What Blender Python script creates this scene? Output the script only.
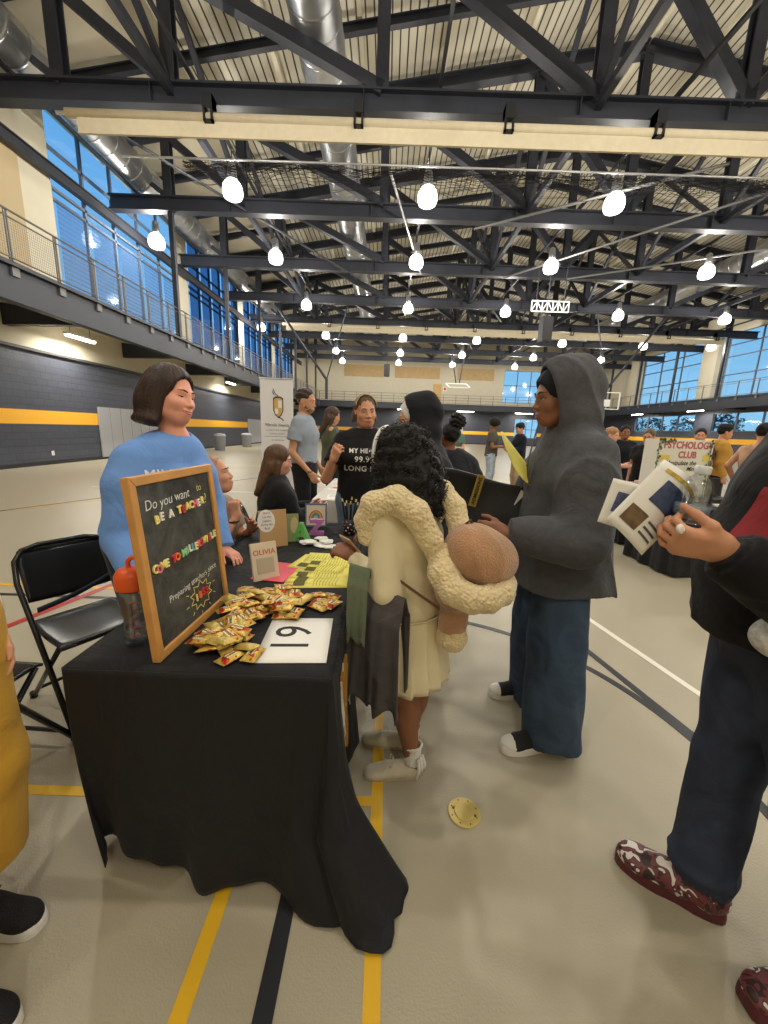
import bpy, bmesh, math, random
import numpy as np
from mathutils import Vector, Matrix, Euler, noise as mnoise
random.seed(7); np.random.seed(7)
SC = bpy.context.scene
COL = SC.collection
for o in list(bpy.data.objects): bpy.data.objects.remove(o)

# ------------------------------------------------------------------ camera
F_PX, PITCH, ROLL, CAM_H = 390.0, 11.87, 2.0, 1.43
cd = bpy.data.cameras.new('camera'); cam = bpy.data.objects.new('camera', cd); COL.objects.link(cam)
_p, _r = math.radians(PITCH), math.radians(ROLL)
_fw = Vector((0, math.cos(_p), -math.sin(_p)))
_r0 = Vector((1, 0, 0)); _u0 = _r0.cross(_fw)
_rt = _r0*math.cos(_r)+_u0*math.sin(_r); _up = -_r0*math.sin(_r)+_u0*math.cos(_r)
cam.matrix_world = Matrix(((_rt.x, _up.x, -_fw.x, 0), (_rt.y, _up.y, -_fw.y, 0), (_rt.z, _up.z, -_fw.z, CAM_H), (0, 0, 0, 1)))
cd.sensor_fit = 'VERTICAL'; cd.sensor_height = 24.0; cd.lens = 24.0*F_PX/1024.0
cd.clip_start = .05; cd.clip_end = 400
SC.camera = cam
# ------------------------------------------------------------------ colour management and world
SC.view_settings.view_transform = 'Standard'; SC.view_settings.look = 'None'
SC.view_settings.gamma = 1; SC.view_settings.use_curve_mapping = False
SC.view_settings.exposure = 0.2
W = bpy.data.worlds.new('dusk_sky'); SC.world = W; W.use_nodes = True
wn = W.node_tree.nodes; wl = W.node_tree.links; wn.clear()
wo = wn.new('ShaderNodeOutputWorld'); bg = wn.new('ShaderNodeBackground'); tc = wn.new('ShaderNodeTexCoord')
sx = wn.new('ShaderNodeSeparateXYZ'); cr = wn.new('ShaderNodeValToRGB')
wl.new(tc.outputs['Generated'], sx.inputs[0]); wl.new(sx.outputs['Z'], cr.inputs[0])
cr.color_ramp.elements[0].position = 0.0; cr.color_ramp.elements[0].color = (.30, .62, .85, 1)
cr.color_ramp.elements[1].position = .6; cr.color_ramp.elements[1].color = (.10, .36, .78, 1)
wl.new(cr.outputs[0], bg.inputs[0]); bg.inputs[1].default_value = 1.0
wl.new(bg.outputs[0], wo.inputs[0])

LAMP_W = 430.0          # power of each high bay lamp
LAMP_X = (-5.0, 1.0, 6.75, 13.4, 19.7)
LAMP_Y = (-3.8, 1.6, 6.9, 13.75, 18.5, 25.0, 32.5, 38.6, 44.0)
LAMP_Z = 8.5

# ------------------------------------------------------------------ materials
MATS = {}
def mat(name, col, rough=.6, metal=0., spec=.5, bump=0., bscale=30., var=0., vscale=8., emit=None, estr=1., trans=0., ior=1.45, alpha=1., fn=None, detail=4., sheen=0.):
    if name in MATS: return MATS[name]
    m = bpy.data.materials.new(name); m.use_nodes = True
    N = m.node_tree.nodes; L = m.node_tree.links; b = N['Principled BSDF']
    c4 = (col[0], col[1], col[2], 1)
    b.inputs['Base Color'].default_value = c4
    b.inputs['Roughness'].default_value = rough; b.inputs['Metallic'].default_value = metal
    b.inputs['Specular IOR Level'].default_value = spec
    b.inputs['Transmission Weight'].default_value = trans; b.inputs['IOR'].default_value = ior
    b.inputs['Alpha'].default_value = alpha
    if sheen: b.inputs['Sheen Weight'].default_value = sheen
    if emit: b.inputs['Emission Color'].default_value = (*emit, 1); b.inputs['Emission Strength'].default_value = estr
    tc = N.new('ShaderNodeTexCoord')
    if var:
        n = N.new('ShaderNodeTexNoise'); n.inputs['Scale'].default_value = vscale; n.inputs['Detail'].default_value = detail
        L.new(tc.outputs['Object'], n.inputs['Vector'])
        r = N.new('ShaderNodeValToRGB'); L.new(n.outputs['Fac'], r.inputs[0])
        r.color_ramp.elements[0].position = .3; r.color_ramp.elements[1].position = .7
        r.color_ramp.elements[0].color = tuple(max(0, x*(1-var)) for x in col)+(1,)
        r.color_ramp.elements[1].color = tuple(min(1, x*(1+var)) for x in col)+(1,)
        L.new(r.outputs[0], b.inputs['Base Color'])
    if bump:
        n = N.new('ShaderNodeTexNoise'); n.inputs['Scale'].default_value = bscale; n.inputs['Detail'].default_value = 3
        L.new(tc.outputs['Object'], n.inputs['Vector'])
        bp = N.new('ShaderNodeBump'); bp.inputs['Strength'].default_value = bump; bp.inputs['Distance'].default_value = .01
        L.new(n.outputs['Fac'], bp.inputs['Height']); L.new(bp.outputs[0], b.inputs['Normal'])
    if fn: fn(m, N, L, b, tc)
    MATS[name] = m
    return m
def srgb(r, g, b):
    f = lambda c: (c/255/12.92) if c/255 <= .04045 else ((c/255+.055)/1.055)**2.4
    return (f(r), f(g), f(b))

# ------------------------------------------------------------------ object helpers
def link(o, parent=None):
    COL.objects.link(o)
    if parent is not None: o.parent = parent
    return o
def tag(o, label=None, cat=None, group=None, kind=None):
    if label: o['label'] = label
    if cat: o['category'] = cat
    if group: o['group'] = group
    if kind: o['kind'] = kind
    return o
def thing(name, label, cat, loc=(0, 0, 0), rotz=0., group=None):
    o = bpy.data.objects.new(name, None); o.empty_display_size = .1
    COL.objects.link(o); o.location = loc; o.rotation_euler = (0, 0, rotz)
    return tag(o, label, cat, group)
def dup(root, loc=None, rotz=None, label=None, group=None):
    def rec(o, par):
        c = o.copy(); COL.objects.link(c)
        if par is not None: c.parent = par
        for ch in KIDS.get(o.name, []): KIDS.setdefault(c.name, []).append(rec(ch, c))
        return c
    r = rec(root, None)
    if loc is not None: r.location = loc
    if rotz is not None: r.rotation_euler = (0, 0, rotz)
    if label: r['label'] = label
    if group: r['group'] = group
    return r
KIDS = {}
def from_me(name, me, m, parent=None):
    o = bpy.data.objects.new(name, me); COL.objects.link(o)
    if m is not None:
        for q in (m if isinstance(m, (list, tuple)) else [m]): me.materials.append(q)
    if parent is not None:
        o.parent = parent; KIDS.setdefault(parent.name, []).append(o)
    return o
class MB:
    """collects boxes, bars and tubes into one mesh"""
    def __init__(s): s.v = []; s.f = []; s.mi = []; s.cur = 0
    def add(s, vs, fs):
        n = len(s.v); s.v += [tuple(v) for v in vs]; s.f += [tuple(i+n for i in f) for f in fs]; s.mi += [s.cur]*len(fs); return s
    def box(s, x0, y0, z0, x1, y1, z1):
        v = [(x, y, z) for x in (x0, x1) for y in (y0, y1) for z in (z0, z1)]
        return s.add(v, [(0, 1, 3, 2), (4, 6, 7, 5), (0, 4, 5, 1), (2, 3, 7, 6), (0, 2, 6, 4), (1, 5, 7, 3)])
    def bar(s, a, b, w, h, up=(0, 0, 1)):
        a = Vector(a); b = Vector(b); d = (b-a).normalized(); up = Vector(up)
        if abs(d.dot(up)) > .99: up = Vector((0, 1, 0))
        sd = d.cross(up).normalized(); u = sd.cross(d)
        v = [p+sd*(i*w/2)+u*(j*h/2) for p in (a, b) for i, j in ((-1, -1), (1, -1), (1, 1), (-1, 1))]
        return s.add(v, [(0, 1, 2, 3), (7, 6, 5, 4), (0, 4, 5, 1), (1, 5, 6, 2), (2, 6, 7, 3), (3, 7, 4, 0)])
    def ibeam(s, a, b, w, h, t=.03, up=(0, 0, 1)):
        a = Vector(a); b = Vector(b); d = (b-a).normalized(); upv = Vector(up)
        if abs(d.dot(upv)) > .99: upv = Vector((0, 1, 0))
        sd = d.cross(upv).normalized(); u = sd.cross(d)
        s.bar(a+u*(h/2-t/2), b+u*(h/2-t/2), w, t, up); s.bar(a-u*(h/2-t/2), b-u*(h/2-t/2), w, t, up)
        return s.bar(a, b, t, h-2*t, up)
    def tube(s, pts, r, n=10, closed=False, caps=True):
        pts = [Vector(p) for p in pts]; rs = r if isinstance(r, (list, tuple)) else [r]*len(pts)
        m = len(pts); vs = []; prev = None
        for i, p in enumerate(pts):
            if closed: d = pts[(i+1) % m]-pts[i-1]
            else: d = pts[min(i+1, m-1)]-pts[max(i-1, 0)]
            if d.length < 1e-9: d = Vector((0, 0, 1))
            d.normalize()
            if prev is None:
                a = Vector((0, 0, 1)) if abs(d.z) < .9 else Vector((1, 0, 0)); sd = d.cross(a).normalized()
            else:
                sd = (prev-d*prev.dot(d))
                sd = sd.normalized() if sd.length > 1e-6 else d.orthogonal().normalized()
            prev = sd; u = d.cross(sd)
            vs += [p+(sd*math.cos(t*2*math.pi/n)+u*math.sin(t*2*math.pi/n))*rs[i] for t in range(n)]
        fs = []
        for i in range(m if closed else m-1):
            for t in range(n):
                a = i*n+t; b = i*n+(t+1) % n; c = ((i+1) % m)*n+(t+1) % n; e = ((i+1) % m)*n+t
                fs.append((a, b, c, e))
        if caps and not closed:
            fs.append(tuple(range(n))[::-1]); fs.append(tuple((m-1)*n+t for t in range(n)))
        return s.add(vs, fs)
    def lathe(s, prof, n=24, c=(0, 0, 0), sx=1., sy=1.):
        vs = []; m = len(prof)
        for r, z in prof: vs += [(c[0]+r*sx*math.cos(t*2*math.pi/n), c[1]+r*sy*math.sin(t*2*math.pi/n), c[2]+z) for t in range(n)]
        fs = [(i*n+t, i*n+(t+1) % n, (i+1)*n+(t+1) % n, (i+1)*n+t) for i in range(m-1) for t in range(n)]
        if prof[0][0] > 1e-6: fs.append(tuple(range(n))[::-1])
        if prof[-1][0] > 1e-6: fs.append(tuple((m-1)*n+t for t in range(n)))
        return s.add(vs, fs)
    def quad(s, a, b, c, d): return s.add([a, b, c, d], [(0, 1, 2, 3)])
    def prism(s, poly, axis_vec, thick, origin=(0, 0, 0), ex=(1, 0, 0), ey=(0, 1, 0)):
        o = Vector(origin); ex = Vector(ex); ey = Vector(ey); n = Vector(axis_vec).normalized()*thick
        v = [o+ex*x+ey*y for x, y in poly]; k = len(v); v += [p+n for p in v]
        return s.add(v, [tuple(range(k))[::-1], tuple(range(k, 2*k))]+[(i, (i+1) % k, k+(i+1) % k, k+i) for i in range(k)])
    def build(s, name, m, parent=None, smooth=False, bevel=0., seg=2, xf=None):
        me = bpy.data.meshes.new(name); me.from_pydata([tuple(v) for v in s.v], [], s.f); me.validate()
        if xf is not None: me.transform(xf)
        bm = bmesh.new(); bm.from_mesh(me); bmesh.ops.remove_doubles(bm, verts=bm.verts, dist=1e-6) if smooth else None
        bmesh.ops.recalc_face_normals(bm, faces=bm.faces); bm.to_mesh(me); bm.free()
        if len(set(s.mi)) > 1 and len(me.polygons) == len(s.mi):
            for p, i in zip(me.polygons, s.mi): p.material_index = i
        o = from_me(name, me, m, parent)
        if smooth:
            for p in me.polygons: p.use_smooth = True
        if bevel:
            md = o.modifiers.new('bevel', 'BEVEL'); md.width = bevel; md.segments = seg; md.limit_method = 'ANGLE'; md.angle_limit = .6
        return o
def grid_mesh(fn, nu, nv, closed_u=False):
    mb = MB(); vs = [fn(i/(nu if closed_u else nu-1), j/(nv-1)) for j in range(nv) for i in range(nu)]
    fs = []
    for j in range(nv-1):
        for i in range(nu if closed_u else nu-1):
            a = j*nu+i; b = j*nu+(i+1) % nu; fs.append((a, b, b+nu, a+nu))
    mb.add(vs, fs); return mb
_FC = None
def text_mesh(txt, size, depth=.0, offset=0., align='CENTER', shear=0., spacing=1.):
    cu = bpy.data.curves.new('t', 'FONT'); cu.body = txt; cu.size = size; cu.extrude = depth; cu.align_x = align; cu.align_y = 'CENTER'
    cu.offset = offset; cu.shear = shear; cu.space_character = spacing; cu.resolution_u = 3
    o = bpy.data.objects.new('t', cu); COL.objects.link(o)
    dg = bpy.context.evaluated_depsgraph_get(); dg.update()
    me = bpy.data.meshes.new_from_object(o.evaluated_get(dg)); bpy.data.objects.remove(o); bpy.data.curves.remove(cu)
    me.materials.clear(); return me
def frame_m(origin, ex, ey):
    ex = Vector(ex).normalized(); ey = Vector(ey); ey = (ey-ex*ey.dot(ex)).normalized(); ez = ex.cross(ey)
    M = Matrix.Identity(4)
    for i in range(3): M[i][0] = ex[i]; M[i][1] = ey[i]; M[i][2] = ez[i]; M[i][3] = origin[i]
    return M
def text_obj(name, txt, size, M, m, parent, depth=.0006, offset=0., align='CENTER', sx=1., shear=0., bend=None, spacing=1.):
    me = text_mesh(txt, size, depth, offset, align, shear, spacing)
    if sx != 1: me.transform(Matrix.Diagonal((sx, 1, 1, 1)))
    if bend:
        for v in me.vertices: v.co = bend(v.co)
    me.transform(M); return from_me(name, me, m, parent)

# ------------------------------------------------------------------ implicit surfaces (smooth unions, polygonised once)
f32 = np.float32
def _arr(v): return np.array(v, dtype=f32)
class Prim:
    __slots__ = ('fn', 'k', 'op')
    def __init__(s, fn, k=.02, op='u'): s.fn = fn; s.k = k; s.op = op
def capsule(a, b, r1, r2=None, k=.02, op='u', flat=0):
    """tapered limb; flat: 1 cuts the b end, 2 the a end, 3 both"""
    a = _arr(a); b = _arr(b); r2 = r1 if r2 is None else r2; ab = b-a; L2 = float(ab@ab)+1e-12; L = math.sqrt(L2)
    def fn(P):
        q = P-a; t = (q@ab)/L2; tc = np.clip(t, 0, 1)
        d = np.sqrt(((q-tc[:, None]*ab)**2).sum(1)+1e-12)-(r1+(r2-r1)*tc)
        if flat & 1: d = np.maximum(d, (t-1)*L)
        if flat & 2: d = np.maximum(d, -t*L)
        return d
    return Prim(fn, k, op)
def ebone(a, b, r1, r2, side, k=.03, op='u', flat=0):
    """elliptic tapered bone; r=(side radius, depth radius)"""
    a = _arr(a); b = _arr(b); ab = b-a; L2 = float(ab@ab)+1e-12; L = math.sqrt(L2); ax = ab/L
    u = _arr(side); u = u-ax*(u@ax); u = u/np.linalg.norm(u); v = np.cross(ax, u)
    def fn(P):
        q = P-a; t = (q@ab)/L2; tc = np.clip(t, 0, 1); e = (t-tc)*L
        rx = r1[0]+(r2[0]-r1[0])*tc; ry = r1[1]+(r2[1]-r1[1])*tc; rm = np.minimum(rx, ry)
        l = np.sqrt(((q@u)/rx)**2+((q@v)/ry)**2+(e/rm)**2+1e-12)
        d = (l-1)*rm
        if flat & 1: d = np.maximum(d, (t-1)*L)
        if flat & 2: d = np.maximum(d, -t*L)
        return d
    return Prim(fn, k, op)
def ellip(c, r, R=None, k=.02, op='u'):
    c = _arr(c); r = _arr(r) if hasattr(r, '__len__') else _arr((r, r, r)); R = None if R is None else np.array(R, dtype=f32)
    def fn(P):
        q = P-c
        if R is not None: q = q@R
        k0 = np.sqrt(((q/r)**2).sum(1)+1e-12); k1 = np.sqrt(((q/(r*r))**2).sum(1)+1e-12)
        return k0*(k0-1)/k1
    return Prim(fn, k, op)
def rbox(c, h, rr, R=None, k=.01, op='u'):
    c = _arr(c); h = _arr(h); R = None if R is None else np.array(R, dtype=f32)
    def fn(P):
        q = P-c
        if R is not None: q = q@R
        q = np.abs(q)-(h-rr)
        return np.sqrt((np.maximum(q, 0)**2).sum(1)+1e-12)+np.minimum(q.max(1), 0)-rr
    return Prim(fn, k, op)
def plane(p, n, k=.005, op='i'):
    """keeps the side the normal points away from"""
    p = _arr(p); n = _arr(n); n = n/np.linalg.norm(n)
    return Prim(lambda P: (P-p)@n, k, op)
def xform(prims, R, o, s=1.):
    """prims given in a local frame -> world; R columns are the local axes"""
    R = np.array(R, dtype=f32); o = _arr(o); out = []
    for p in prims:
        out.append(Prim((lambda P, f=p.fn: f(((P-o)@R)/s)*s), p.k*s, p.op))
    return out
def smin(a, b, k):
    if k <= 0: return np.minimum(a, b)
    h = np.clip(.5+.5*(b-a)/k, 0, 1); return b+(a-b)*h-k*h*(1-h)
def sdf_eval(prims, P, disp=None):
    d = None
    for p in prims:
        q = p.fn(P)
        if d is None: d = q if p.op == 'u' else np.full(len(P), 9., f32); 
        elif p.op == 'u': d = smin(d, q, p.k)
        elif p.op == 's': d = -smin(-d, q, p.k)
        else: d = -smin(-d, -q, p.k)
    if disp is not None: d = d+disp(P)
    return d
def sdf_mesh(name, prims, vox, m, parent=None, lo=None, hi=None, disp=None, paint=None, rel=1, margin=.03):
    B = 12; lo = _arr(lo); hi = _arr(hi)
    n = np.ceil((hi-lo)/vox).astype(int)+1; nb = np.ceil(n/B).astype(int); n = nb*B
    ci = np.stack(np.meshgrid(*[np.arange(k) for k in nb], indexing='ij'), -1).reshape(-1, 3)
    cen = (lo+(ci*B+B/2)*vox).astype(f32); R = B*vox*.87
    each = [p.fn(cen) for p in prims]
    d = None
    for p, q in zip(prims, each):
        if d is None: d = q.copy() if p.op == 'u' else np.full(len(cen), 9., f32)
        elif p.op == 'u': d = smin(d, q, p.k)
        elif p.op == 's': d = -smin(-d, q, p.k)
        else: d = -smin(-d, -q, p.k)
    umin = np.min([q for p, q in zip(prims, each) if p.op == 'u'], axis=0)
    G = np.empty(tuple(n), f32)
    G.reshape(nb[0], B, nb[1], B, nb[2], B)[...] = d.reshape(nb)[:, None, :, None, :, None]
    act = np.where(np.abs(d) < R*1.6+margin)[0]
    off = np.stack(np.meshgrid(*[np.arange(B)]*3, indexing='ij'), -1).reshape(-1, 3)
    offw = (off*vox).astype(f32)
    for bi in act:
        c0 = ci[bi]*B; P = (lo+c0*vox).astype(f32)+offw
        use = []
        for p, q in zip(prims, each):
            if p.op == 'u':
                if q[bi] < umin[bi]+2.2*R+p.k: use.append(p)
            elif p.op == 's':
                if q[bi] < 1.5*R+p.k: use.append(p)
            else:
                if q[bi] > -1.5*R-p.k: use.append(p)
        if not use or all(p.op != 'u' for p in use): continue
        first = next(i for i, p in enumerate(use) if p.op == 'u')
        use = [use[first]]+[p for i, p in enumerate(use) if i != first and i > first]
        G[c0[0]:c0[0]+B, c0[1]:c0[1]+B, c0[2]:c0[2]+B] = sdf_eval(use, P, disp).reshape(B, B, B)
    # keep the border outside
    for ax in range(3):
        sl = [slice(None)]*3; sl[ax] = 0; G[tuple(sl)] = np.maximum(G[tuple(sl)], 1e-3); sl[ax] = -1; G[tuple(sl)] = np.maximum(G[tuple(sl)], 1e-3)
    S = G < 0
    cs = np.zeros(tuple(n-1), np.int8); crn = [(i, j, k) for i in (0, 1) for j in (0, 1) for k in (0, 1)]
    for i, j, k in crn: cs += S[i:n[0]-1+i, j:n[1]-1+j, k:n[2]-1+k]
    cells = np.argwhere((cs > 0) & (cs < 8))
    if len(cells) == 0:
        print('EMPTY', name); me = bpy.data.meshes.new(name); return from_me(name, me, m, parent)
    idx = np.full(tuple(n-1), -1, np.int32); idx[cells[:, 0], cells[:, 1], cells[:, 2]] = np.arange(len(cells))
    V = {c: G[cells[:, 0]+c[0], cells[:, 1]+c[1], cells[:, 2]+c[2]] for c in crn}
    acc = np.zeros((len(cells), 3)); cnt = np.zeros(len(cells))
    for a in crn:
        for ax in range(3):
            if a[ax] == 0:
                b = list(a); b[ax] = 1; b = tuple(b); va, vb = V[a], V[b]; cross = (va < 0) != (vb < 0)
                t = np.where(cross, va/np.where(cross, va-vb, 1), 0)
                pt = np.tile(np.array(a, float), (len(cells), 1)); pt[:, ax] = t
                acc += pt*cross[:, None]; cnt += cross
    verts = lo+(cells+acc/cnt[:, None])*vox
    faces = []
    for ax in range(3):
        u, v = (ax+1) % 3, (ax+2) % 3
        s0 = [slice(1, -1)]*3; s0[ax] = slice(0, -1); s1 = [slice(1, -1)]*3; s1[ax] = slice(1, None)
        A = S[tuple(s0)]; Bq = S[tuple(s1)]
        for sgn in (0, 1):
            e = np.argwhere((A & ~Bq) if sgn == 0 else (~A & Bq))
            if len(e) == 0: continue
            base = e.copy(); base[:, u] += 1; base[:, v] += 1
            def g(du, dv):
                c = base.copy(); c[:, u] -= du; c[:, v] -= dv; return idx[c[:, 0], c[:, 1], c[:, 2]]
            q = np.stack([g(1, 1), g(0, 1), g(0, 0), g(1, 0)], 1)
            if sgn: q = q[:, ::-1]
            faces.append(q)
    F = np.concatenate(faces); F = F[(F >= 0).all(1)]
    for _ in range(rel):   # light relaxation
        s = np.zeros_like(verts); c = np.zeros(len(verts))
        for a, b in ((0, 1), (1, 2), (2, 3), (3, 0)):
            np.add.at(s, F[:, a], verts[F[:, b]]); np.add.at(s, F[:, b], verts[F[:, a]]); np.add.at(c, F[:, a], 1); np.add.at(c, F[:, b], 1)
        verts = verts*.5+.5*s/np.maximum(c, 1)[:, None]
    me = bpy.data.meshes.new(name); me.vertices.add(len(verts)); me.vertices.foreach_set('co', verts.astype(f32).ravel())
    me.loops.add(len(F)*4); me.loops.foreach_set('vertex_index', F.astype(np.int32).ravel())
    me.polygons.add(len(F)); me.polygons.foreach_set('loop_start', np.arange(0, len(F)*4, 4, dtype=np.int32))
    me.polygons.foreach_set('use_smooth', np.ones(len(F), bool))
    me.update(calc_edges=True); me.validate()
    o = from_me(name, me, m, parent)
    if paint is not None:
        fc = verts[F].mean(1)
        mi = paint(fc).astype(np.int32)
        if len(me.polygons) == len(mi): me.polygons.foreach_set('material_index', mi)
    return o
def folds(amp, scale=9., seed=0., stretch=(1, 1, .45)):
    s = np.array(stretch, f32)*scale
    def fn(P):
        q = P*s+seed
        a = np.sin(q[:, 0]*1.7+2.1*np.sin(q[:, 2]*1.1+1.3*np.sin(q[:, 1]*.9)))
        b = np.sin(q[:, 1]*2.3+1.7*np.sin(q[:, 0]*1.3+q[:, 2]*.8)+1.1)
        c = np.sin(q[:, 2]*3.1+2.4*np.sin(q[:, 0]*.9-q[:, 1]*.7))
        w = q[:, 2]*.9+q[:, 0]*.55-q[:, 1]*.4+1.1*np.sin(q[:, 0]*.8+q[:, 2]*.35)+.7*np.sin(q[:, 1]*1.1-q[:, 2]*.5)
        r = (1-np.abs(np.sin(w*1.15)))**3*np.clip(np.sin(q[:, 0]*.7+q[:, 1]*.5-q[:, 2]*.4+2)+.35, 0, 1)
        w2 = q[:, 0]*1.2-q[:, 2]*.5+1.3*np.sin(q[:, 2]*.6+q[:, 1]); r2 = (1-np.abs(np.sin(w2)))**4*np.clip(np.sin(q[:, 2]*.55+q[:, 0]*.3)+.2, 0, 1)
        return amp*(.5*a*b+.3*b*c+.2*c*a-.95*r-.7*r2+.25)
    return fn
def lumps(amp, scale=60., seed=0.):
    def fn(P):
        q = P*scale+seed
        return amp*(np.sin(q[:, 0]+1.5*np.sin(q[:, 1]*.8))*np.sin(q[:, 1]+1.5*np.sin(q[:, 2]*.9))*np.sin(q[:, 2]+1.4*np.sin(q[:, 0]*.7))*1.4)
    return fn
# ------------------------------------------------------------------ hall materials
def floor_fn(m, N, L, b, tc):
    n = N.new('ShaderNodeTexNoise'); n.inputs['Scale'].default_value = 140; n.inputs['Detail'].default_value = 2
    L.new(tc.outputs['Object'], n.inputs['Vector'])
    n2 = N.new('ShaderNodeTexNoise'); n2.inputs['Scale'].default_value = .35; n2.inputs['Detail'].default_value = 5
    L.new(tc.outputs['Object'], n2.inputs['Vector'])
    r = N.new('ShaderNodeValToRGB'); L.new(n2.outputs['Fac'], r.inputs[0])
    r.color_ramp.elements[0].color = (*srgb(165, 156, 134), 1); r.color_ramp.elements[1].color = (*srgb(176, 168, 146), 1)
    L.new(r.outputs[0], b.inputs['Base Color'])
    bp = N.new('ShaderNodeBump'); bp.inputs['Strength'].default_value = .45; bp.inputs['Distance'].default_value = .004
    L.new(n.outputs['Fac'], bp.inputs['Height']); L.new(bp.outputs[0], b.inputs['Normal'])
M_floor = mat('synthetic_floor', srgb(166, 156, 132), .33, spec=.45, fn=floor_fn)
def block_fn(c1, c2, mort, band=None, axis='YZ'):
    def fn(m, N, L, b, tc):
        sx = N.new('ShaderNodeSeparateXYZ'); L.new(tc.outputs['Object'], sx.inputs[0])
        cb = N.new('ShaderNodeCombineXYZ'); L.new(sx.outputs[axis[0]], cb.inputs[0]); L.new(sx.outputs[axis[1]], cb.inputs[1])
        bt = N.new('ShaderNodeTexBrick'); L.new(cb.outputs[0], bt.inputs['Vector']); bt.inputs['Scale'].default_value = 1
        bt.inputs['Brick Width'].default_value = .4; bt.inputs['Row Height'].default_value = .2; bt.inputs['Mortar Size'].default_value = .008
        bt.inputs['Color1'].default_value = (*c1, 1); bt.inputs['Color2'].default_value = (*c2, 1); bt.inputs['Mortar'].default_value = (*mort, 1)
        out = bt.outputs['Color']
        if band:
            a = N.new('ShaderNodeMath'); a.operation = 'GREATER_THAN'; L.new(sx.outputs['Z'], a.inputs[0]); a.inputs[1].default_value = band[0]
            c = N.new('ShaderNodeMath'); c.operation = 'LESS_THAN'; L.new(sx.outputs['Z'], c.inputs[0]); c.inputs[1].default_value = band[1]
            q = N.new('ShaderNodeMath'); q.operation = 'MULTIPLY'; L.new(a.outputs[0], q.inputs[0]); L.new(c.outputs[0], q.inputs[1])
            mx = N.new('ShaderNodeMix'); mx.data_type = 'RGBA'; L.new(q.outputs[0], mx.inputs[0]); L.new(out, mx.inputs[6]); mx.inputs[7].default_value = (*srgb(232, 170, 40), 1)
            out = mx.outputs[2]
        L.new(out, b.inputs['Base Color'])
        bp = N.new('ShaderNodeBump'); bp.inputs['Strength'].default_value = .5; bp.inputs['Distance'].default_value = .01; bp.invert = True
        L.new(bt.outputs['Fac'], bp.inputs['Height']); L.new(bp.outputs[0], b.inputs['Normal'])
    return fn
DG = srgb(60, 63, 73); DG2 = srgb(65, 68, 78)
M_blockY = mat('charcoal_block_wall', DG, .5, fn=block_fn(DG, DG2, srgb(48, 50, 58), (1.25, 1.66), 'YZ'))
M_blockX = mat('charcoal_block_end_wall', DG, .5, fn=block_fn(DG, DG2, srgb(48, 50, 58), (1.25, 1.66), 'XZ'))
M_cream = mat('cream_paint', srgb(196, 188, 166), .8, var=.03, vscale=2)
M_tan = mat('tan_paint', srgb(176, 158, 122), .8)
M_steel = mat('dark_steel', srgb(42, 46, 55), .45, spec=.5, var=.12, vscale=1.5)
M_truss = mat('truss_paint', srgb(43, 45, 53), .5, spec=.5, var=.15, vscale=1.2)
M_rail = mat('rail_grey', srgb(112, 110, 108), .45, metal=.3)
M_galv = mat('galvanised', (.50, .51, .52), .32, metal=.85, var=.12, vscale=3)
M_pad = mat('grey_pad', srgb(150, 150, 152), .6)
M_white = mat('white_paint', (.8, .8, .78), .6)
M_beigefab = mat('beige_curtain', srgb(200, 188, 160), .85, var=.05, vscale=6)
M_black = mat('black_plastic', (.012, .012, .013), .45)
def glass_fn(tint, refl=.12):
    def fn(m, N, L, b, tc):
        o = N['Material Output']; t = N.new('ShaderNodeBsdfTransparent'); t.inputs[0].default_value = (*tint, 1)
        g = N.new('ShaderNodeBsdfGlossy'); g.inputs['Roughness'].default_value = .05; mx = N.new('ShaderNodeMixShader'); mx.inputs[0].default_value = refl
        L.new(t.outputs[0], mx.inputs[1]); L.new(g.outputs[0], mx.inputs[2]); L.new(mx.outputs[0], o.inputs[0])
    return fn
M_pane = mat('window_pane', (1, 1, 1), fn=glass_fn((.86, .93, 1.)))
def shade_fn(m, N, L, b, tc):
    o = N['Material Output']; t = N.new('ShaderNodeBsdfTransparent'); t.inputs[0].default_value = (.72, .82, .95, 1)
    w = N.new('ShaderNodeTexWave'); w.bands_direction = 'Z'; w.inputs['Scale'].default_value = 2.2; L.new(tc.outputs['Object'], w.inputs[0])
    mr = N.new('ShaderNodeMapRange'); L.new(w.outputs['Fac'], mr.inputs[0]); mr.inputs[3].default_value = .15; mr.inputs[4].default_value = .5
    mx = N.new('ShaderNodeMixShader'); L.new(mr.outputs[0], mx.inputs[0]); L.new(t.outputs[0], mx.inputs[1]); L.new(b.outputs[0], mx.inputs[2]); L.new(mx.outputs[0], o.inputs[0])
M_shade2 = mat('dense_shade', srgb(52, 60, 76), .85, fn=glass_fn((.16, .24, .40), .04))
M_shade = mat('mesh_shade', srgb(70, 84, 108), .8, fn=shade_fn)
def deck_fn(m, N, L, b, tc):
    w = N.new('ShaderNodeTexWave'); w.bands_direction = 'X'; w.inputs['Scale'].default_value = 1/(.26*1.0)*.314; L.new(tc.outputs['Object'], w.inputs[0])
    r = N.new('ShaderNodeValToRGB'); L.new(w.outputs['Fac'], r.inputs[0]); r.color_ramp.elements[0].position = .05; r.color_ramp.elements[0].color = (*srgb(70, 66, 58), 1)
    r.color_ramp.elements[1].position = .11; r.color_ramp.elements[1].color = (*srgb(205, 198, 178), 1)
    L.new(r.outputs[0], b.inputs['Base Color'])
    bp = N.new('ShaderNodeBump'); bp.inputs['Strength'].default_value = .8; bp.inputs['Distance'].default_value = .03; L.new(r.outputs[0], bp.inputs['Height']); L.new(bp.outputs[0], b.inputs['Normal'])
M_deck = mat('ribbed_roof_deck', srgb(205, 198, 178), .7, fn=deck_fn)
M_eave = mat('plain_deck', srgb(190, 180, 156), .8)
M_joist = mat('cream_joist', srgb(216, 208, 184), .7)
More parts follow.
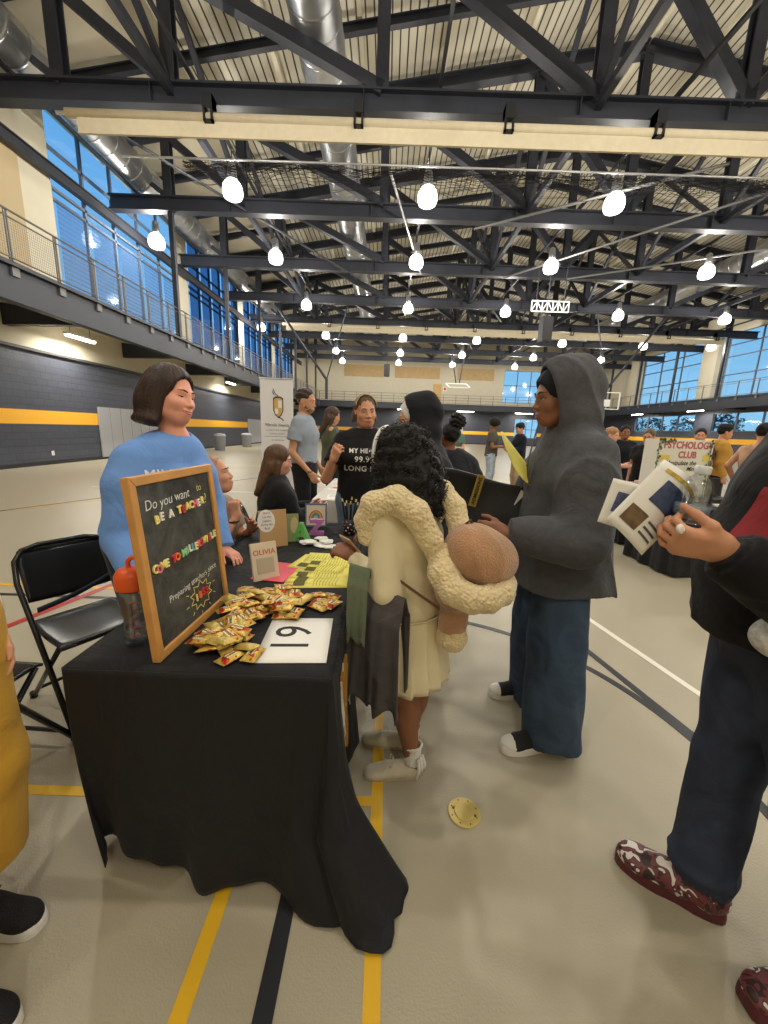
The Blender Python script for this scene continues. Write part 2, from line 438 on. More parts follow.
# ------------------------------------------------------------------ hall shell
XL, XR, Y0, Y1 = -10.6, 27.6, -10.0, 51.5
BL, BR, BY = -8.3, 25.3, 49.0
def ztop(x): return 11.25+(x+10.6)*.170 if x < 8.5 else 11.25+(27.6-x)*.170
def struct(mb, name, m, **k): return tag(mb.build(name, m, **k), kind='structure')
struct(MB().box(XL-.3, Y0, -.2, XR+.3, Y1, 0), 'floor', M_floor)
struct(MB().box(XL-.3, Y0, 0, XL, Y1, 3.38).box(XL-.22, Y0, 3.38, XL-.02, Y1, 3.42), 'wall_left', M_blockY)
# upper left wall: piers, sill, head around the window bays
LW = [(13.75, 21.2), (22.2, 29.2), (30.2, 37.2), (38.2, 45.2)]; LZ = (5.1, 10.7)
up = MB(); up.box(XL-.3, Y0, 3.42, XL, Y1, LZ[0]); up.box(XL-.3, Y0, LZ[1], XL, Y1, 11.6)
ys = [Y0]+[v for w in LW for v in w]+[Y1]
for i in range(0, len(ys), 2): up.box(XL-.3, ys[i], LZ[0], XL, ys[i+1], LZ[1])
struct(up, 'wall_upper_left', M_cream)
struct(MB().box(XL, Y0, 4.7, XL+.03, 12.6, 9.0), 'trim_1', M_tan)
RWn = [(25.2, 34.2), (36.2, 44.8)]; RZ = (4.95, 10.0); RZ2 = (2.25, 3.75)
lw = MB(); lw.box(XR, Y0, 0, XR+.3, Y1, RZ2[0]); lw.box(XR, Y0, RZ2[1], XR+.3, Y1, RZ[0]-.0)
ys = [Y0, RWn[0][0], RWn[0][1], RWn[1][0], RWn[1][1], Y1]
for i in range(0, 6, 2): lw.box(XR, ys[i], RZ2[0], XR+.3, ys[i+1], RZ2[1])
struct(lw, 'wall_right', M_blockY)
up = MB(); up.box(XR, Y0, RZ[1], XR+.3, Y1, 11.6)
for i in range(0, 6, 2): up.box(XR, ys[i], RZ[0], XR+.3, ys[i+1], RZ[1])
up.box(XR-.5, 34.4, 4.7, XR, 36.0, 11.4); up.box(XR-.5, 44.9, 4.7, XR, 46.2, 11.4)
struct(up, 'wall_upper_right', M_cream)
BW = (14.5, 19.6, 5.3, 9.2); BWl = (16.4, 19.4, 1.0, 3.4)
bw = MB(); bw.box(XL, Y1, 0, BWl[0], Y1+.3, 4.3); bw.box(BWl[1], Y1, 0, XR, Y1+.3, 4.3); bw.box(BWl[0], Y1, 0, BWl[1], Y1+.3, BWl[2]); bw.box(BWl[0], Y1, BWl[3], BWl[1], Y1+.3, 4.3)
struct(bw, 'wall_back', M_blockX)
bw = MB(); bw.box(XL, Y1, 4.3, BW[0], Y1+.3, 15); bw.box(BW[1], Y1, 4.3, XR, Y1+.3, 15); bw.box(BW[0], Y1, 4.3, BW[1], Y1+.3, BW[2]); bw.box(BW[0], Y1, BW[3], BW[1], Y1+.3, 15)
struct(bw, 'wall_upper_back', M_cream)
struct(MB().box(XL, Y0-.3, 0, XR, Y0, 15), 'wall_front', M_cream)
for i, (x0, x1, z0, z1) in enumerate(((-5.6, -.6, 7.9, 9.3), (.8, 6.4, 7.9, 9.3), (8.6, 13.2, 7.9, 9.3), (20.2, 24.8, 6.6, 9.6))):
    struct(MB().box(x0, Y1-.06, z0, x1, Y1, z1), 'trim_%d' % (i+2), mat('wood_panel', srgb(178, 150, 104), .6, var=.08, vscale=3))
cl = MB(); n = 20
for xa, xb in ((XL-.3, 8.5), (8.5, XR+.3)): cl.quad((xa, Y0, ztop(xa)+.42), (xb, Y0, ztop(xb)+.42), (xb, Y1+.3, ztop(xb)+.42), (xa, Y1+.3, ztop(xa)+.42))
for xa, xb in ((XL-.3, 8.5), (8.5, XR+.3)): cl.quad((xa, Y0, ztop(xa)+.6), (xa, Y1+.3, ztop(xa)+.6), (xb, Y1+.3, ztop(xb)+.6), (xb, Y0, ztop(xb)+.6))
struct(cl, 'ceiling', M_deck)
struct(MB().prism([(XL, ztop(XL)+.30), (-6.6, ztop(-6.6)+.30), (-6.6, ztop(-6.6)+.41), (XL, ztop(XL)+.41)], (0, 1, 0), Y1-Y0, (0, Y0, 0), (1, 0, 0), (0, 0, 1)), 'trim_6', M_eave)
# skirting at the foot of the left wall, ledge above the block wall
struct(MB().box(XL, Y0, 0, XL+.02, Y1, .12), 'baseboard_left', M_black)
struct(MB().box(XL, Y1-.02, 0, XR, Y1, .12), 'baseboard_back', M_black)
struct(MB().box(XL, Y0, 3.36, XL+.10, Y1, 3.44), 'trim_7', mat('ledge', srgb(60, 58, 56), .6))
# court markings
def lines(name, m, segs):
    mb = MB()
    for i, (a, b, w, *z) in enumerate(segs):
        zz = .0012+(z[0] if z else 0)+(.0002*i if len(segs) < 20 else 0); mb.bar((a[0], a[1], zz), (b[0], b[1], zz), w, .002)
    struct(mb, name, m)
M_ly = mat('line_yellow', srgb(226, 178, 38), .4); M_lk = mat('line_black', srgb(36, 38, 42), .4); M_lw = mat('line_white', srgb(232, 228, 214), .4); M_lr = mat('line_red', srgb(176, 44, 44), .4)
lines('trim_8', M_ly, [((.012, -9), (.012, 12), .045), ((-.46, -9), (-.46, 3), .045), ((-3.0, 1.265), (.0, 1.265), .04), ((-9.0, 3.17), (-1.0, 3.17), .045), ((-6.5, 5.0), (-2.5, 11.3), .05), ((-8, 13.2), (4, 13.2), .05), ((3.2, 8.9), (6.2, 8.9), .12)])
lines('trim_9', M_lk, [((-.255, -9), (-.255, 3), .05, .0005), ((-8.0, 2.98), (-1.5, 2.98), .04, .0005), ((-6.4, 4.9), (-3.5, 11.0), .05, .0005), ((1.28, 3.15), (1.575, 1.65), .045)])
lines('trim_10', M_lw, [((-6.4, 8.4), (-2.0, 8.4), .05), ((-7, 14.2), (3, 14.2), .05)])
def arc(name, m, c, r, a0, a1, w, z=0.):
    pts = [(c[0]+r*math.cos(a0+(a1-a0)*i/40), c[1]+r*math.sin(a0+(a1-a0)*i/40)) for i in range(41)]
    lines(name, m, [(pts[i], pts[i+1], w, z) for i in range(40)])
def circ(p, q, s):
    (x1, y1), (x2, y2), (x3, y3) = p, q, s
    a = x1*(y2-y3)-y1*(x2-x3)+x2*y3-x3*y2
    bx = (x1*x1+y1*y1)*(y3-y2)+(x2*x2+y2*y2)*(y1-y3)+(x3*x3+y3*y3)*(y2-y1); by = (x1*x1+y1*y1)*(x2-x3)+(x2*x2+y2*y2)*(x3-x1)+(x3*x3+y3*y3)*(x1-x2)
    c = (-bx/(2*a), -by/(2*a)); return c, math.hypot(x1-c[0], y1-c[1])
ARC = ((.66, 2.77), (1.29, 2.27), (1.54, 1.68))
c_, r_ = circ(ARC[0], ARC[1], ARC[2]); arc('trim_11', M_lk, c_, r_, math.atan2(2.9-c_[1], .2-c_[0]), math.atan2(.8-c_[1], 1.75-c_[0]), .045, .0004)
lines('trim_12', M_lw, [((1.3, 4.75), (2.12, .7), .045)])
lines('trim_13', M_lr, [((-2.9, 1.3), (-2.15, 4.2), .06, .0008)])
# windows
def window(name, a, b, z0, z1, x, nv, nh, side, shade=None, wf=.08, axis='Y', sm=0):
    P = (lambda u, z, o=0: (x+o, u, z)) if axis == 'Y' else (lambda u, z, o=0: (u, x+o, z))
    f = MB()
    for i in range(nv+1): u = a+(b-a)*i/nv; f.bar(P(u, z0), P(u, z1), wf, .1, (1, 0, 0) if axis == 'Y' else (0, 1, 0))
    zs = [z0+(z1-z0)*k for k in nh]
    for z in zs: f.bar(P(a, z), P(b, z), .1, wf)
    w = tag(f.build(name, mat('grey_mullion', srgb(96, 104, 118), .5)), kind='structure')
    g = MB(); g.quad(P(a, z0), P(b, z0), P(b, z1), P(a, z1)); g.build('pane', M_pane, w)
    if shade:
        s = MB()
        for i in range(nv):
            u0 = a+(b-a)*i/nv+.09; u1 = a+(b-a)*(i+1)/nv-.09
            s.quad(P(u0, z0, side*.12), P(u1, z0, side*.12), P(u1, z0+(z1-z0)*shade, side*.12), P(u0, z0+(z1-z0)*shade, side*.12))
        s.build('blind', M_shade if sm == 0 else M_shade2, w)
    return w
for i, (a, b) in enumerate(LW): window('window_%d' % (i+1), a, b, *LZ, XL-.1, 5, (0, .545, .60, .80, 1), 1, shade=.545 if i == 0 else 1., sm=i)
for i, (a, b) in enumerate(RWn): window('window_%d' % (i+5), a, b, *RZ, XR+.1, 3, (0, .36, .64, .82, 1), -1)
for i, (a, b) in enumerate(RWn): window('window_%d' % (i+7), a, b, *RZ2, XR+.1, 4, (0, 1), -1, wf=.12)
window('window_9', BW[0], BW[1], BW[2], BW[3], Y1+.1, 3, (0, .55, 1), -1, axis='X')
window('window_10', BWl[0], BWl[1], BWl[2], BWl[3], Y1+.1, 4, (0, .45, 1), -1, axis='X')
# door on the upper level of the end wall
dr = MB().box(5.7, Y1-.08, 5.0, 6.7, Y1-.02, 7.3); d = tag(dr.build('door_1', mat('door_tan', srgb(190, 152, 86), .5)), kind='structure')
MB().box(6.5, Y1-.12, 6.0, 6.56, Y1-.08, 6.15).build('door_handle', M_galv, d)
sg = tag(MB().box(6.9, Y1-.05, 6.5, 7.4, Y1, 7.0).build('fire_alarm_sign', mat('sign_white', (.75, .72, .7), .6), bevel=.01), 'small white sign with red disc high on the cream end wall', 'sign')
MB().lathe([(0, 0), (.17, 0), (.17, .03), (0, .03)], 20).build('red_disc', mat('signal_red', srgb(205, 50, 50), .5), sg, xf=Matrix.Translation((7.15, Y1-.05, 6.76)) @ Matrix.Rotation(math.pi/2, 4, 'X'))
# wall pads
def pads(y0, n, label):
    t = thing('wall_pad', label, 'wall pad', (XL, y0, 0), 0, None)
    for i in range(n): MB().box(.005, i*.61+.01, .08, .06, (i+1)*.61-.01, 1.9).build('panel', M_pad, t, bevel=.012)
pads(14.6, 8, 'grey padded wall panels behind the woman in the blue sweatshirt')
pads(30.3, 6, 'grey padded wall panels beside the tall white banner')
t = thing('wall_pad', 'grey padded panels on the far end wall below the balcony', 'wall pad', (5.6, Y1, 0))
for i in range(6): MB().box(i*.7+.01, -.06, .1, (i+1)*.7-.01, -.005, 2.1).build('panel', M_pad, t, bevel=.012)
t = thing('wall_outlet', 'small white electrical outlet low on the dark block wall', 'outlet', (XL, 12.46, .35))
MB().box(0.001, -.05, -.07, .012, .05, .07).build('cover_plate', M_white, t, bevel=.004); MB().box(.012, -.02, .01, .015, .02, .045).box(.012, -.02, -.045, .015, .02, -.01).build('socket', M_pad, t)
# ------------------------------------------------------------------ balconies and railings
def posts(n, step, z0, along, base, name_parent, skip=None):
    pass
def balcony(label, xa, xb, face, y0, y1, inner):
    t = thing('balcony', label, 'balcony', (face, y0, 0)); L = y1-y0; s = 1 if inner > 0 else -1     # s: towards the hall centre
    dx = (xb-xa)
    back = -s*dx
    MB().box(min(0, back), 0, 4.45, max(0, back), L, 4.7).build('deck', M_cream, t)
    MB().ibeam((0, 0, 4.28), (0, L, 4.28), .26, .78, .04).box(-.02 if s > 0 else -.02, 0, 4.66, .02, L, 4.76).build('edge_beam', M_steel, t)
    k = 0; y = 1.3
    for k in range(int(L/5)+1):
        y = (11.5+4.97*k)-y0-10*0
        if y > L-.3: break
        MB().prism([(back, 3.9), (-s*.14, 3.95), (-s*.14, 4.2), (back, 4.45)] if True else [], (0, 1, 0), .22, (0, y-.1, 0), (1, 0, 0), (0, 0, 1)).build('bracket_beam', M_steel, t)
    return t
bl = balcony('charcoal steel balcony running along the left block wall', XL+.01, BL, BL, Y0+.01, 48.7, 1)
br = balcony('charcoal steel balcony running along the windowed right wall', BR, XR-.01, BR, Y0+.01, 48.7, -1)
t = thing('balcony', 'charcoal balcony across the far end wall', 'balcony', (BL, BY, 0))
MB().box(0, 0, 4.45, BR-BL, Y1-BY-.02, 4.7).build('deck', M_cream, t); MB().ibeam((0, 0, 4.4), (BR-BL, 0, 4.4), .26, .7, .04).build('edge_beam', M_steel, t)
def railing(label, face, y0, y1, step, wires=True):
    t = thing('balcony_railing', label, 'railing', (face, y0, 4.7)); L = y1-y0
    r = MB(); r.tube([(0, 0, 1.07), (0, L, 1.07)], .024, 8); r.tube([(0, 0, .93), (0, L, .93)], .016, 6); r.tube([(0, 0, .12), (0, L, .12)], .016, 6)
    r.build('handrail', M_rail, t, smooth=False)
    n = int(L/step)
    for i in range(n+1):
        y = i*step; MB().box(-.03, y-.012, -.2, .0, y+.012, 1.07).box(-.03, y+.045, -.2, 0, y+.07, 1.07).box(-.06, y-.06, -.26, .05, y+.12, .0).build('post', M_rail, t)
    if wires:
        w = MB()
        for j in range(14): w.bar((-.015, 0, .17+j*.055), (-.015, min(L, 45), .17+j*.055), .004, .004)
        for j in range(int(min(L, 40)/.055)): w.bar((-.015, j*.055, .13), (-.015, j*.055, .93), .004, .004)
        w.build('wire_mesh', M_rail, t)
    return t
railing('grey steel railing with wire mesh on the left balcony', BL+.02, 3.0, 49.0, 1.27)
railing('grey steel railing on the right balcony', BR-.02, 12.0, 49.0, 1.6, wires=False)
t = thing('balcony_railing', 'grey steel railing across the far end balcony', 'railing', (BL, BY, 4.75))
r = MB(); Lb = BR-BL
for z in (1.07, .75, .45, .12): r.tube([(0, 0, z), (Lb, 0, z)], .025, 6)
r.build('handrail', M_rail, t)
for i in range(23): MB().box(i*1.5-.03, -.02, 0, i*1.5+.03, .02, 1.07).build('post', M_rail, t)
# ------------------------------------------------------------------ roof trusses
NX = [-10.5, -8.3, -5.6, -.4, 4.9, 8.5, 12.1, 17.4, 22.6, 25.3, 27.5]; ZB = 9.3
TY = [1.6, 6.55, 11.5, 16.4, 21.4, 26.6, 31.5, 36.5, 41.5, 46.5]
def truss():
    t = thing('roof_truss', '', 'truss', (0, TY[0], 0), 0, 'steel roof trusses')
    MB().ibeam((NX[0], 0, ZB), (NX[-1], 0, ZB), .34, .50, .05).build('bottom_chord', M_truss, t)
    for a, b in ((NX[0], 8.5), (8.5, NX[-1])): MB().ibeam((a, 0, ztop(a)), (b, 0, ztop(b)), .34, .42, .05).build('top_chord', M_truss, t)
    for x in NX[1:-1]: MB().ibeam((x, 0, ZB+.2), (x, 0, ztop(x)), .30, .30, .045, (0, 1, 0)).build('post', M_truss, t)
    for i in range(1, len(NX)-1):
        a, b = NX[i], NX[i+1]
        if i == 1: MB().bar((a, 0, ztop(a)-.15), (b, 0, ZB+.2), .24, .26, (0, 1, 0)).build('diagonal_brace', M_truss, t)
        elif b <= 8.6: MB().bar((a, 0, ztop(a)-.2), (b, 0, ZB+.25), .28, .30, (0, 1, 0)).build('diagonal_brace', M_truss, t)
        elif i < len(NX)-2: MB().bar((b, 0, ztop(b)-.2), (a, 0, ZB+.25), .28, .30, (0, 1, 0)).build('diagonal_brace', M_truss, t)
    MB().bar((NX[0], 0, ztop(NX[0])-.2), (-8.3, 0, ZB+.2), .16, .18, (0, 1, 0)).build('diagonal_brace', M_truss, t)
    for x in NX[2:-2]: MB().box(x-.46, -.16, ZB-.24, x-.44, .16, ZB+.24).build('stiffener_plate', M_truss, t)
    return t
ORD = ['above and behind the camera', 'overhead', 'nearest', 'second', 'third', 'fourth', 'fifth', 'sixth', 'seventh', 'eighth and farthest']
tr = truss(); tr['label'] = 'dark steel roof truss just out of frame behind the camera'
for i, y in enumerate(TY):
    lab = 'dark steel roof truss, %s in the row from the camera' % ORD[i]
    if i == 0: continue
    if i == 2: lab = 'nearest dark steel roof truss, right behind the beige rolled curtain'
    if i == 1: lab = 'dark steel roof truss above the camera, out of the frame'
    dup(tr, (0, y, 0), 0, lab)
hg = None
for k, y in enumerate(TY[3:]):
    for x, sd_ in ((-8.3, 'left'), (25.3, 'right')):
        o = MB().box(x-.08, y-.08, 4.76, x+.08, y+.08, ZB-.25).build('hanger_post', M_truss); tag(o, 'dark post between the %s balcony edge and the %s roof truss' % (sd_, ORD[k+3]), 'post', 'balcony hanger posts')
# longitudinal joists and bracing
for i, x in enumerate([-6.6, -3.9, -1.2, 1.5, 4.2, 6.6, 8.5, 10.6, 13.0, 15.7, 18.4, 21.1, 23.8, 26.2]):
    tag(MB().box(x-.07, Y0+.05, ztop(x)+.2, x+.07, Y1, ztop(x)+.405).build('roof_joist', M_joist), 'cream roof joist running the length of the hall under the deck', 'joist', 'cream roof joists')
def brace_run(x, label, ty):
    t = thing('cross_bracing', label, 'bracing', (x, 0, 0), 0, None); zt = ztop(x)
    for i in range(1, len(ty)-1):
        a, b = ty[i], ty[i+1]
        MB().bar((0, a+.2, zt-.25), (0, b-.2, ZB+.25), .14, .14).build('brace', M_truss, t)
        MB().bar((0, a+.2, ZB+.25), (0, b-.2, zt-.25), .14, .14).build('brace', M_truss, t)
    MB().bar((0, ty[1], ZB+.1), (0, ty[-1], ZB+.1), .16, .2).build('bottom_tie', M_truss, t)
brace_run(-5.6, 'dark cross bracing between the trusses on the left side', TY)
brace_run(4.9, 'dark cross bracing between the trusses left of the ridge', TY)
brace_run(12.1, 'dark cross bracing between the trusses right of the ridge', TY)
brace_run(20.0, 'dark cross bracing between the trusses on the right side', TY)
# slanting rods and secondary rafters between trusses
rf = thing('secondary_rafter', 'slim dark rafter between two roof trusses', 'rafter', (0, 0, 0), 0, 'slim rafters between the trusses')
for a, b in ((XL+.1, 8.5), (8.5, XR-.1)): MB().ibeam((a, 0, ztop(a)), (b, 0, ztop(b)), .18, .26, .03).build('beam', M_truss, rf)
rf.location = (0, 14.0, 0)
for y in (18.9, 24.0, 29.0, 34.0, 39.0, 44.0): dup(rf, (0, y, 0), 0)
for i, (a, b) in enumerate((((-8.3, 11.6, 9.2), (-2.2, 21.3, 9.0)), ((3.0, 16.5, 8.9), (9.5, 13.0, 9.2)), ((8.6, 21.2, 9.0), (16.5, 16.5, 9.0)), ((-.2, 13.2, 8.9), (1.4, 21.2, 9.0)), ((5.5, 21.4, 9.0), (13.0, 12.0, 9.0)))):
    tag(MB().tube([a, b], .045, 8).build('steel_conduit', M_rail if i != 0 else M_truss), ['black pipe slanting back from the left end of the nearest truss', 'grey conduit slanting below the trusses between middle lamps', 'grey conduit slanting below the second and third truss at right', 'thin grey conduit running back above the middle lamp', 'long grey conduit crossing towards the right lamps'][i], 'pipe')
# spiral ducts
def duct(label, x, z, r, ya, yb):
    mb = MB(); prof = []
    pts = []; rs = []; y = ya
    while y < yb:
        pts += [(x, y, z), (x, y+.02, z), (x, y+.53, z), (x, y+.55, z), (x, y+.56, z), (x, y+.61, z)]; rs += [r, r, r, r, r*1.018, r*1.018]; y += .62
    mb.tube(pts, rs, 28); o = mb.build('spiral_duct', M_galv, smooth=True)
    tag(o, label, 'duct'); return o
duct('wide silver spiral duct hanging right of the nearest truss post, above the middle', -2.05, 11.1, .62, -2, 44)
duct('silver spiral duct running along the left side above the balcony', -9.35, 10.2, .50, 4, 40)
duct('silver spiral duct under the right slope of the roof', 19.0, 11.0, .55, 6, 44)
# rolled divider curtains
def curtain(label, y, x0, x1, z):
    t = thing('divider_curtain', label, 'curtain', (0, y, z))
    MB().tube([(x0, 0, 0), (x1, 0, 0)], .10, 16).build('roller_tube', M_beigefab, t, smooth=True)
    MB().box(x0+.25, -.03, -.42, x1, .03, -.06).build('hanging_hem', M_beigefab, t)
    x = x0+3.4
    while x < x1:
        MB().box(x-.05, -.14, -.14, x+.18, .12, -.10).box(x-.05, -.14, -.14, x+.0, .12, .42).box(x+.13, -.14, -.14, x+.18, .12, .42).box(x-.05, -.16, .12, x+.18, .16, .42).build('bracket', M_black, t); x += 3.6
    MB().tube([(x0-.25, 0, 0), (x0, 0, 0)], .04, 8).build('end_pin', M_galv, t)
    return t
curtain('rolled beige divider curtain hanging below the nearest truss', 11.15, -8.0, 24.8, 8.66)
curtain('rolled beige divider curtain hanging far down the hall', 31.2, -8.0, 24.8, 8.9)
# bundled black net
nb = MB(); rr = random.Random(3)
for k in range(26):
    pts = []; ph = rr.random()*6; z0 = 8.95-.02*k*rr.random()
    for i in range(90):
        x = -6.2+i*.34; sag = .22*abs(math.sin((x+6.2)/3.3*math.pi/1)); pts.append((x, 13.2+.10*math.sin(ph+i*1.7+k), z0-.03-sag*(k/26.)-.05*rr.random()))
    nb.tube(pts, .006, 4, caps=False)
for i in range(330):
    x = -6.2+i*.09; sag = .24*abs(math.sin((x+6.2)/3.3*math.pi)); nb.bar((x, 13.2, 8.95), (x+.05*rr.random(), 13.2+.05*rr.random(), 8.9-sag-.12), .008, .008)
net = thing('divider_net', 'bundled black divider net looped along its cable above the first lamps', 'net', (0, 0, 0))
nb.build('netting', mat('net_black', (.02, .02, .022), .8), net); MB().tube([(-8, 13.2, 8.98), (24, 13.2, 8.98)], .03, 8).build('cable', M_galv, net)
# ------------------------------------------------------------------ high bay lamps
def refr_fn(m, N, L, b, tc):
    o = N['Material Output']; t = N.new('ShaderNodeBsdfTransparent'); e = N.new('ShaderNodeEmission'); e.inputs[0].default_value = (1, .95, .86, 1); e.inputs[1].default_value = 9.
    mx = N.new('ShaderNodeMixShader'); mx.inputs[0].default_value = .35; L.new(t.outputs[0], mx.inputs[1]); L.new(e.outputs[0], mx.inputs[2]); L.new(mx.outputs[0], o.inputs[0])
M_lamp = mat('lamp_refractor', (1, 1, 1), .3, fn=refr_fn)
M_lampcore = mat('lamp_bulb', (1, 1, 1), .3, emit=(1, .96, .88), estr=25.)
LD = bpy.data.lights.new('lamp_light', 'POINT'); LD.energy = LAMP_W; LD.color = (1, .95, .87); LD.shadow_soft_size = .12
lp = thing('high_bay_lamp', '', 'lamp', (LAMP_X[0], LAMP_Y[0], LAMP_Z), 0, None)
MB().lathe([(0, .72), (.06, .72), (.12, .66), (.14, .44), (.15, .28), (.13, .25), (0, .25)], 18).build('ballast_housing', M_galv, lp, smooth=True)
MB().lathe([(.13, .26), (.20, .22), (.27, .12), (.30, 0), (.30, -.12), (.26, -.22), (.21, -.25)], 22).build('shade', M_lamp, lp, smooth=True)
MB().lathe([(0, -.06), (.05, -.03), (.06, .04), (.04, .12), (.03, .19)], 12).build('bulb', M_lampcore, lp, smooth=True)
MB().tube([(0, 0, .6), (0, 0, 1.12)], .015, 6).build('stem', M_truss, lp)
for x_, n_ in zip(LAMP_X+(-9.4, 24.6), ('left of the big duct', 'near the middle', 'under the ridge', 'right of the ridge', 'at the far right', 'over the left balcony', 'by the right windows')):
    tag(MB().box(x_-.04, Y0, ZB+.26, x_+.04, 48.8, ZB+.34).build('lamp_rail', M_truss), 'slim dark channel carrying a row of lamps %s' % n_, 'rail')
for z_, n_ in ((8.75, 'lower'), (10.6, 'upper')):
    tag(MB().ibeam((XL+.2, Y0, z_), (XL+.2, 48.8, z_), .2, .34, .03).build('eave_beam', M_truss), '%s dark beam running along the top of the left wall' % n_, 'beam')
lo_ = bpy.data.objects.new('lamp_light', LD); COL.objects.link(lo_); lo_.parent = lp; lo_.location = (0, 0, -.17); KIDS[lp.name].append(lo_)
rown = {13.75: 'first', 18.5: 'second', 25.0: 'third', 32.5: 'fourth', 38.6: 'fifth', 44.0: 'sixth'}
coln = ['far left', 'left of middle', 'right of middle', 'right', 'far right']; firstl = True
for y in LAMP_Y:
    for i, x in enumerate(LAMP_X):
        lab = 'glowing high bay lamp, %s one in the %s row of lamps' % (coln[i], rown[y]) if y in rown else 'high bay lamp hanging behind the camera'
        if firstl: lp['label'] = lab; lp['group'] = 'lamps behind the camera'; firstl = False; continue
        d = dup(lp, (x, y, LAMP_Z), 0, lab)
        d['group'] = 'lamps of the hall ceiling' if y in rown else 'lamps behind the camera'
dup(lp, (-9.4, 17.3, 8.45), 0, 'glowing high bay lamp over the left balcony rail', 'lamps of the hall ceiling')
dup(lp, (-9.4, 30.5, 8.45), 0, 'distant high bay lamp over the left balcony', 'lamps of the hall ceiling')
dup(lp, (24.6, 32.0, 8.5), 0, 'glowing high bay lamp in front of the right windows', 'lamps of the hall ceiling')
# strip lights under the balconies
M_tube = mat('strip_tube', (1, 1, 1), .3, emit=(1, .93, .78), estr=14.)
def strip(label, x, y, z, along, L=1.3):
    t = thing('strip_light', label, 'light fixture', (x, y, z), 0 if along == 'y' else math.pi/2)
    MB().box(-.09, -L/2, .03, .09, L/2, .10).build('housing', M_white, t, bevel=.01)
    MB().tube([(0, -L*.35, .1), (0, -L*.35, 4.46-z)], .012, 6).tube([(0, L*.35, .1), (0, L*.35, 4.46-z)], .012, 6).build('hanger_rods', M_rail, t)
    MB().box(-.07, -L/2+.03, -.03, .07, L/2-.03, .03).build('tube', M_tube, t, bevel=.02)
    ld = LDS if True else None; q = bpy.data.objects.new('tube_light', ld); COL.objects.link(q); q.parent = t; q.location = (0, 0, -.06); q.rotation_euler = (0, 0, 0)
    return t
LDS = bpy.data.lights.new('tube_light', 'AREA'); LDS.shape = 'RECTANGLE'; LDS.size = .14; LDS.size_y = 1.2; LDS.energy = 120; LDS.color = (1, .95, .85)
strip('lit strip light under the left balcony, nearest one', -9.9, 13.3, 3.95, 'y', 1.2)
strip('lit strip light under the left balcony behind the sweatshirt woman', -9.9, 25.6, 3.95, 'y')
strip('lit strip light under the left balcony, farthest one', -9.9, 36.5, 3.95, 'y')
for x, l in ((2.3, 'left'), (9.7, 'middle'), (17.0, 'right')): strip('lit strip light under the far balcony, %s one' % l, x, 50.2, 4.0, 'x', 2.2)
for y, l in ((27.0, 'nearest'), (35.0, 'middle'), (43.0, 'farthest')): strip('lit strip light under the right balcony, %s one' % l, 26.6, y, 3.95, 'y', 1.8)
# bins by the left wall
def bin_(label, x, y):
    t = thing('trash_bin', label, 'bin', (x, y, 0))
    MB().lathe([(.25, 0), (.28, .02), (.31, .75), (.33, .78)], 20).build('body', mat('bin_grey', srgb(136, 138, 142), .5), t, smooth=True)
    MB().lathe([(.33, .76), (.34, .80), (.27, .90), (0, .93)], 20).build('lid', mat('bin_lid', srgb(160, 162, 166), .5), t, smooth=True)
bin_('grey round trash bin by the left wall, nearer to the woman in blue', -9.4, 22.3); bin_('grey round trash bin by the left wall, nearer to the banner', -9.3, 26.3)
# basketball backstops
def backstop(label, x, y, zp, sw):
    t = thing('basketball_backstop', label, 'basketball goal', (x, y, 0))
    MB().tube([(0, 0, zp-.9), (0, 0, zp+.4)], .09, 10).build('mast', M_truss, t)
    MB().tube([(-3.4*sw, .4, 9.2), (0, 0, zp+.35)], .08, 8).tube([(1.4*sw, -.2, 9.2), (0, 0, zp+.35)], .04, 8).build('hanger_arms', M_truss, t)
    b = MB()
    b.bar((-.9, -.1, zp-.9), (.9, -.1, zp-.9), .06, .06).bar((-.9, -.1, zp+.15), (.9, -.1, zp+.15), .06, .06).bar((-.9, -.1, zp-.9), (-.9, -.1, zp+.15), .06, .06).bar((.9, -.1, zp-.9), (.9, -.1, zp+.15), .06, .06)
    b.box(-.3, -.14, zp-.75, .3, -.10, zp-.3)
    return t, b
t, b = backstop('folding basketball goal frame hanging above the bearded man', -4.1, 27, 4.2, 1.0)
t, b = backstop('folding basketball goal with white board hanging right of the grey hood', 14.4, 27, 4.2, -1.0); b.build('backboard', M_white, t)
t = thing('basketball_backstop', 'far raised basketball goal seen end on above the end balcony', 'basketball goal', (6.6, 40, 5.9))
MB().bar((-1, 0, .2), (1, 0, .2), .1, .08).bar((-.8, -1, -.25), (1.2, -1, -.25), .1, .08).bar((-1, 0, .2), (-.8, -1, -.25), .1, .08).bar((1, 0, .2), (1.2, -1, -.25), .1, .08).build('backboard_frame', M_white, t)
MB().tube([(0, 0, .2), (-.5, .5, 3.2)], .06, 8).tube([(.3, 0, .2), (.8, .5, 3.2)], .06, 8).build('hanger_arms', M_truss, t)
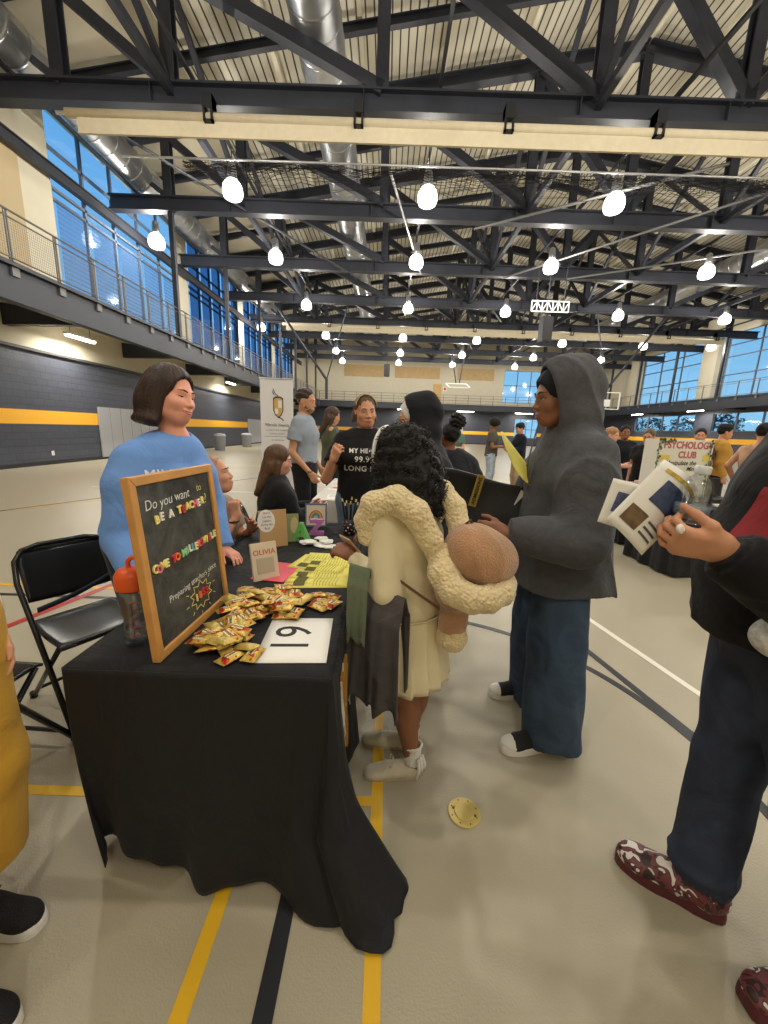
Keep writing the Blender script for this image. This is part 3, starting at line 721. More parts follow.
# score frame and loudspeakers
t = thing('score_frame', 'white tube frame hanging above the grey hooded person', 'sign frame', (6.6, 20, 7.15))
f = MB()
for z in (0, .45): f.bar((0, 0, z), (1.75, 0, z), .05, .05)
for i in range(8): f.bar((i*.25, 0, 0), (i*.25, 0, .45), .04, .04)
for i in range(7): f.bar((i*.25, 0, .45 if i % 2 else 0), ((i+1)*.25, 0, 0 if i % 2 else .45), .035, .035)
f.build('frame', M_white, t); MB().tube([(.2, 0, .45), (.2, 0, 2)], .02, 6).tube([(1.5, 0, .45), (1.5, 0, 2)], .02, 6).build('hanger_rods', M_truss, t)
def spk(label, x, y, z, s, rz):
    t = thing('loudspeaker', label, 'loudspeaker', (x, y, z), rz)
    MB().prism([(-.28*s, -.2*s), (.28*s, -.2*s), (.18*s, .25*s), (-.18*s, .25*s)], (0, 0, 1), 1.15*s, (0, 0, -.57*s)).build('cabinet', M_black, t, bevel=.02)
    MB().box(-.25*s, -.23*s, -.52*s, .25*s, -.2*s, .52*s).build('grille', mat('speaker_grille', (.03, .03, .032), .8), t); MB().tube([(0, 0, .5*s), (0, 0, 9.1-z)], .02, 6).build('hanger', M_truss, t)
spk('black loudspeaker hanging below the white frame', 7.35, 20.0, 6.35, 1.0, .35); spk('small black loudspeaker hanging far down the hall', -.2, 40, 7.1, 1.0, 0)
# outside planting seen through the low right windows
def leaf_bush(label, x, y, r, seed):
    rg = random.Random(seed); t = thing('garden_tree', label, 'tree', (x, y, 0), 0, 'trees outside the right windows')
    lf = MB()
    for i in range(900):
        a = rg.random()*6.28; b = rg.random()*2-1; q = r*(.6+.4*rg.random())*(1+.15*math.sin(a*3)); c = Vector((math.cos(a)*math.sqrt(1-b*b)*q, math.sin(a)*math.sqrt(1-b*b)*q, r+.6+b*q))
        u = Vector((rg.random()-.5, rg.random()-.5, rg.random()-.5)).normalized()*.16; w = u.orthogonal().normalized()*.09
        lf.add([c-u, c+w, c+u, c-w], [(0, 1, 2, 3)])
    lf.build('foliage', mat('leaf_green', (.03, .07, .03), .7, var=.5, vscale=1), t); MB().tube([(0, 0, 0), (.05, 0, 1), (0, .05, r+.3)], [.12, .09, .06], 8).build('trunk', mat('bark', (.06, .045, .03), .9), t)
for i, (y, r) in enumerate(((27, 1.9), (31, 1.6), (38, 1.9), (43, 1.7), (48, 1.8))): leaf_bush('dark green leafy tree outside the low right windows', 31.5+.4*(i % 2), y, r, i)
struct(MB().box(28.0, -20, -.3, 90, 110, -.02), 'trim_14', mat('outdoor_ground', (.05, .06, .04), .9))
# ------------------------------------------------------------------ people
def skin_mat(name, c, rough=.5):
    def fn(m, N, L, b, tc):
        b.inputs['Subsurface Weight'].default_value = .12; b.inputs['Subsurface Radius'].default_value = (.02, .008, .004); b.inputs['Subsurface Scale'].default_value = .5
    return mat(name, c, rough, var=.07, vscale=14, bump=.08, bscale=220, fn=fn, spec=.35)
def rotm(yaw=0, pitch=0, roll=0):
    """head axes in the body frame: yaw to its left, pitch up, roll to its right (degrees)"""
    y, p, r = (math.radians(a) for a in (yaw, pitch, roll))
    return np.array(Matrix.Rotation(y, 3, 'Z') @ Matrix.Rotation(p, 3, 'X') @ Matrix.Rotation(r, 3, 'Y'))
def head_prims(fem=True, smile=0., long=0., chub=0.):
    f = 1 if fem else 0
    P = [ellip((0, -.012, .030), (.074, .094, .086), k=.02),
         ellip((0, .022, -.034), (.060+.006*chub, .068, .082), k=.03),
         ellip((0, .058, -.088), (.027-.004*f, .028, .022), k=.03),
         capsule((-.052, 0, -.06), (-.022, .05, -.09), .018, .02, k=.03),
         capsule((.052, 0, -.06), (.022, .05, -.09), .018, .02, k=.03),
         ellip((-.036, .058, -.03), (.023+.006*chub, .024+.004*smile, .024), k=.022),
         ellip((.036, .058, -.03), (.023+.006*chub, .024+.004*smile, .024), k=.022),
         capsule((-.036, .077, .016), (.036, .077, .016), .012, .012, k=.018),
         ellip((0, .079, -.066), (.026, .014, .018), k=.018),
         capsule((0, .082, .006), (0, .104-.003*f, -.032), .0080, .0105, k=.014),
         ellip((-.0125, .095, -.036), (.0085, .011, .0075), k=.007), ellip((.0125, .095, -.036), (.0085, .011, .0075), k=.007),
         ellip((-.033, .097, -.001), (.017, .014, .0105), k=.008, op='s'), ellip((.033, .097, -.001), (.017, .014, .0105), k=.008, op='s'),
         ellip((-.077, -.008, -.012), (.010, .020, .031), k=.008), ellip((.077, -.008, -.012), (.010, .020, .031), k=.008),
         ellip((-.086, -.004, -.008), (.006, .011, .018), k=.004, op='s'), ellip((.086, -.004, -.008), (.006, .011, .018), k=.004, op='s'),
         capsule((-.02, .0925+.0, -.0625+.004*smile), (.02, .0925, -.0625+.004*smile), .0045, .0045, k=.006),
         capsule((-.016, .091, -.0735+.002*smile), (.016, .091, -.0735+.002*smile), .0055, .0055, k=.006),
         ellip((0, .097, -.068+.003*smile), (.021, .006, .0022), k=.003, op='s')]
    return P
def hand_prims(curl=(25, 30, 20), spread=1., thumb=(35, 20), side=1, s=1., curls=None):
    """wrist at the origin, fingers along +y, back of the hand +z, thumb towards side*x"""
    P = [rbox((0, .048, 0), (.036, .048, .013), .012, k=.02), ellip((0, .01, 0), (.026, .03, .016), k=.02)]
    for i, (bx, ln, r) in enumerate(((.030, .072, .0085), (.0105, .080, .009), (-.0095, .075, .0085), (-.029, .058, .0075))):
        cu = curls[i] if curls else curl
        a = Vector((side*bx, .088 if i < 3 else .080, 0)); ang = 0; sp = math.radians((1.5-i)*4*spread)*side
        P.append(capsule((side*bx*.8, .05, 0), a, .010, r, k=.012))
        for j, fr in enumerate((.45, .30, .25)):
            ang += math.radians(cu[j]); d = Vector((math.sin(sp)*math.cos(ang), math.cos(ang)*math.cos(sp), -math.sin(ang)))
            b = a+d*ln*fr; P.append(capsule(a, b, r*(1-.07*j), r*(1-.07*(j+1)), k=.004)); a = b
    t0 = Vector((side*.022, .018, -.004)); t1 = Vector((side*.046, .045, -.012)); ta, tb = (math.radians(x) for x in thumb)
    t2 = t1+Vector((side*math.sin(ta)*.6, math.cos(ta)*.8, -math.sin(tb))).normalized()*.036
    t3 = t2+Vector((side*math.sin(ta)*.25, math.cos(ta), -math.sin(tb*1.6))).normalized()*.028
    P += [capsule(t0, t1, .015, .0125, k=.014), capsule(t1, t2, .0115, .010, k=.006), capsule(t2, t3, .010, .008, k=.005)]
    return P if s == 1 else xform(P, np.eye(3), (0, 0, 0), s)
class Body: pass
def skeleton(loc, yaw, H=1.7, g=1., J=None, W=None, hs=1., head=(0, 0, 0)):
    """local frame: x to the person's right, y where the person faces, z up; J local overrides, W world overrides"""
    s = H/1.7; B = Body(); B.H = H; B.s = s; B.g = g; B.hs = hs; B.loc = Vector(loc); B.yaw = yaw
    D = dict(pelvis=(0, 0, .93), waist=(0, 0, 1.06), chest=(0, .005, 1.25), top=(0, -.005, 1.37), neck=(0, -.01, 1.43), head=(0, .02, 1.585),
             shL=(-.165, -.01, 1.375), shR=(.165, -.01, 1.375), elL=(-.20, -.03, 1.10), elR=(.20, -.03, 1.10), wrL=(-.20, .04, .87), wrR=(.20, .04, .87),
             hipL=(-.085, 0, .90), hipR=(.085, 0, .90), knL=(-.10, .02, .49), knR=(.10, .02, .49), anL=(-.10, -.03, .085), anR=(.10, -.03, .085))
    D = {k: Vector(v)*s for k, v in D.items()}
    for k, v in (J or {}).items(): D[k] = Vector(v)
    c, sn = math.cos(yaw), math.sin(yaw)
    B.R = Matrix.Rotation(yaw, 3, 'Z'); B.inv = B.R.transposed()
    for k, v in (W or {}).items(): D[k] = B.inv @ (Vector(v)-B.loc)
    for k, v in D.items(): setattr(B, k, v)
    B.side = (B.shR-B.shL).normalized(); B.hside = (B.hipR-B.hipL).normalized()
    B.HR = rotm(*head); B.toe = {'L': 6., 'R': -6.}; B.hand = {}
    return B
def hand_frame(B, S, fdir=None, back=None, world=True):
    wr = getattr(B, 'wr'+S); el = getattr(B, 'el'+S)
    f = (B.inv @ Vector(fdir)) if fdir is not None else (wr-el); f = f.normalized()
    bk = (B.inv @ Vector(back)) if back is not None else (B.side*(1 if S == 'R' else -1))
    z = (bk-f*bk.dot(f)).normalized(); x = f.cross(z)
    return np.array([[x.x, f.x, z.x], [x.y, f.y, z.y], [x.z, f.z, z.z]]), wr
def body_mesh(B, root, m, vox=.006, fem=True, hands=None, feet=True, smile=0., chub=0., mats=None, paint=None, headonly=False):
    s, g = B.s, B.g; P = []
    hp = xform(head_prims(fem, smile, chub=chub), B.HR, B.head, B.hs*s*1.0)
    P += hp; B.hp = head_prims(fem, smile, chub=chub)
    HRm = Matrix(B.HR.tolist()); nk = B.head+HRm @ Vector((0, -.018, -.075))*B.hs*s
    P.append(capsule(B.neck, nk, .052*s, .046*s, k=.025))
    sd = B.side
    P.append(ebone(B.pelvis, B.waist, (.15*s*g, .105*s*g), (.125*s*g, .092*s*g), sd, k=.04))
    P.append(ebone(B.waist, B.chest, (.125*s*g, .092*s*g), (.145*s*g, .105*s*g), sd, k=.04))
    P.append(ebone(B.chest, B.top, (.145*s*g, .105*s*g), (.12*s*g, .075*s*g), sd, k=.04))
    for S in 'LR':
        sh, el, wr = (getattr(B, k+S) for k in ('sh', 'el', 'wr')); gg = .5+.5*g
        P.append(capsule(B.neck-Vector((0, 0, .02)), sh, .045*s, .048*s*gg, k=.04))
        P.append(capsule(sh, el, .047*s*gg, .036*s*gg, k=.02)); P.append(capsule(el, wr, .037*s*gg, .024*s, k=.015))
        hd = (hands or {}).get(S, {}); Rh, w0 = hand_frame(B, S, hd.get('dir'), hd.get('back'))
        # seen along the fingers with the back up, the right hand's thumb is on the frame's -x side
        P += xform(hand_prims(hd.get('curl', (18, 25, 18)), hd.get('spread', 1.), hd.get('thumb', (30, 15)), (-1 if S == 'R' else 1)*hd.get('flip', 1), curls=hd.get('curls')), Rh, w0, s*hd.get('s', .95))
        hip, kn, an = (getattr(B, k+S) for k in ('hip', 'kn', 'an'))
        lg = getattr(B, 'leg', 1.); P.append(capsule(hip, kn, .080*s*g, .052*s*gg*lg, k=.03)); P.append(capsule(kn, an, .050*s*gg*lg, .035*s*gg*(1+(lg-1)*.4), k=.02))
        bk = Vector((0, -.014*s, 0)); P.append(ellip((kn*.68+an*.32)+bk, (.047*s*gg*lg, .047*s*gg*lg, .11*s), k=.03))
        if feet:
            t = math.radians(B.toe[S]); d = Vector((-math.sin(t), math.cos(t), 0))
            z = Vector((0, 0, 1)); foot0 = Vector((an.x, an.y, max(an.z-.05*s, .03)))
            P.append(capsule(foot0-d*.02*s, foot0+d*.13*s-z*.012, .034*s, .026*s, k=.03))
    pts = [getattr(B, k) for k in ('pelvis', 'neck', 'head', 'shL', 'shR', 'elL', 'elR', 'wrL', 'wrR', 'hipL', 'hipR', 'knL', 'knR', 'anL', 'anR')]
    lo = [min(p[i] for p in pts)-.2 for i in range(3)]; hi = [max(p[i] for p in pts)+.2 for i in range(3)]
    lo[2] = max(lo[2], min(p.z for p in pts)-.12)
    if not feet: lo[2] = min(p.z for p in pts)-.02
    B.lo, B.hi = lo, hi
    return sdf_mesh('body', P, vox, mats or m, root, lo, hi, paint=paint)
def head_pt(B, v): return B.head+Matrix(B.HR.tolist()) @ Vector(v)*B.hs*B.s
def head_mat(B):
    M = Matrix(B.HR.tolist()).to_4x4(); M.translation = B.head; return M @ Matrix.Scale(B.hs*B.s, 4)
def face_y(B, x, z, y0=.16, back=False):
    y = y0
    for _ in range(24):
        d = float(sdf_eval(B.hp, np.array([[x, y, z]], f32))[0])
        if d < .0004: break
        y -= max(d*.9, .0003)
    return y
def face_details(B, root, iris=(.05, .025, .012), brow=(.03, .018, .012), lip=(.5, .16, .14), lid=None, smile=0., squint=.45, look=(0, 0), teeth=False, lash=True, browdy=0.):
    M = head_mat(B); em = mat('eye_white', (.75, .73, .70), .25); im = mat('iris_%d' % int(iris[0]*1000), iris, .15)
    for sx in (-1, 1):
        mb = MB(); n = 16; c = Vector((sx*.0325, .0695, 0)); r = .0145; yaw = math.radians(look[0]); pit = math.radians(look[1])
        Rl = Matrix.Rotation(-yaw, 3, 'Z') @ Matrix.Rotation(pit, 3, 'X')
        prof = [(0, 0), (.42, 0), (.42, 1), (1.0, 1), (1.57, 1), (2.2, 1)]
        vs = []; rings = [0., .2, .42, .43, .9, 1.4, 2.0]
        for a in rings:
            for t in range(n):
                q = Rl @ Vector((math.sin(a)*math.cos(t*2*math.pi/n), math.cos(a), math.sin(a)*math.sin(t*2*math.pi/n))); vs.append(c+q*r)
        for i in range(len(rings)-1):
            mb.cur = 1 if i < 2 else 0
            mb.add(vs if i == 0 else [], [])
            for t in range(n):
                mb.f.append((i*n+t, i*n+(t+1) % n, (i+1)*n+(t+1) % n, (i+1)*n+t)); mb.mi.append(mb.cur)
        mb.build('eye', [em, im], root, smooth=False, xf=M)
        root_kids = KIDS[root.name][-1]
        for p in root_kids.data.polygons: p.use_smooth = True
        # upper eyelid with lash line
        lm = MB(); vs = []; nu, nv = 9, 5; rr = .0158
        for j in range(nv):
            el = math.radians(85)*(1-j/(nv-1))+math.radians(26*(1-squint*2)+2)*(j/(nv-1))
            for i in range(nu):
                az = math.radians(-75+150*i/(nu-1)); e2 = el*(1 if j < nv-1 else math.cos(az*.8))
                vs.append(c+Vector((math.sin(az)*math.cos(e2), math.cos(az)*math.cos(e2), math.sin(e2)))*rr)
        fs = [(j*nu+i, j*nu+i+1, (j+1)*nu+i+1, (j+1)*nu+i) for j in range(nv-1) for i in range(nu-1)]
        lm.add(vs, fs).build('eyelid', lid, root, smooth=True, xf=M)
        if lash:
            edge = vs[-nu:]; MB().tube([p+(p-c).normalized()*.0006 for p in edge], .0011, 5).build('eyelash', mat('lash', (.012, .009, .008), .7), root, xf=M)
        bp = []
        for i in range(7):
            t = i/6; x = sx*(.012+.038*t); z = .0185+browdy+.008*math.sin(t*2.4)-.003*t; bp.append((x, face_y(B, x, z)+.0005, z))
        MB().tube(bp, [.002, .0034, .0038, .0036, .0030, .0023, .001], 6).build('eyebrow', mat('brow_%d' % int(brow[0]*1000), brow, .85), root, smooth=True, xf=M)
    mb = MB()
    for up in (1, 0):
        pts = []; rs = []
        for i in range(11):
            t = -1+i/5.; w = .0235+.008*smile; x = t*w
            z = (-.0635 if up else -.0728)+(.0045 if up else .004)*(0)+(.006*smile)*t*t+(-.0035 if up else .005)*t*t+(.0012*(abs(t)*(1-abs(t)))*4 if up else 0)
            z += .002*smile
            pts.append((x, face_y(B, x, z)-.0018, z)); rs.append((.0034 if up else .0042)*(1-.22*smile)*math.sqrt(max(.04, 1-t*t)))
        mb.tube(pts, rs, 8)
    mb.build('lips', mat('lip_%d_%d' % (int(lip[0]*100), int(lip[1]*100)), lip, .4), root, smooth=True, xf=M)
    if teeth:
        pts = [(x, face_y(B, x, -.067)+.001, -.0665+5*x*x) for x in (-.017, -.009, 0, .009, .017)]
        MB().tube(pts, [.001, .0028, .0032, .0028, .001], 8).build('teeth', mat('teeth', (.85, .82, .76), .3), root, smooth=True, xf=M)
def top_mesh(B, root, name, m, e=.018, hem=None, hemr=None, sleeve='long', sl_r=(.07, .06, .045), amp=.006, neckr=.062, neckdz=0., vox=.007, cuff=None, bust=0., belly=0., seed=0., extra=None, fscale=9., side=None, rel=1, neckfwd=.01):
    s, g = B.s, B.g; sd = B.side; P = []; gg = 1
    hem = Vector(hem) if hem is not None else B.pelvis-Vector((0, 0, .05*s)); hr = hemr or ((.16*g+e)*s, (.115*g+e)*s)
    P.append(ebone(hem, B.waist, hr, ((.135*g+e+belly*.4)*s, (.10*g+e+belly)*s), sd, k=.03, flat=2))
    P.append(ebone(B.waist, B.chest, ((.135*g+e+belly*.4)*s, (.10*g+e+belly)*s), ((.15*g+e)*s, (.11*g+e)*s), sd, k=.03))
    P.append(ebone(B.chest, B.top, ((.15*g+e)*s, (.11*g+e)*s), ((.125*g+e)*s, (.075*g+e)*s), sd, k=.04))
    if bust:
        fw = Vector((0, 1, 0))
        for q in (-1, 1): P.append(ellip(B.chest+sd*(q*.062*s)+fw*(.085*g+e*.6)*s-Vector((0, 0, .01*s)), (.062*s, (.045+bust)*s, .06*s), k=.04))
    for S in 'LR':
        sh, el, wr = (getattr(B, k+S) for k in ('sh', 'el', 'wr'))
        P.append(capsule(B.neck-Vector((0, 0, .045*s)), sh-Vector((0, 0, .022*s)), (.045+e*.4)*s, (.036+e*.8)*s, k=.05)); sh = sh.lerp(el, .04)-(sh-B.neck)*.07; m_ = sh.lerp(el, .32)
        if sleeve == 'long':
            P.append(capsule(sh, m_, sl_r[0]*s*.74, sl_r[0]*s*.95, k=.04)); P.append(capsule(m_, el, sl_r[0]*s*.95, sl_r[1]*s, k=.03)); end = el.lerp(wr, .96)
            P.append(capsule(el, end, sl_r[1]*s, sl_r[2]*s, k=.02, flat=1))
            if cuff:
                c0 = el.lerp(wr, .80); P.append(capsule(c0, el.lerp(wr, .99), cuff*s, cuff*s*.96, k=.004, flat=3))
        elif sleeve == 'short':
            P.append(capsule(sh, m_, sl_r[0]*s*.76, sl_r[0]*s*.95, k=.04)); P.append(capsule(m_, sh.lerp(el, .62), sl_r[0]*s*.95, sl_r[1]*s, k=.01, flat=1))
        elif sleeve == 'mid':
            P.append(capsule(sh, el, sl_r[0]*s, sl_r[1]*s, k=.03, flat=1))
    if extra: P += extra
    if neckr: P.append(capsule(B.neck+Vector((0, neckfwd-.004, -.01+neckdz))*s, B.neck+Vector((0, .0, .3))*s, neckr*s, neckr*s*1.1, k=.012, op='s'))
    lo = [x-.06 for x in B.lo]; hi = [x+.06 for x in B.hi]; lo[2] = min(hem.z-.05, B.wrL.z-.1, B.wrR.z-.1); hi[2] = max(B.neck.z, B.shL.z, B.shR.z, B.elL.z, B.elR.z, B.wrL.z, B.wrR.z)+.14
    if extra: hi[2] = max(hi[2], B.head.z+.24)
    return sdf_mesh(name, P, vox, m, root, lo, hi, disp=folds(amp, fscale, seed) if amp else None, rel=rel)
def pants_mesh(B, root, name, m, r=(.1, .075, .065), e=.015, amp=.005, endL=None, endR=None, top=None, vox=.008, seed=3., fscale=11., pool=0., extra=None):
    s, g = B.s, B.g; P = []; top = top or B.waist-Vector((0, 0, .02))
    P.append(ebone(B.pelvis-Vector((0, 0, .02*s)), top, ((.16*g+e)*s, (.115*g+e)*s), ((.138*g+e)*s, (.1*g+e)*s), B.hside, k=.03, flat=1))
    for S, end in (('L', endL), ('R', endR)):
        hip, kn, an = (getattr(B, k+S) for k in ('hip', 'kn', 'an')); en = Vector(end) if end is not None else kn.lerp(an, .98)
        P.append(capsule(hip, kn, r[0]*s*g, r[1]*s, k=.03)); P.append(capsule(kn, en, r[1]*s, r[2]*s, k=.03, flat=1))
        if pool: P.append(ellip(en+Vector((0, 0, .05)), (r[2]*s*1.06, r[2]*s*1.06, .03), k=.02))
    if extra: P += extra
    lo = [x-.08 for x in B.lo]; hi = [x+.08 for x in B.hi]; lo[2] = min(B.anL.z, B.anR.z)-.14; hi[2] = max(top.z, B.hipL.z, B.hipR.z)+.16
    return sdf_mesh(name, P, vox, m, root, lo, hi, disp=folds(amp, fscale, seed))
def foot_M(pos, ang, s=1.):
    """heel at pos on the floor, toes towards angle ang (radians, 0 = +y)"""
    return Matrix.Translation(Vector(pos)) @ Matrix.Rotation(ang, 4, 'Z') @ Matrix.Scale(s, 4)
def shoe(root, pos, ang, upper, sole, L=.27, w=1., laces=None, low=True, solez=.028, name='shoe', toecap=None, vox=.004, side=1):
    s = L/.27; M = foot_M(pos, ang, s); R = np.array((M.to_3x3()*(1/s)).normalized()); z0 = solez
    P = [ellip((0, .045, z0+.03), (.034*w, .046, .045), k=.03), ellip((0, .125, z0+.018), (.039*w, .075, .040), k=.03),
         ellip((side*.004, .205, z0+.008), (.044*w, .062, .028), k=.03), capsule((0, .06, z0+.035), (0, .15, z0+.038), .030*w, .020, k=.02),
         capsule((0, .045, z0+.03), (0, .035, z0+(.05 if low else .11)), .036*w, .036*w, k=.015, flat=1),
         capsule((0, .05, z0+.045), (0, .03, z0+.2), .027*w, .032*w, k=.006, op='s'), plane((0, 0, z0-.012), (0, 0, -1))]
    P = xform(P, R, M.translation, s)
    c = M @ Vector((0, .13, .05)); e = .2*s
    mt = [upper] + ([toecap] if toecap else [])
    pf = None
    if toecap:
        Mi = np.array(M.inverted())
        def pf(fc):
            q = fc@Mi[:3, :3].T+Mi[:3, 3]; return ((q[:, 1] > .215)).astype(int)
    o = sdf_mesh(name, P, vox, mt, root, (c.x-e, c.y-e, c.z-.08), (c.x+e, c.y+e, c.z+.14), paint=pf)
    def out(t):
        a = t*2*math.pi; y = .134-.134*math.cos(a); u = y/.268
        wd = .036+.012*math.sin(u*math.pi*.5)**2-.006*math.exp(-((u-.42)/.13)**2)
        return (wd*w*math.copysign(min(1, abs(math.sin(a))**.55), math.sin(a))+side*.006*u*u, y+.0)
    poly = [out(i/36) for i in range(36)]
    sb = MB(); vs = []
    for z, k in ((0, .97), (.004, 1.), (z0*.8, 1.), (z0+.006, .97)):
        vs += [M @ Vector((x*k, .134+(y-.134)*k, z)) for x, y in poly]
    fs = [(j*36+i, j*36+(i+1) % 36, (j+1)*36+(i+1) % 36, (j+1)*36+i) for j in range(3) for i in range(36)]+[tuple(range(36))[::-1], tuple(range(108, 144))]
    sb.add(vs, fs).build('sole', sole, o)
    if laces:
        lb = MB()
        for i in range(4):
            y = .12+.022*i; z = z0+.062-.009*i
            lb.tube([M @ Vector(v) for v in ((-.022, y, z-.008), (0, y+.004, z+.003), (.022, y, z-.008))], .0022*s, 6)
        for q in (-1, 1): lb.tube([M @ Vector(v) for v in ((0, .115, z0+.066), (q*.018, .105, z0+.078), (q*.03, .115, z0+.064), (q*.012, .122, z0+.064))], .0018*s, 6)
        lb.build('laces', laces, o)
    return o
def person(label, B, group=None, name='person'):
    r = thing(name, label, 'person', B.loc, B.yaw, group)
    return r
def hair_mesh(B, root, prims, m, vox=.006, amp=.003, scale=90., world=False, lo=-.3, hi=.22, name='hair', streak=True, rel=1):
    P = xform(prims, B.HR, B.head, B.hs*B.s)
    Ri = B.HR.astype(f32); o = _arr(B.head)
    def dsp(Pt):
        q = (Pt-o)@Ri
        a = np.arctan2(q[:, 0], q[:, 1]+.02)
        if streak: return amp*(np.sin(a*38+3*np.sin(q[:, 2]*22)+2*np.sin(a*7))*.6+np.sin(a*17+q[:, 2]*30)*.6)
        return amp*(np.sin(q[:, 0]*scale+2*np.sin(q[:, 1]*scale*.7))*np.sin(q[:, 1]*scale+2*np.sin(q[:, 2]*scale*.8))+np.sin(q[:, 2]*scale*1.3+2*np.sin(q[:, 0]*scale*.6)))
    c = B.head
    return sdf_mesh(name, P, vox, m, root, (c.x-.22, c.y-.22, c.z+lo), (c.x+.22, c.y+.22, c.z+hi), disp=dsp, rel=rel)
# a scalp cap that leaves the face free (head frame)
def cap_prims(th=.012, front=.055, fz=.065):
    return [ellip((0, -.014, .034), (.074+th, .094+th, .086+th), k=.01),
            ellip((0, .085+.02, -.035), (.088, .075, .112), k=.014, op='s')]
def yaw_of(dx, dy): return math.atan2(-dx, dy)
# ------------------------------------------------------------------ the draped table and what lies on it
TX0, TX1, TY0, TY1, TZ = -.893, -.128, .970, 2.81, .745
def drape_fn(m, N, L, b, tc):
    mp = N.new('ShaderNodeMapping'); mp.inputs['Scale'].default_value = (1, 1, .5); L.new(tc.outputs['Object'], mp.inputs[0])
    w = N.new('ShaderNodeTexNoise'); w.inputs['Scale'].default_value = 3.2; w.inputs['Detail'].default_value = 5; w.inputs['Distortion'].default_value = 1.6; L.new(mp.outputs[0], w.inputs['Vector'])
    b2 = N.new('ShaderNodeBump'); b2.inputs['Strength'].default_value = .35; b2.inputs['Distance'].default_value = .08; L.new(w.outputs['Fac'], b2.inputs['Height']); L.new(b2.outputs[0], b.inputs['Normal'])
M_cloth = mat('black_cloth', (.010, .010, .0115), .72, sheen=.03, spec=.35, fn=drape_fn)
t = thing('folding_table', 'long folding table hidden under the black tablecloth', 'table', ((TX0+TX1)/2, (TY0+TY1)/2, 0))
hw, hl = .36, .90
MB().box(-hw, -hl, .705, hw, hl, .738).build('tabletop', mat('table_grey', srgb(190, 188, 182), .6), t, bevel=.008)
for sy in (-1, 1):
    for sx in (-1, 1): MB().tube([(sx*.31, sy*.70, .705), (sx*.31, sy*.66, .0)], .014, 8).build('leg', M_rail, t)
    MB().tube([(-.31, sy*.67, .15), (.31, sy*.67, .15)], .010, 8).build('crossbar', M_rail, t)
def cloth_side(n=260, rows=34):
    """perimeter of the top, walked counter-clockwise from the back left, and the skirt hanging from it"""
    cr = .012; x0, x1, y0, y1 = TX0, TX1, TY0, TY1; per = []
    def corner(cx, cy, a0): return [(cx+cr*math.cos(a0+i*math.pi/16), cy+cr*math.sin(a0+i*math.pi/16), a0+i*math.pi/16) for i in range(9)]
    pts = [] 
    def seg(a, b, ang, m):
        return [(a[0]+(b[0]-a[0])*i/m, a[1]+(b[1]-a[1])*i/m, ang) for i in range(1, m)]
    pts += seg((x0, y1-cr), (x0, y0+cr), math.pi, 70); pts += corner(x0+cr, y0+cr, math.pi)
    pts += seg((x0+cr, y0), (x1-cr, y0), 1.5*math.pi, 60); pts += corner(x1-cr, y0+cr, 1.5*math.pi)
    pts += seg((x1, y0+cr), (x1, y1-cr), 0, 70); pts += corner(x1-cr, y1-cr, 0)
    pts += seg((x1-cr, y1), (x0+cr, y1), .5*math.pi, 40); pts += corner(x0+cr, y1-cr, .5*math.pi)
    return pts
PT = cloth_side(); NP = len(PT); ROWS = 40
def hemz(x, y, a):
    """height of the hem above the floor round the table"""
    if abs(a-1.5*math.pi) < .1:                       # front
        u = (x-TX0)/(TX1-TX0)
        return .055+.035*math.sin(u*9+1)*(1-u)+.02*math.sin(u*23)-.03*u if u > .1 else .09
    return .03
vs = []; 
for j in range(ROWS):
    f = j/(ROWS-1)
    for i, (x, y, a) in enumerate(PT):
        nx, ny = math.cos(a), math.sin(a)
        s = i/NP*2*math.pi
        front = max(0, -ny); right = max(0, nx); 
        q = ((x-TX0)/(TX1-TX0)); v = (y-TY0)/(TY1-TY0)
        hz = hemz(x, y, a) if ny > -.99 or True else 0
        hz = .06*(1-q)*front+.012*front+.03*(1-front)+front*.03*math.sin(q*8.0+.6)*(1-q)
        drop = (TZ-hz)
        # fold pattern: few wide pleats, growing towards the hem
        ph = (x*9.0 if front > .5 else y*10.0)
        w = .5*math.sin(ph*1.3+.7)+.35*math.sin(ph*2.9+1.9)+.2*math.sin(ph*5.3+f*1.5)
        amp = .045*f**1.4
        corner = 1.0 if (front > .02 and abs(nx) > .02) else 0.
        bulge = amp*w+.012*f
        # near right corner: the long end of the cloth trails out over the floor
        dcr = math.hypot(x-TX1, y-TY0); tail = math.exp(-(dcr/.13)**2)
        dcl = math.hypot(x-TX0, y-TY0); tl = math.exp(-(dcl/.10)**2)
        out = bulge+tl*(-.055*f*f)+tail*(.03*f+.11*max(0, f-.5)**1.2*2)
        z = TZ-drop*f
        px, py = x+nx*out, y+ny*out
        if tail > .02:
            k = tail*max(0, (f-.72)/.28)
            px += .115*k; py += -.045*k*(1-.2*nx); z = max(.006+.01*abs(math.sin(i*.9))*k, z-.03*k)
            px += .02*math.sin(i*.8+f*3)*tail*f; py += .02*math.cos(i*.7)*tail*f
        if f < .03: px, py = x, y
        z += .004*math.sin(ph*3)*f
        vs.append((px, py, max(z, .004)))
mb = MB(); fs = []
for j in range(ROWS-1):
    for i in range(NP):
        a = j*NP+i; b = j*NP+(i+1) % NP; fs.append((a, b, b+NP, a+NP))
mb.add(vs, fs)
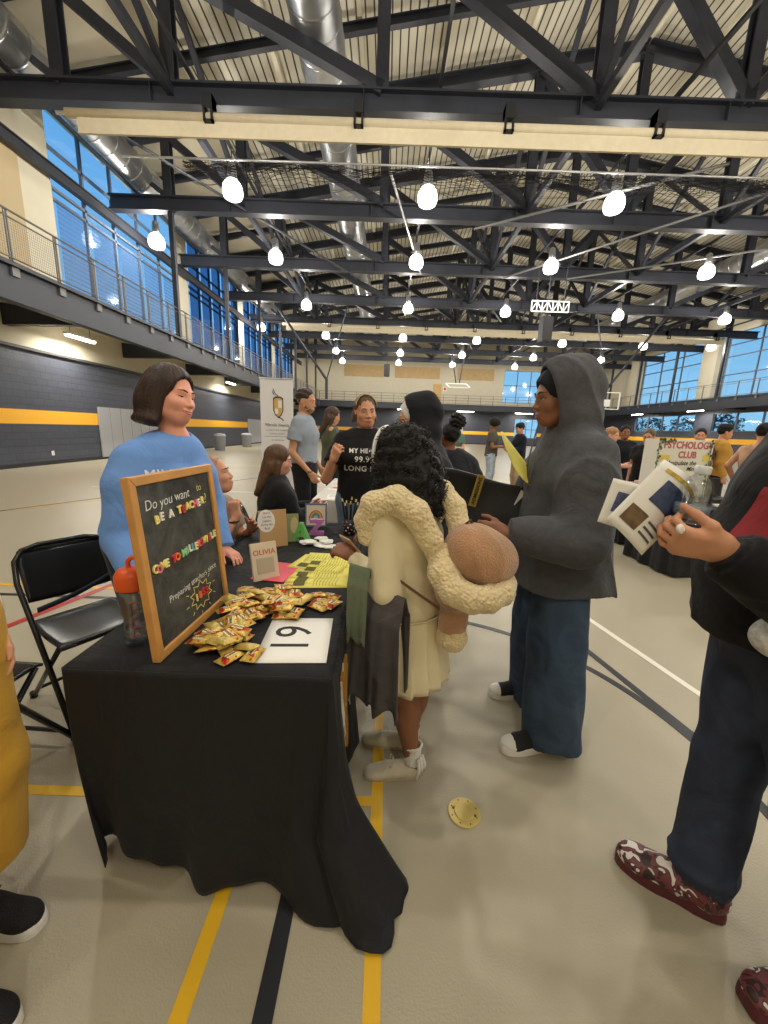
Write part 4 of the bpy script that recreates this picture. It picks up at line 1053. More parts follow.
# the top, slightly wavy
tv = []; nn = 30
for j in range(nn+1):
    for i in range(nn+1):
        x = TX0+.004+(TX1-TX0-.008)*i/nn; y = TY0+.004+(TY1-TY0-.008)*j/nn; tv.append((x, y, TZ+.0))
mb.add(tv, [(j*(nn+1)+i, j*(nn+1)+i+1, (j+1)*(nn+1)+i+1, (j+1)*(nn+1)+i) for j in range(nn) for i in range(nn)])
cl = mb.build('tablecloth', M_cloth, smooth=True)
sm = cl.modifiers.new('thickness', 'SOLIDIFY'); sm.thickness = .0025; sm.offset = -1
cl2 = cl
tag(cl, 'long black cloth draped over the table to the floor, its corner trailing', 'tablecloth')
# printed gold and white design on the aisle side of the cloth
pr = MB(); rg = random.Random(5)
def side_pt(y, z):
    f = (TZ-z)/(TZ-.03); i = min(range(NP), key=lambda k: abs(PT[k][1]-y)+(0 if abs(PT[k][2]) < .01 else 9)); j = min(ROWS-2, int(f*(ROWS-1))); g = f*(ROWS-1)-j
    a = Vector(vs[j*NP+i]); b = Vector(vs[(j+1)*NP+i]); p = a.lerp(b, g); return Vector((p.x+.0045, y, z))
def stroke(mb, pts, w):
    for a, b in zip(pts[:-1], pts[1:]): mb.bar(side_pt(*a), side_pt(*b), .0015, w, (1, 0, 0))
gold = MB(); wht = MB()
for k in range(9):
    y = 1.16+k*.018; stroke(gold, [(y+.012*math.sin(q*.9+k), .62-.05*q) for q in range(9)], .012)
for k in range(12):
    y0_ = 1.10+.03*k; z0_ = .64-.03*(k % 4); stroke(wht, [(y0_+.018*math.sin(q*1.1+k), z0_-.035*q) for q in range(8)], .005)
for k in range(26):
    y0_ = 1.36+.018*k; z0_ = .66-.02*(k % 5); stroke(wht, [(y0_+.010*math.sin(q*1.4+k*2), z0_-.03*q) for q in range(5+(k*7) % 8)], .004)
gold.build('gold_print', mat('print_gold', srgb(190, 140, 60), .6), cl); wht.build('white_print', mat('print_white', srgb(210, 205, 195), .6), cl)
TOP = TZ+.0015
# ---- chalkboard sign
BO = Vector((-.642, 1.008, TOP)); BE = Vector((-.618, 1.450, TOP)); BU = (BE-BO).normalized(); BLN = .446; BH = .538
BNrm = Vector((BU.y, -BU.x, 0)); lean = math.radians(4.5)     # faces the aisle, leaning back a little
BV = (Vector((0, 0, 1))*math.cos(lean)-BNrm*math.sin(lean)).normalized(); BF = BU.cross(BV)
MBd = frame_m(BO+Vector((0, 0, .001)), BU, BV)                  # x along the board, y up it, z out of its face
chb = thing('chalkboard_sign', 'wood framed chalkboard with magnetic letters standing on the table', 'sign', tuple(BO))
BL_ = Matrix.Translation(-BO) @ MBd
M_oak = mat('oak_frame', srgb(196, 142, 78), .45, var=.14, vscale=10, bump=.1, bscale=60)
fr = MB(); w = .027
fr.prism([(0, 0), (BLN, 0), (BLN-w, w), (w, w)], (0, 0, 1), .024, (0, 0, -.012)); fr.prism([(0, BH), (w, BH-w), (BLN-w, BH-w), (BLN, BH)], (0, 0, 1), .024, (0, 0, -.012))
fr.prism([(0, 0), (w, w), (w, BH-w), (0, BH)], (0, 0, 1), .024, (0, 0, -.012)); fr.prism([(BLN, 0), (BLN, BH), (BLN-w, BH-w), (BLN-w, w)], (0, 0, 1), .024, (0, 0, -.012))
fr.build('frame', M_oak, chb, xf=BL_, bevel=.003)
def chalk_fn(m, N, L, b, tc):
    n = N.new('ShaderNodeTexNoise'); n.inputs['Scale'].default_value = 9; n.inputs['Detail'].default_value = 8; n.inputs['Roughness'].default_value = .7; n.inputs['Distortion'].default_value = 1.2
    L.new(tc.outputs['Object'], n.inputs['Vector']); r = N.new('ShaderNodeValToRGB'); L.new(n.outputs['Fac'], r.inputs[0])
    r.color_ramp.elements[0].position = .35; r.color_ramp.elements[0].color = (*srgb(38, 38, 36), 1); r.color_ramp.elements[1].position = .75; r.color_ramp.elements[1].color = (*srgb(92, 92, 86), 1)
    L.new(r.outputs[0], b.inputs['Base Color'])
MB().box(w-.002, w-.002, -.006, BLN-w+.002, BH-w+.002, .004).build('slate', mat('slate', srgb(46, 46, 44), .7, fn=chalk_fn), chb, xf=BL_)
MB().prism([(.10, 0), (.34, 0), (.34, .36), (.10, .36)], (0, 0, 1), .004, (0, 0, -.02)).build('easel_back', M_oak, chb, xf=BL_)
M_chalk = mat('chalk_white', (.75, .75, .70), .95); M_chalky = mat('chalk_yellow', (.75, .66, .2), .95)
def chalk(txt, x, y, size, rot=0., m=None, sh=0., name='chalk_writing'):
    R_ = Matrix.Translation((x, y, .0045)) @ Matrix.Rotation(math.radians(rot), 4, 'Z')
    me = text_mesh(txt, size, .0003, offset=-.0004, align='LEFT', shear=sh)
    rg_ = random.Random(len(txt))
    for v in me.vertices: v.co.y += .0012*math.sin(v.co.x*55)+.0008*math.sin(v.co.x*140)
    me.transform(BL_ @ R_); return from_me(name, me, m or M_chalk, chb)
chalk('Do you want', .055, .448, .043, 2, sh=.12); chalk('to', .33, .463, .036, 0, M_chalky, sh=.1)
LC = {'p': srgb(236, 120, 140), 'y': srgb(244, 226, 130), 'w': srgb(238, 232, 216), 'g': srgb(150, 214, 150), 'o': srgb(240, 120, 60), 'r': srgb(214, 60, 60), 'b': srgb(120, 180, 220)}
def magnets(txt, cols, x0, x1, y0, size, dy=0., jit=6, seed=1):
    rg_ = random.Random(seed); n = len(txt); k = 0
    for i, ch in enumerate(txt):
        if ch == ' ': continue
        c = cols[k % len(cols)]; k += 1
        x = x0+(x1-x0)*(i+.5)/n
        me = text_mesh(ch, size, .0022, offset=.0011)
        R_ = Matrix.Translation((x, y0+dy*i/n+rg_.uniform(-.003, .003), .007)) @ Matrix.Rotation(math.radians(rg_.uniform(-jit, jit)), 4, 'Z')
        me.transform(BL_ @ R_); o = from_me('magnetic_letter', me, mat('magnet_'+c, LC[c], .5), chb)
        bv = o.modifiers.new('bevel', 'BEVEL'); bv.width = .0006; bv.segments = 1
magnets('BE A TEACHER', 'ywwyryypwyy', .085, .365, .405, .034, .010); chalk('?', .372, .418, .05, 0, M_chalky)
magnets('COME TO MILLERSVILLE', 'ypyyroggwbypryyrwyy', .045, .415, .262, .034, .018, seed=2); chalk('.', .41, .285, .05, 0)
chalk('Preparing teachers since', .095, .150, .030, 3, sh=.15)
magnets('1855', 'yorr', .225, .315, .098, .034, .004, seed=3)
sb = MB(); 
for k in range(20):
    a0 = k/20*2*math.pi; a1 = (k+1)/20*2*math.pi; r0 = .062 if k % 2 else .043; r1 = .043 if k % 2 else .062
    sb.bar((.27+r0*1.15*math.cos(a0), .098+r0*.8*math.sin(a0), .005), (.27+r1*1.15*math.cos(a1), .098+r1*.8*math.sin(a1), .005), .0022, .0008)
for k in range(10):
    a0 = k/10*2*math.pi+.2; sb.bar((.27+.083*math.cos(a0), .098+.058*math.sin(a0), .005), (.27+.098*math.cos(a0), .098+.07*math.sin(a0), .005), .0022, .0008)
sb.build('chalk_starburst', M_chalky, chb, xf=BL_)
# ---- orange lidded bottle
M_clear = mat('clear_plastic', (.80, .84, .85), .08, fn=glass_fn((.93, .95, .96), .14))
bt = thing('water_bottle', 'clear grey shaker bottle with an orange lid behind the chalkboard edge', 'bottle', (-.762, 1.118, TOP)); bt.scale = (1.08, 1.08, 1.1)
MB().lathe([(.033, .0), (.036, .01), (.0365, .06), (.039, .12), (.041, .175)], 28).build('body', M_clear, bt, smooth=True)
MB().lathe([(0, .002), (.033, .004), (.034, .05), (0, .051)], 24).build('water', mat('pale_water', (.55, .62, .64), .05, fn=glass_fn((.86, .91, .92), .16)), bt, smooth=True)
M_orange = mat('orange_lid', srgb(226, 92, 36), .35)
MB().lathe([(.0425, .168), (.044, .172), (.044, .205), (.041, .212), (.034, .222), (.018, .226), (0, .227)], 28).build('lid', M_orange, bt, smooth=True)
loop = MB(); loop.tube([(.012+.020*math.cos(a), 0, .236+.020*math.sin(a)) for a in [i*2*math.pi/18 for i in range(18)]], .0065, 10, closed=True); loop.build('carry_loop', M_orange, bt, smooth=True)
mk = MB()
for k in range(5): mk.box(.038, -.008, .04+k*.024, .0425, .008, .042+k*.024)
mk.box(.038, -.0095, .04, .0425, -.008, .138)
mk.build('measure_marks', mat('mark_red', srgb(150, 60, 40), .5), bt, xf=Matrix.Rotation(-1.0, 4, 'Z'))
# ---- number sheet
def sheet(name, label, cat, cx, cy, w, h, ang, z, m, group=None, warp=.0):
    t = thing(name, label, cat, (cx, cy, z), ang, group)
    g = grid_mesh(lambda u, v: (-w/2+w*u, -h/2+h*v, warp*math.sin(u*3.1)*math.cos(v*2)), 8, 8); o = g.build('page', m, t, smooth=True)
    s = o.modifiers.new('thickness', 'SOLIDIFY'); s.thickness = .0006; s.offset = 1; return t
M_paper = mat('white_paper', srgb(236, 234, 226), .7); M_ink = mat('ink', (.01, .01, .01), .6)
ns = sheet('number_sheet', 'white paper sheet with the printed number 19', 'paper', -.272, 1.172, .279, .216, math.radians(93.5), TOP+.001, M_paper)
text_obj('printed_number', '19', .175, frame_m((0.0, .01, .0012), (1, 0, 0), (0, 1, 0)), M_ink, ns, .0002, align='CENTER', sx=.95, spacing=1.05)
# ---- yellow flyers, fanned
M_yel = mat('yellow_paper', srgb(238, 228, 110), .7); M_yink = mat('flyer_ink', srgb(96, 92, 40), .7)
fly = [(-.30, 1.70, 96, 0), (-.285, 1.735, 84, 1), (-.30, 1.80, 90, 2), (-.27, 1.86, 84, 3), (-.31, 1.90, 76, 4), (-.265, 1.95, 88, 5)]
for i, (x, y, a, k) in enumerate(fly):
    f = sheet('yellow_flyer', 'printed yellow flyer, %s in the fanned stack on the table' % ['nearest and lowest', 'second nearest', 'third', 'fourth', 'fifth', 'farthest and topmost'][i], 'flyer', x, y, .216, .279, math.radians(a), TOP+.0008+.0012*k, M_yel, 'yellow flyers on the black tablecloth', .002)
    q = MB(); q.cur = 0; q.box(-.085, .05, .0008, -.03, .10, .0012)
    for r in range(9): q.box(.0, .10-r*.016, .0008, .09-(r % 3)*.01, .1016-r*.016, .0011)
    for r in range(8): q.box(-.09, .01-r*.014, .0008, .09-(r % 2)*.02, .0116-r*.014, .0011)
    q.build('printed_text', M_yink, f, xf=Matrix.Translation((0, 0, .0008)))
# ---- pink folder and picture books
t = thing('pink_folder', 'bright pink folder lying flat behind the red cream book', 'folder', (-.50, 1.76, TOP), math.radians(80))
MB().box(-.11, -.08, 0, .13, .08, .004).build('cover', mat('pink_card', srgb(232, 92, 110), .6), t, bevel=.001)
def book(label, p, ang, w, h, th, cover, lean=8, open_=0.):
    t = thing('picture_book', label, 'book', (p[0], p[1], TOP), ang)
    Rl = Matrix.Rotation(math.radians(-lean), 4, 'X')
    MB().box(-w/2, 0, 0, w/2, th*.12, h).box(-w/2, th*.88, 0, w/2, th, h).box(-w/2, 0, 0, -w/2+.003, th, h).build('cover', cover, t, xf=Rl, bevel=.0008)
    MB().box(-w/2+.003, th*.12, .003, w/2-.004, th*.88, h-.003).build('pages', M_paper, t, xf=Rl)
    return t, Rl
def bfront(t, Rl, mb, m, name): return mb.build(name, m, t, xf=Rl @ Matrix.Translation((0, -.0008, 0)))
# the book with the red title, in front
t, Rl = book('upright cream picture book with a red title', (-.52, 1.67), math.radians(38), .12, .17, .014, mat('book_cream', srgb(222, 206, 180), .5), 14)
text_obj('title', 'OLIVIA', .034, Rl @ frame_m((.0, -.001, .125), (1, 0, 0), (0, 0, 1)), mat('title_red', srgb(196, 60, 60), .5), t, .0004)
q = MB(); q.box(-.04, -.001, .03, .04, 0, .1); bfront(t, Rl, q, mat('book_picture_grey', srgb(190, 176, 156), .6), 'cover_picture')
# tan book standing behind
t, Rl = book('upright tan picture book with handwriting on a white speech shape', (-.625, 2.16), math.radians(32), .16, .215, .012, mat('book_tan', srgb(196, 158, 110), .5), 8)
q = MB(); q.prism([(-.07+.05*math.cos(a)+.012, .155+.065*math.sin(a)) for a in [i*2*math.pi/20 for i in range(20)]], (0, -1, 0), .0006, (0.02, 0, 0), (1, 0, 0), (0, 0, 1)); bfront(t, Rl, q, M_paper, 'speech_shape')
for i, w_ in enumerate(("Don't", 'Let the', 'pigeon', 'Drive the', 'Bus!')):
    text_obj('handwriting', w_, .018, Rl @ frame_m((-.035, -.002, .20-.022*i), (1, 0, 0), (0, 0, 1)), mat('brown_ink', srgb(110, 80, 60), .7), t, .0003, shear=.1)
t, Rl = book('green edged book standing open beside the tan book', (-.555, 2.28), math.radians(20), .09, .17, .01, mat('book_moss', srgb(150, 160, 110), .5), 6)
q = MB(); q.prism([(.02+.025*math.cos(a), .10+.05*math.sin(a)) for a in [i*2*math.pi/16 for i in range(16)]], (0, -1, 0), .0006, (0, 0, 0), (1, 0, 0), (0, 0, 1)); bfront(t, Rl, q, mat('book_sand', srgb(208, 190, 150), .6), 'cover_picture')
t, Rl = book('blue framed board with a painted rainbow arch behind the letter Z', (-.475, 2.66), math.radians(6), .15, .165, .015, mat('board_blue', srgb(92, 108, 140), .5), 6)
q = MB(); q.prism([(-.065, .012), (.065, .012), (.065, .153), (-.065, .153)], (0, -1, 0), .0006, (0, 0, 0), (1, 0, 0), (0, 0, 1)); bfront(t, Rl, q, mat('board_cream', srgb(216, 206, 178), .6), 'picture')
for k, c in enumerate((srgb(196, 90, 80), srgb(226, 176, 80), srgb(120, 170, 110), srgb(90, 140, 190))):
    q = MB(); q.tube([((.046-.008*k)*math.cos(a), -.003, .05+(.066-.008*k)*math.sin(a)) for a in [i*math.pi/16 for i in range(17)]], .0042, 6); bfront(t, Rl, q, mat('rainbow_%d' % k, c, .6), 'rainbow_band')
# ---- letters A and Z
def letter(ch, label, x, y, size, ang, col, th=.018):
    t = thing('wooden_letter', label, 'letter', (x, y, TOP), ang)
    me = text_mesh(ch, size, th, offset=.006); zmin = min(v.co.y for v in me.vertices)
    me.transform(Matrix.Rotation(math.pi/2, 4, 'X') @ Matrix.Translation((0, -zmin, 0))); o = from_me('block', me, col, t)
    b_ = o.modifiers.new('bevel', 'BEVEL'); b_.width = .002; b_.segments = 2; return t
letter('A', 'standing light green letter A', -.50, 2.30, .15, math.radians(-5), mat('paint_green', srgb(112, 190, 100), .5))
letter('Z', 'standing purple pink letter Z', -.435, 2.46, .135, math.radians(6), mat('paint_violet', srgb(196, 120, 190), .5))
# ---- white scalloped paper tags
tag_poly = [(.034*(1+.10*math.cos(5*a))*math.cos(a)*1.2, .034*(1+.10*math.cos(5*a))*math.sin(a)) for a in [i*2*math.pi/40 for i in range(40)]]
t0 = None; rg = random.Random(9)
for k in range(11):
    x = -.39+rg.uniform(-.09, .10); y = 2.25+rg.uniform(-.06, .10)+.0
    if k == 0:
        t0 = MB().prism(tag_poly, (0, 0, 1), .003).build('paper_tag', M_paper); tag(t0, 'white scalloped paper cut-out in the loose pile by the yellow flyers', 'paper tag', 'white cut-outs on the table'); o = t0
    else: o = dup(t0)
    o.location = (x, y, TOP+.0035*k*.6); o.rotation_euler = (0, 0, rg.random()*6)
# ---- pen cup
t = thing('pen_cup', 'black wire cup of pens with pink and white dots', 'cup', (-.225, 2.50, TOP))
MB().lathe([(.036, 0), (.038, .003), (.043, .105), (.041, .105), (.036, .006), (0, .005)], 24).build('cup', M_black, t, smooth=True)
dm = [MB(), MB()]
for k in range(30):
    a = k*2.4; z = .012+.0028*k; r = .0375+.005*z/.105+.0006; c = Vector((math.cos(a)*r, math.sin(a)*r, z)); nr = Vector((math.cos(a), math.sin(a), 0)); tg = Vector((-nr.y, nr.x, 0))
    dm[k % 2].add([c+tg*(.0055*math.cos(b))+Vector((0, 0, .0055*math.sin(b)))+nr*.0006 for b in [i*math.pi/4 for i in range(8)]], [tuple(range(8))])
dm[0].build('dots', mat('dot_pink', srgb(220, 120, 150), .5), t); dm[1].build('dots', M_white, t)
for k in range(9):
    a = k*.7; r0 = .015+.008*(k % 3); dx, dy = math.cos(a), math.sin(a); tp = Vector((dx*.05, dy*.05, .20+.012*(k % 3)))
    p = thing('pen', 'dark pen with a pale tip standing in the dotted cup', 'pen', (-.225, 2.50, TOP), 0, 'pens in the dotted cup')
    MB().tube([(dx*r0*.6, dy*r0*.6, .008), tp], .0042, 8).build('barrel', M_black, p); MB().tube([tp, tp+Vector((dx*.004, dy*.004, .018))], [.005, .004], 8).build('cap', mat('cap_cream', srgb(222, 206, 150), .4), p)
# ---- gold candy packets
def packet_mesh():
    n, m = 14, 9; L, Wd = .082, .046; top = []; bot = []
    for j in range(m):
        for i in range(n):
            u = -1+2*i/(n-1); v = -1+2*j/(m-1); e = max(0, 1-abs(u)**3.2)*max(0, 1-abs(v)**2.6)
            puff = .0095*e**.6+.0012*math.sin(u*7+v*4)*e+.0009*math.sin(v*11+u*3)*e
            x = u*L/2; y = v*Wd/2*(1-.07*e)
            if abs(u) > .82: puff = .0012*math.sin(v*14)
            top.append((x, y, puff+.0006)); bot.append((x, y, -puff*.7-.0006))
    mb = MB(); fs = [(j*n+i, j*n+i+1, (j+1)*n+i+1, (j+1)*n+i) for j in range(m-1) for i in range(n-1)]
    k = n*m; mb.add(top+bot, fs+[tuple(a+k for a in f)[::-1] for f in fs])
    edge = [i for i in range(n)]+[j*n+n-1 for j in range(1, m)]+[(m-1)*n+i for i in range(n-2, -1, -1)]+[j*n for j in range(m-2, 0, -1)]
    mb.f += [(edge[i], edge[(i+1) % len(edge)], edge[(i+1) % len(edge)]+k, edge[i]+k) for i in range(len(edge))]; mb.mi += [0]*len(edge)
    return mb
def foil_fn(m, N, L, b, tc):
    v = N.new('ShaderNodeTexVoronoi'); v.inputs['Scale'].default_value = 42; L.new(tc.outputs['Object'], v.inputs['Vector'])
    sx = N.new('ShaderNodeSeparateXYZ'); L.new(tc.outputs['Object'], sx.inputs[0])
    n = N.new('ShaderNodeTexNoise'); n.inputs['Scale'].default_value = 34; n.inputs['Detail'].default_value = 2; L.new(tc.outputs['Object'], n.inputs['Vector'])
    r = N.new('ShaderNodeValToRGB'); L.new(n.outputs['Fac'], r.inputs[0]); r.color_ramp.interpolation = 'CONSTANT'
    E = r.color_ramp.elements; E[0].position = 0; E[0].color = (*srgb(176, 50, 34), 1); E[1].position = .45; E[1].color = (*srgb(206, 120, 50), 1)
    e = E.new(.48); e.color = (*srgb(214, 180, 84), 1); e = E.new(.60); e.color = (*srgb(232, 206, 110), 1); e = E.new(.66); e.color = (*srgb(196, 70, 50), 1)
    ab = N.new('ShaderNodeMath'); ab.operation = 'ABSOLUTE'; L.new(sx.outputs['X'], ab.inputs[0]); gt = N.new('ShaderNodeMath'); gt.operation = 'GREATER_THAN'; gt.inputs[1].default_value = .035; L.new(ab.outputs[0], gt.inputs[0])
    mx = N.new('ShaderNodeMix'); mx.data_type = 'RGBA'; L.new(gt.outputs[0], mx.inputs[0]); L.new(r.outputs[0], mx.inputs[6]); mx.inputs[7].default_value = (*srgb(206, 176, 92), 1)
    L.new(mx.outputs[2], b.inputs['Base Color'])
M_foil = mat('gold_foil', srgb(210, 176, 86), .32, metal=.35, fn=foil_fn); M_foil2 = mat('gold_foil_back', srgb(212, 186, 100), .3, metal=.4, bump=.3, bscale=160)
pk = packet_mesh().build('candy_packet', M_foil, smooth=True)
q = MB(); q.box(-.018, -.012, .0105, .018, .006, .0109); q.build('label_patch', mat('label_cream', srgb(236, 224, 170), .5), pk)
text_obj('packet_lettering', 'HARIBO', .011, frame_m((0, -.003, .0112), (1, 0, 0), (0, 1, 0)), mat('packet_ink', srgb(50, 34, 24), .5), pk, .0002, offset=.0003)
tag(pk, 'small gold foil candy packet with red print in the heap on the tablecloth', 'candy packet', 'gold candy packets heaped in front of the chalkboard')
pk2 = packet_mesh().build('candy_packet', M_foil2, smooth=True); tag(pk2, 'small plain gold backed candy packet in the heap on the tablecloth', 'candy packet', 'gold candy packets lying face down')
rg = random.Random(12); spots = []
zone = [(-.55, 1.10), (-.50, 1.06), (-.42, 1.04), (-.33, 1.20), (-.30, 1.30), (-.28, 1.42), (-.40, 1.48), (-.50, 1.44), (-.56, 1.28)]
placed = []
for k in range(84):
    if k < 72:
        while True:
            x = rg.uniform(-.585, -.29); y = rg.uniform(1.07, 1.49)
            # the heap runs along the foot of the board
            if x > -.555+.0 and x < -.40+.30*(y-1.08)+.06 and not (x > -.44 and y < 1.30) : break
    else:
        x, y = [(-.235, 1.44), (-.21, 1.49), (-.19, 1.42), (-.26, 1.48), (-.24, 1.395), (-.44, 1.04), (-.38, 1.06), (-.41, 1.085), (-.36, 1.325), (-.34, 1.36), (-.30, 1.42), (-.48, 1.075)][k-72]
    near = sum(1 for (a, b_) in placed if math.hypot(a-x, b_-y) < .045); placed.append((x, y))
    z = TOP+.008+.0085*min(near, 4)+.001*rg.random()
    o = (pk if k == 0 else pk2 if k == 1 else dup(pk if rg.random() < .84 else pk2))
    o.location = (x, y, z); o.rotation_euler = (rg.uniform(-.22, .22)*(1 if near else .2), rg.uniform(-.22, .22)*(1 if near else .2), rg.uniform(0, 6.28))
    if k == 51: o.rotation_euler = (0, 0, math.radians(172))
yaw_of_ = lambda dx, dy: math.atan2(-dx, dy)
ln = grid_mesh(lambda u, v: (-1.625+.19*u, 1.70+.25*u, .525+.10*u-.012*math.sin(u*math.pi)+.026*v), 24, 3).build('lanyard', mat('lanyard_navy', srgb(34, 44, 62), .7), smooth=True)
tag(ln, 'flat navy lanyard slung across the open black folding chair', 'lanyard'); ln.modifiers.new('thickness', 'SOLIDIFY').thickness = .002
# ---- folding chairs behind the table
def folding_chair(label, loc, rz):
    t = thing('folding_chair', label, 'chair', loc, rz); m = mat('chair_enamel', (.014, .014, .015), .25)
    back = []
    # frame: one bent tube from the front feet up over the back
    def P(s, k): return [(s*.215, .28, 0), (s*.215, .0, .43), (s*.215, -.16, .66), (s*.20, -.205, .755), (s*.165, -.22, .80)][k]
    pts = [P(-1, k) for k in range(5)]+[(-.10, -.225, .815), (.10, -.225, .815)]+[P(1, k) for k in range(4, -1, -1)]
    MB().tube(pts, .0125, 10).build('back_frame', m, t, smooth=True)
    for s in (-1, 1):
        MB().tube([(s*.195, .17, .43), (s*.195, -.27, .0)], .0115, 8).build('rear_leg', m, t, smooth=True)
        MB().lathe([(.017, 0), (.017, .03)], 10, (s*.215, .275, 0)).build('foot_cap', m, t); MB().lathe([(.017, 0), (.017, .03)], 10, (s*.195, -.265, 0)).build('foot_cap', m, t)
    MB().tube([(-.195, -.20, .075), (.195, -.20, .075)], .009, 8).build('crossbar', m, t); MB().tube([(-.215, .22, .09), (.215, .22, .09)], .009, 8).build('crossbar', m, t)
    def seat(u, v):
        x = (-.5+u)*.40*(1-.10*(1-v)**3); y = -.19+v*.39; e = (1-abs(2*u-1)**4)*(1-abs(2*v-1)**4); return (x, y, .445-.016*e-.012*(v > .93)*((v-.93)/.07))
    o = grid_mesh(seat, 18, 18).build('seat', m, t, smooth=True); s_ = o.modifiers.new('thickness', 'SOLIDIFY'); s_.thickness = .012
    def bk(u, v):
        x = (-.5+u)*.385*(1-.18*max(0, v-.6)**1.2); z = .565+v*.235; y = -.115-.42*(z-.565)+.0*u-.020*(1-(2*u-1)**2); return (x, y-.01, z-.015*(1-(2*u-1)**2)*(1-v))
    o = grid_mesh(bk, 18, 10).build('backrest', m, t, smooth=True); s_ = o.modifiers.new('thickness', 'SOLIDIFY'); s_.thickness = .006
    return t
folding_chair('open black metal folding chair with a lanyard across its back', (-1.47, 1.82, 0), yaw_of_(.86, -.51))
folding_chair('black folding chair cut off by the left edge beside the mustard trousers', (-1.605, 1.26, 0), yaw_of_(.05, 1))
# ---- brass floor cover
fc = thing('floor_cover', 'round brass floor cover plate set in the gym floor', 'cover plate', (.348, 1.232, 0), .3)
M_brass = mat('brass', srgb(206, 184, 110), .38, metal=.25)
MB().lathe([(0, .001), (.062, .001), (.062, .004), (.060, .006), (0, .006)], 40).build('plate', M_brass, fc)
MB().lathe([(0, .0055), (.038, .0055), (.038, .0085), (.036, .0095), (0, .0095)], 36).build('lid', M_brass, fc)
for k in range(8):
    a = k*math.pi/4; MB().lathe([(0, .0055), (.0028, .0055), (.0028, .0068), (0, .0068)], 10, (.050*math.cos(a), .050*math.sin(a), 0)).build('screw', mat('screw_dark', (.05, .045, .02), .5), fc)
for k in (0, 1): MB().box(-.004, .036, .006, .004, .046, .0085).build('lid_tab', mat('screw_dark', (.05, .045, .02), .5), fc, xf=Matrix.Rotation(k*math.pi+.9, 4, 'Z'))
# ------------------------------------------------------------------ foreground people
from mathutils.bvhtree import BVHTree
def decal(name, me, M, direction, target, m, parent, off=.0015):
    """lays a flat mark onto cloth: every vertex is carried along the direction until it meets the cloth"""
    me.transform(M); t = target.data; bv = BVHTree.FromPolygons([v.co for v in t.vertices], [p.vertices for p in t.polygons]); d = Vector(direction).normalized()
    bm = bmesh.new(); bm.from_mesh(me); bmesh.ops.triangulate(bm, faces=bm.faces); bmesh.ops.subdivide_edges(bm, edges=[e for e in bm.edges if e.calc_length() > .012], cuts=1); bm.to_mesh(me); bm.free()
    for v in me.vertices:
        h = bv.ray_cast(v.co-d*.3, d, .6)
        if h[0] is not None: v.co = h[0]-d*off
    return from_me(name, me, m, parent)
def cloth_fn(scale=700., amt=.12, fold=.25, fscale=7.):
    def fn(m, N, L, b, tc):
        n = N.new('ShaderNodeTexNoise'); n.inputs['Scale'].default_value = scale; n.inputs['Detail'].default_value = 1; L.new(tc.outputs['Object'], n.inputs['Vector'])
        w = N.new('ShaderNodeTexNoise'); w.inputs['Scale'].default_value = fscale; w.inputs['Detail'].default_value = 4; w.inputs['Distortion'].default_value = .8; L.new(tc.outputs['Object'], w.inputs['Vector'])
        b1 = N.new('ShaderNodeBump'); b1.inputs['Strength'].default_value = amt; b1.inputs['Distance'].default_value = .002; L.new(n.outputs['Fac'], b1.inputs['Height'])
        b2 = N.new('ShaderNodeBump'); b2.inputs['Strength'].default_value = fold; b2.inputs['Distance'].default_value = .05; L.new(w.outputs['Fac'], b2.inputs['Height']); L.new(b1.outputs[0], b2.inputs['Normal']); L.new(b2.outputs[0], b.inputs['Normal'])
        b.inputs['Sheen Weight'].default_value = .08
    return fn
def cloth(name, c, rough=.85, var=.06, vscale=6, **k): return mat(name, c, rough, var=var, vscale=vscale, spec=.2, fn=cloth_fn(**k))
def denim_fn(m, N, L, b, tc):
    w = N.new('ShaderNodeTexNoise'); w.inputs['Scale'].default_value = 6; w.inputs['Detail'].default_value = 6; w.inputs['Distortion'].default_value = 1.5; L.new(tc.outputs['Object'], w.inputs['Vector'])
    n = N.new('ShaderNodeTexNoise'); n.inputs['Scale'].default_value = 400; L.new(tc.outputs['Object'], n.inputs['Vector'])
    mx = N.new('ShaderNodeMath'); mx.operation = 'MULTIPLY_ADD'; L.new(n.outputs['Fac'], mx.inputs[0]); mx.inputs[1].default_value = .35; L.new(w.outputs['Fac'], mx.inputs[2])
    r = N.new('ShaderNodeValToRGB'); L.new(mx.outputs[0], r.inputs[0]); c = b.inputs['Base Color'].default_value
    r.color_ramp.elements[0].position = .42; r.color_ramp.elements[0].color = (c[0]*.65, c[1]*.65, c[2]*.7, 1); r.color_ramp.elements[1].position = .95; r.color_ramp.elements[1].color = (c[0]*1.9, c[1]*1.8, c[2]*1.6, 1)
    L.new(r.outputs[0], b.inputs['Base Color'])
    b2 = N.new('ShaderNodeBump'); b2.inputs['Strength'].default_value = .3; b2.inputs['Distance'].default_value = .03; L.new(w.outputs['Fac'], b2.inputs['Height']); L.new(b2.outputs[0], b.inputs['Normal'])
def hairmat(name, c, r=.45): return mat(name, c, r, var=.35, vscale=30, bump=.35, bscale=140, spec=.4)
SK_LIGHT = skin_mat('skin_light', srgb(226, 170, 146)); SK_ROSY = skin_mat('skin_rosy', srgb(228, 162, 138)); SK_TAN = skin_mat('skin_tan', srgb(206, 150, 118))
SK_BROWN = skin_mat('skin_brown', srgb(144, 98, 74)); SK_DEEP = skin_mat('skin_deep', srgb(120, 74, 50)); SK_OLIVE = skin_mat('skin_olive', srgb(196, 144, 112))
def group_prim(prims, k=.02, op='u'): return Prim(lambda P, q=prims: sdf_eval(q, P), k, op)
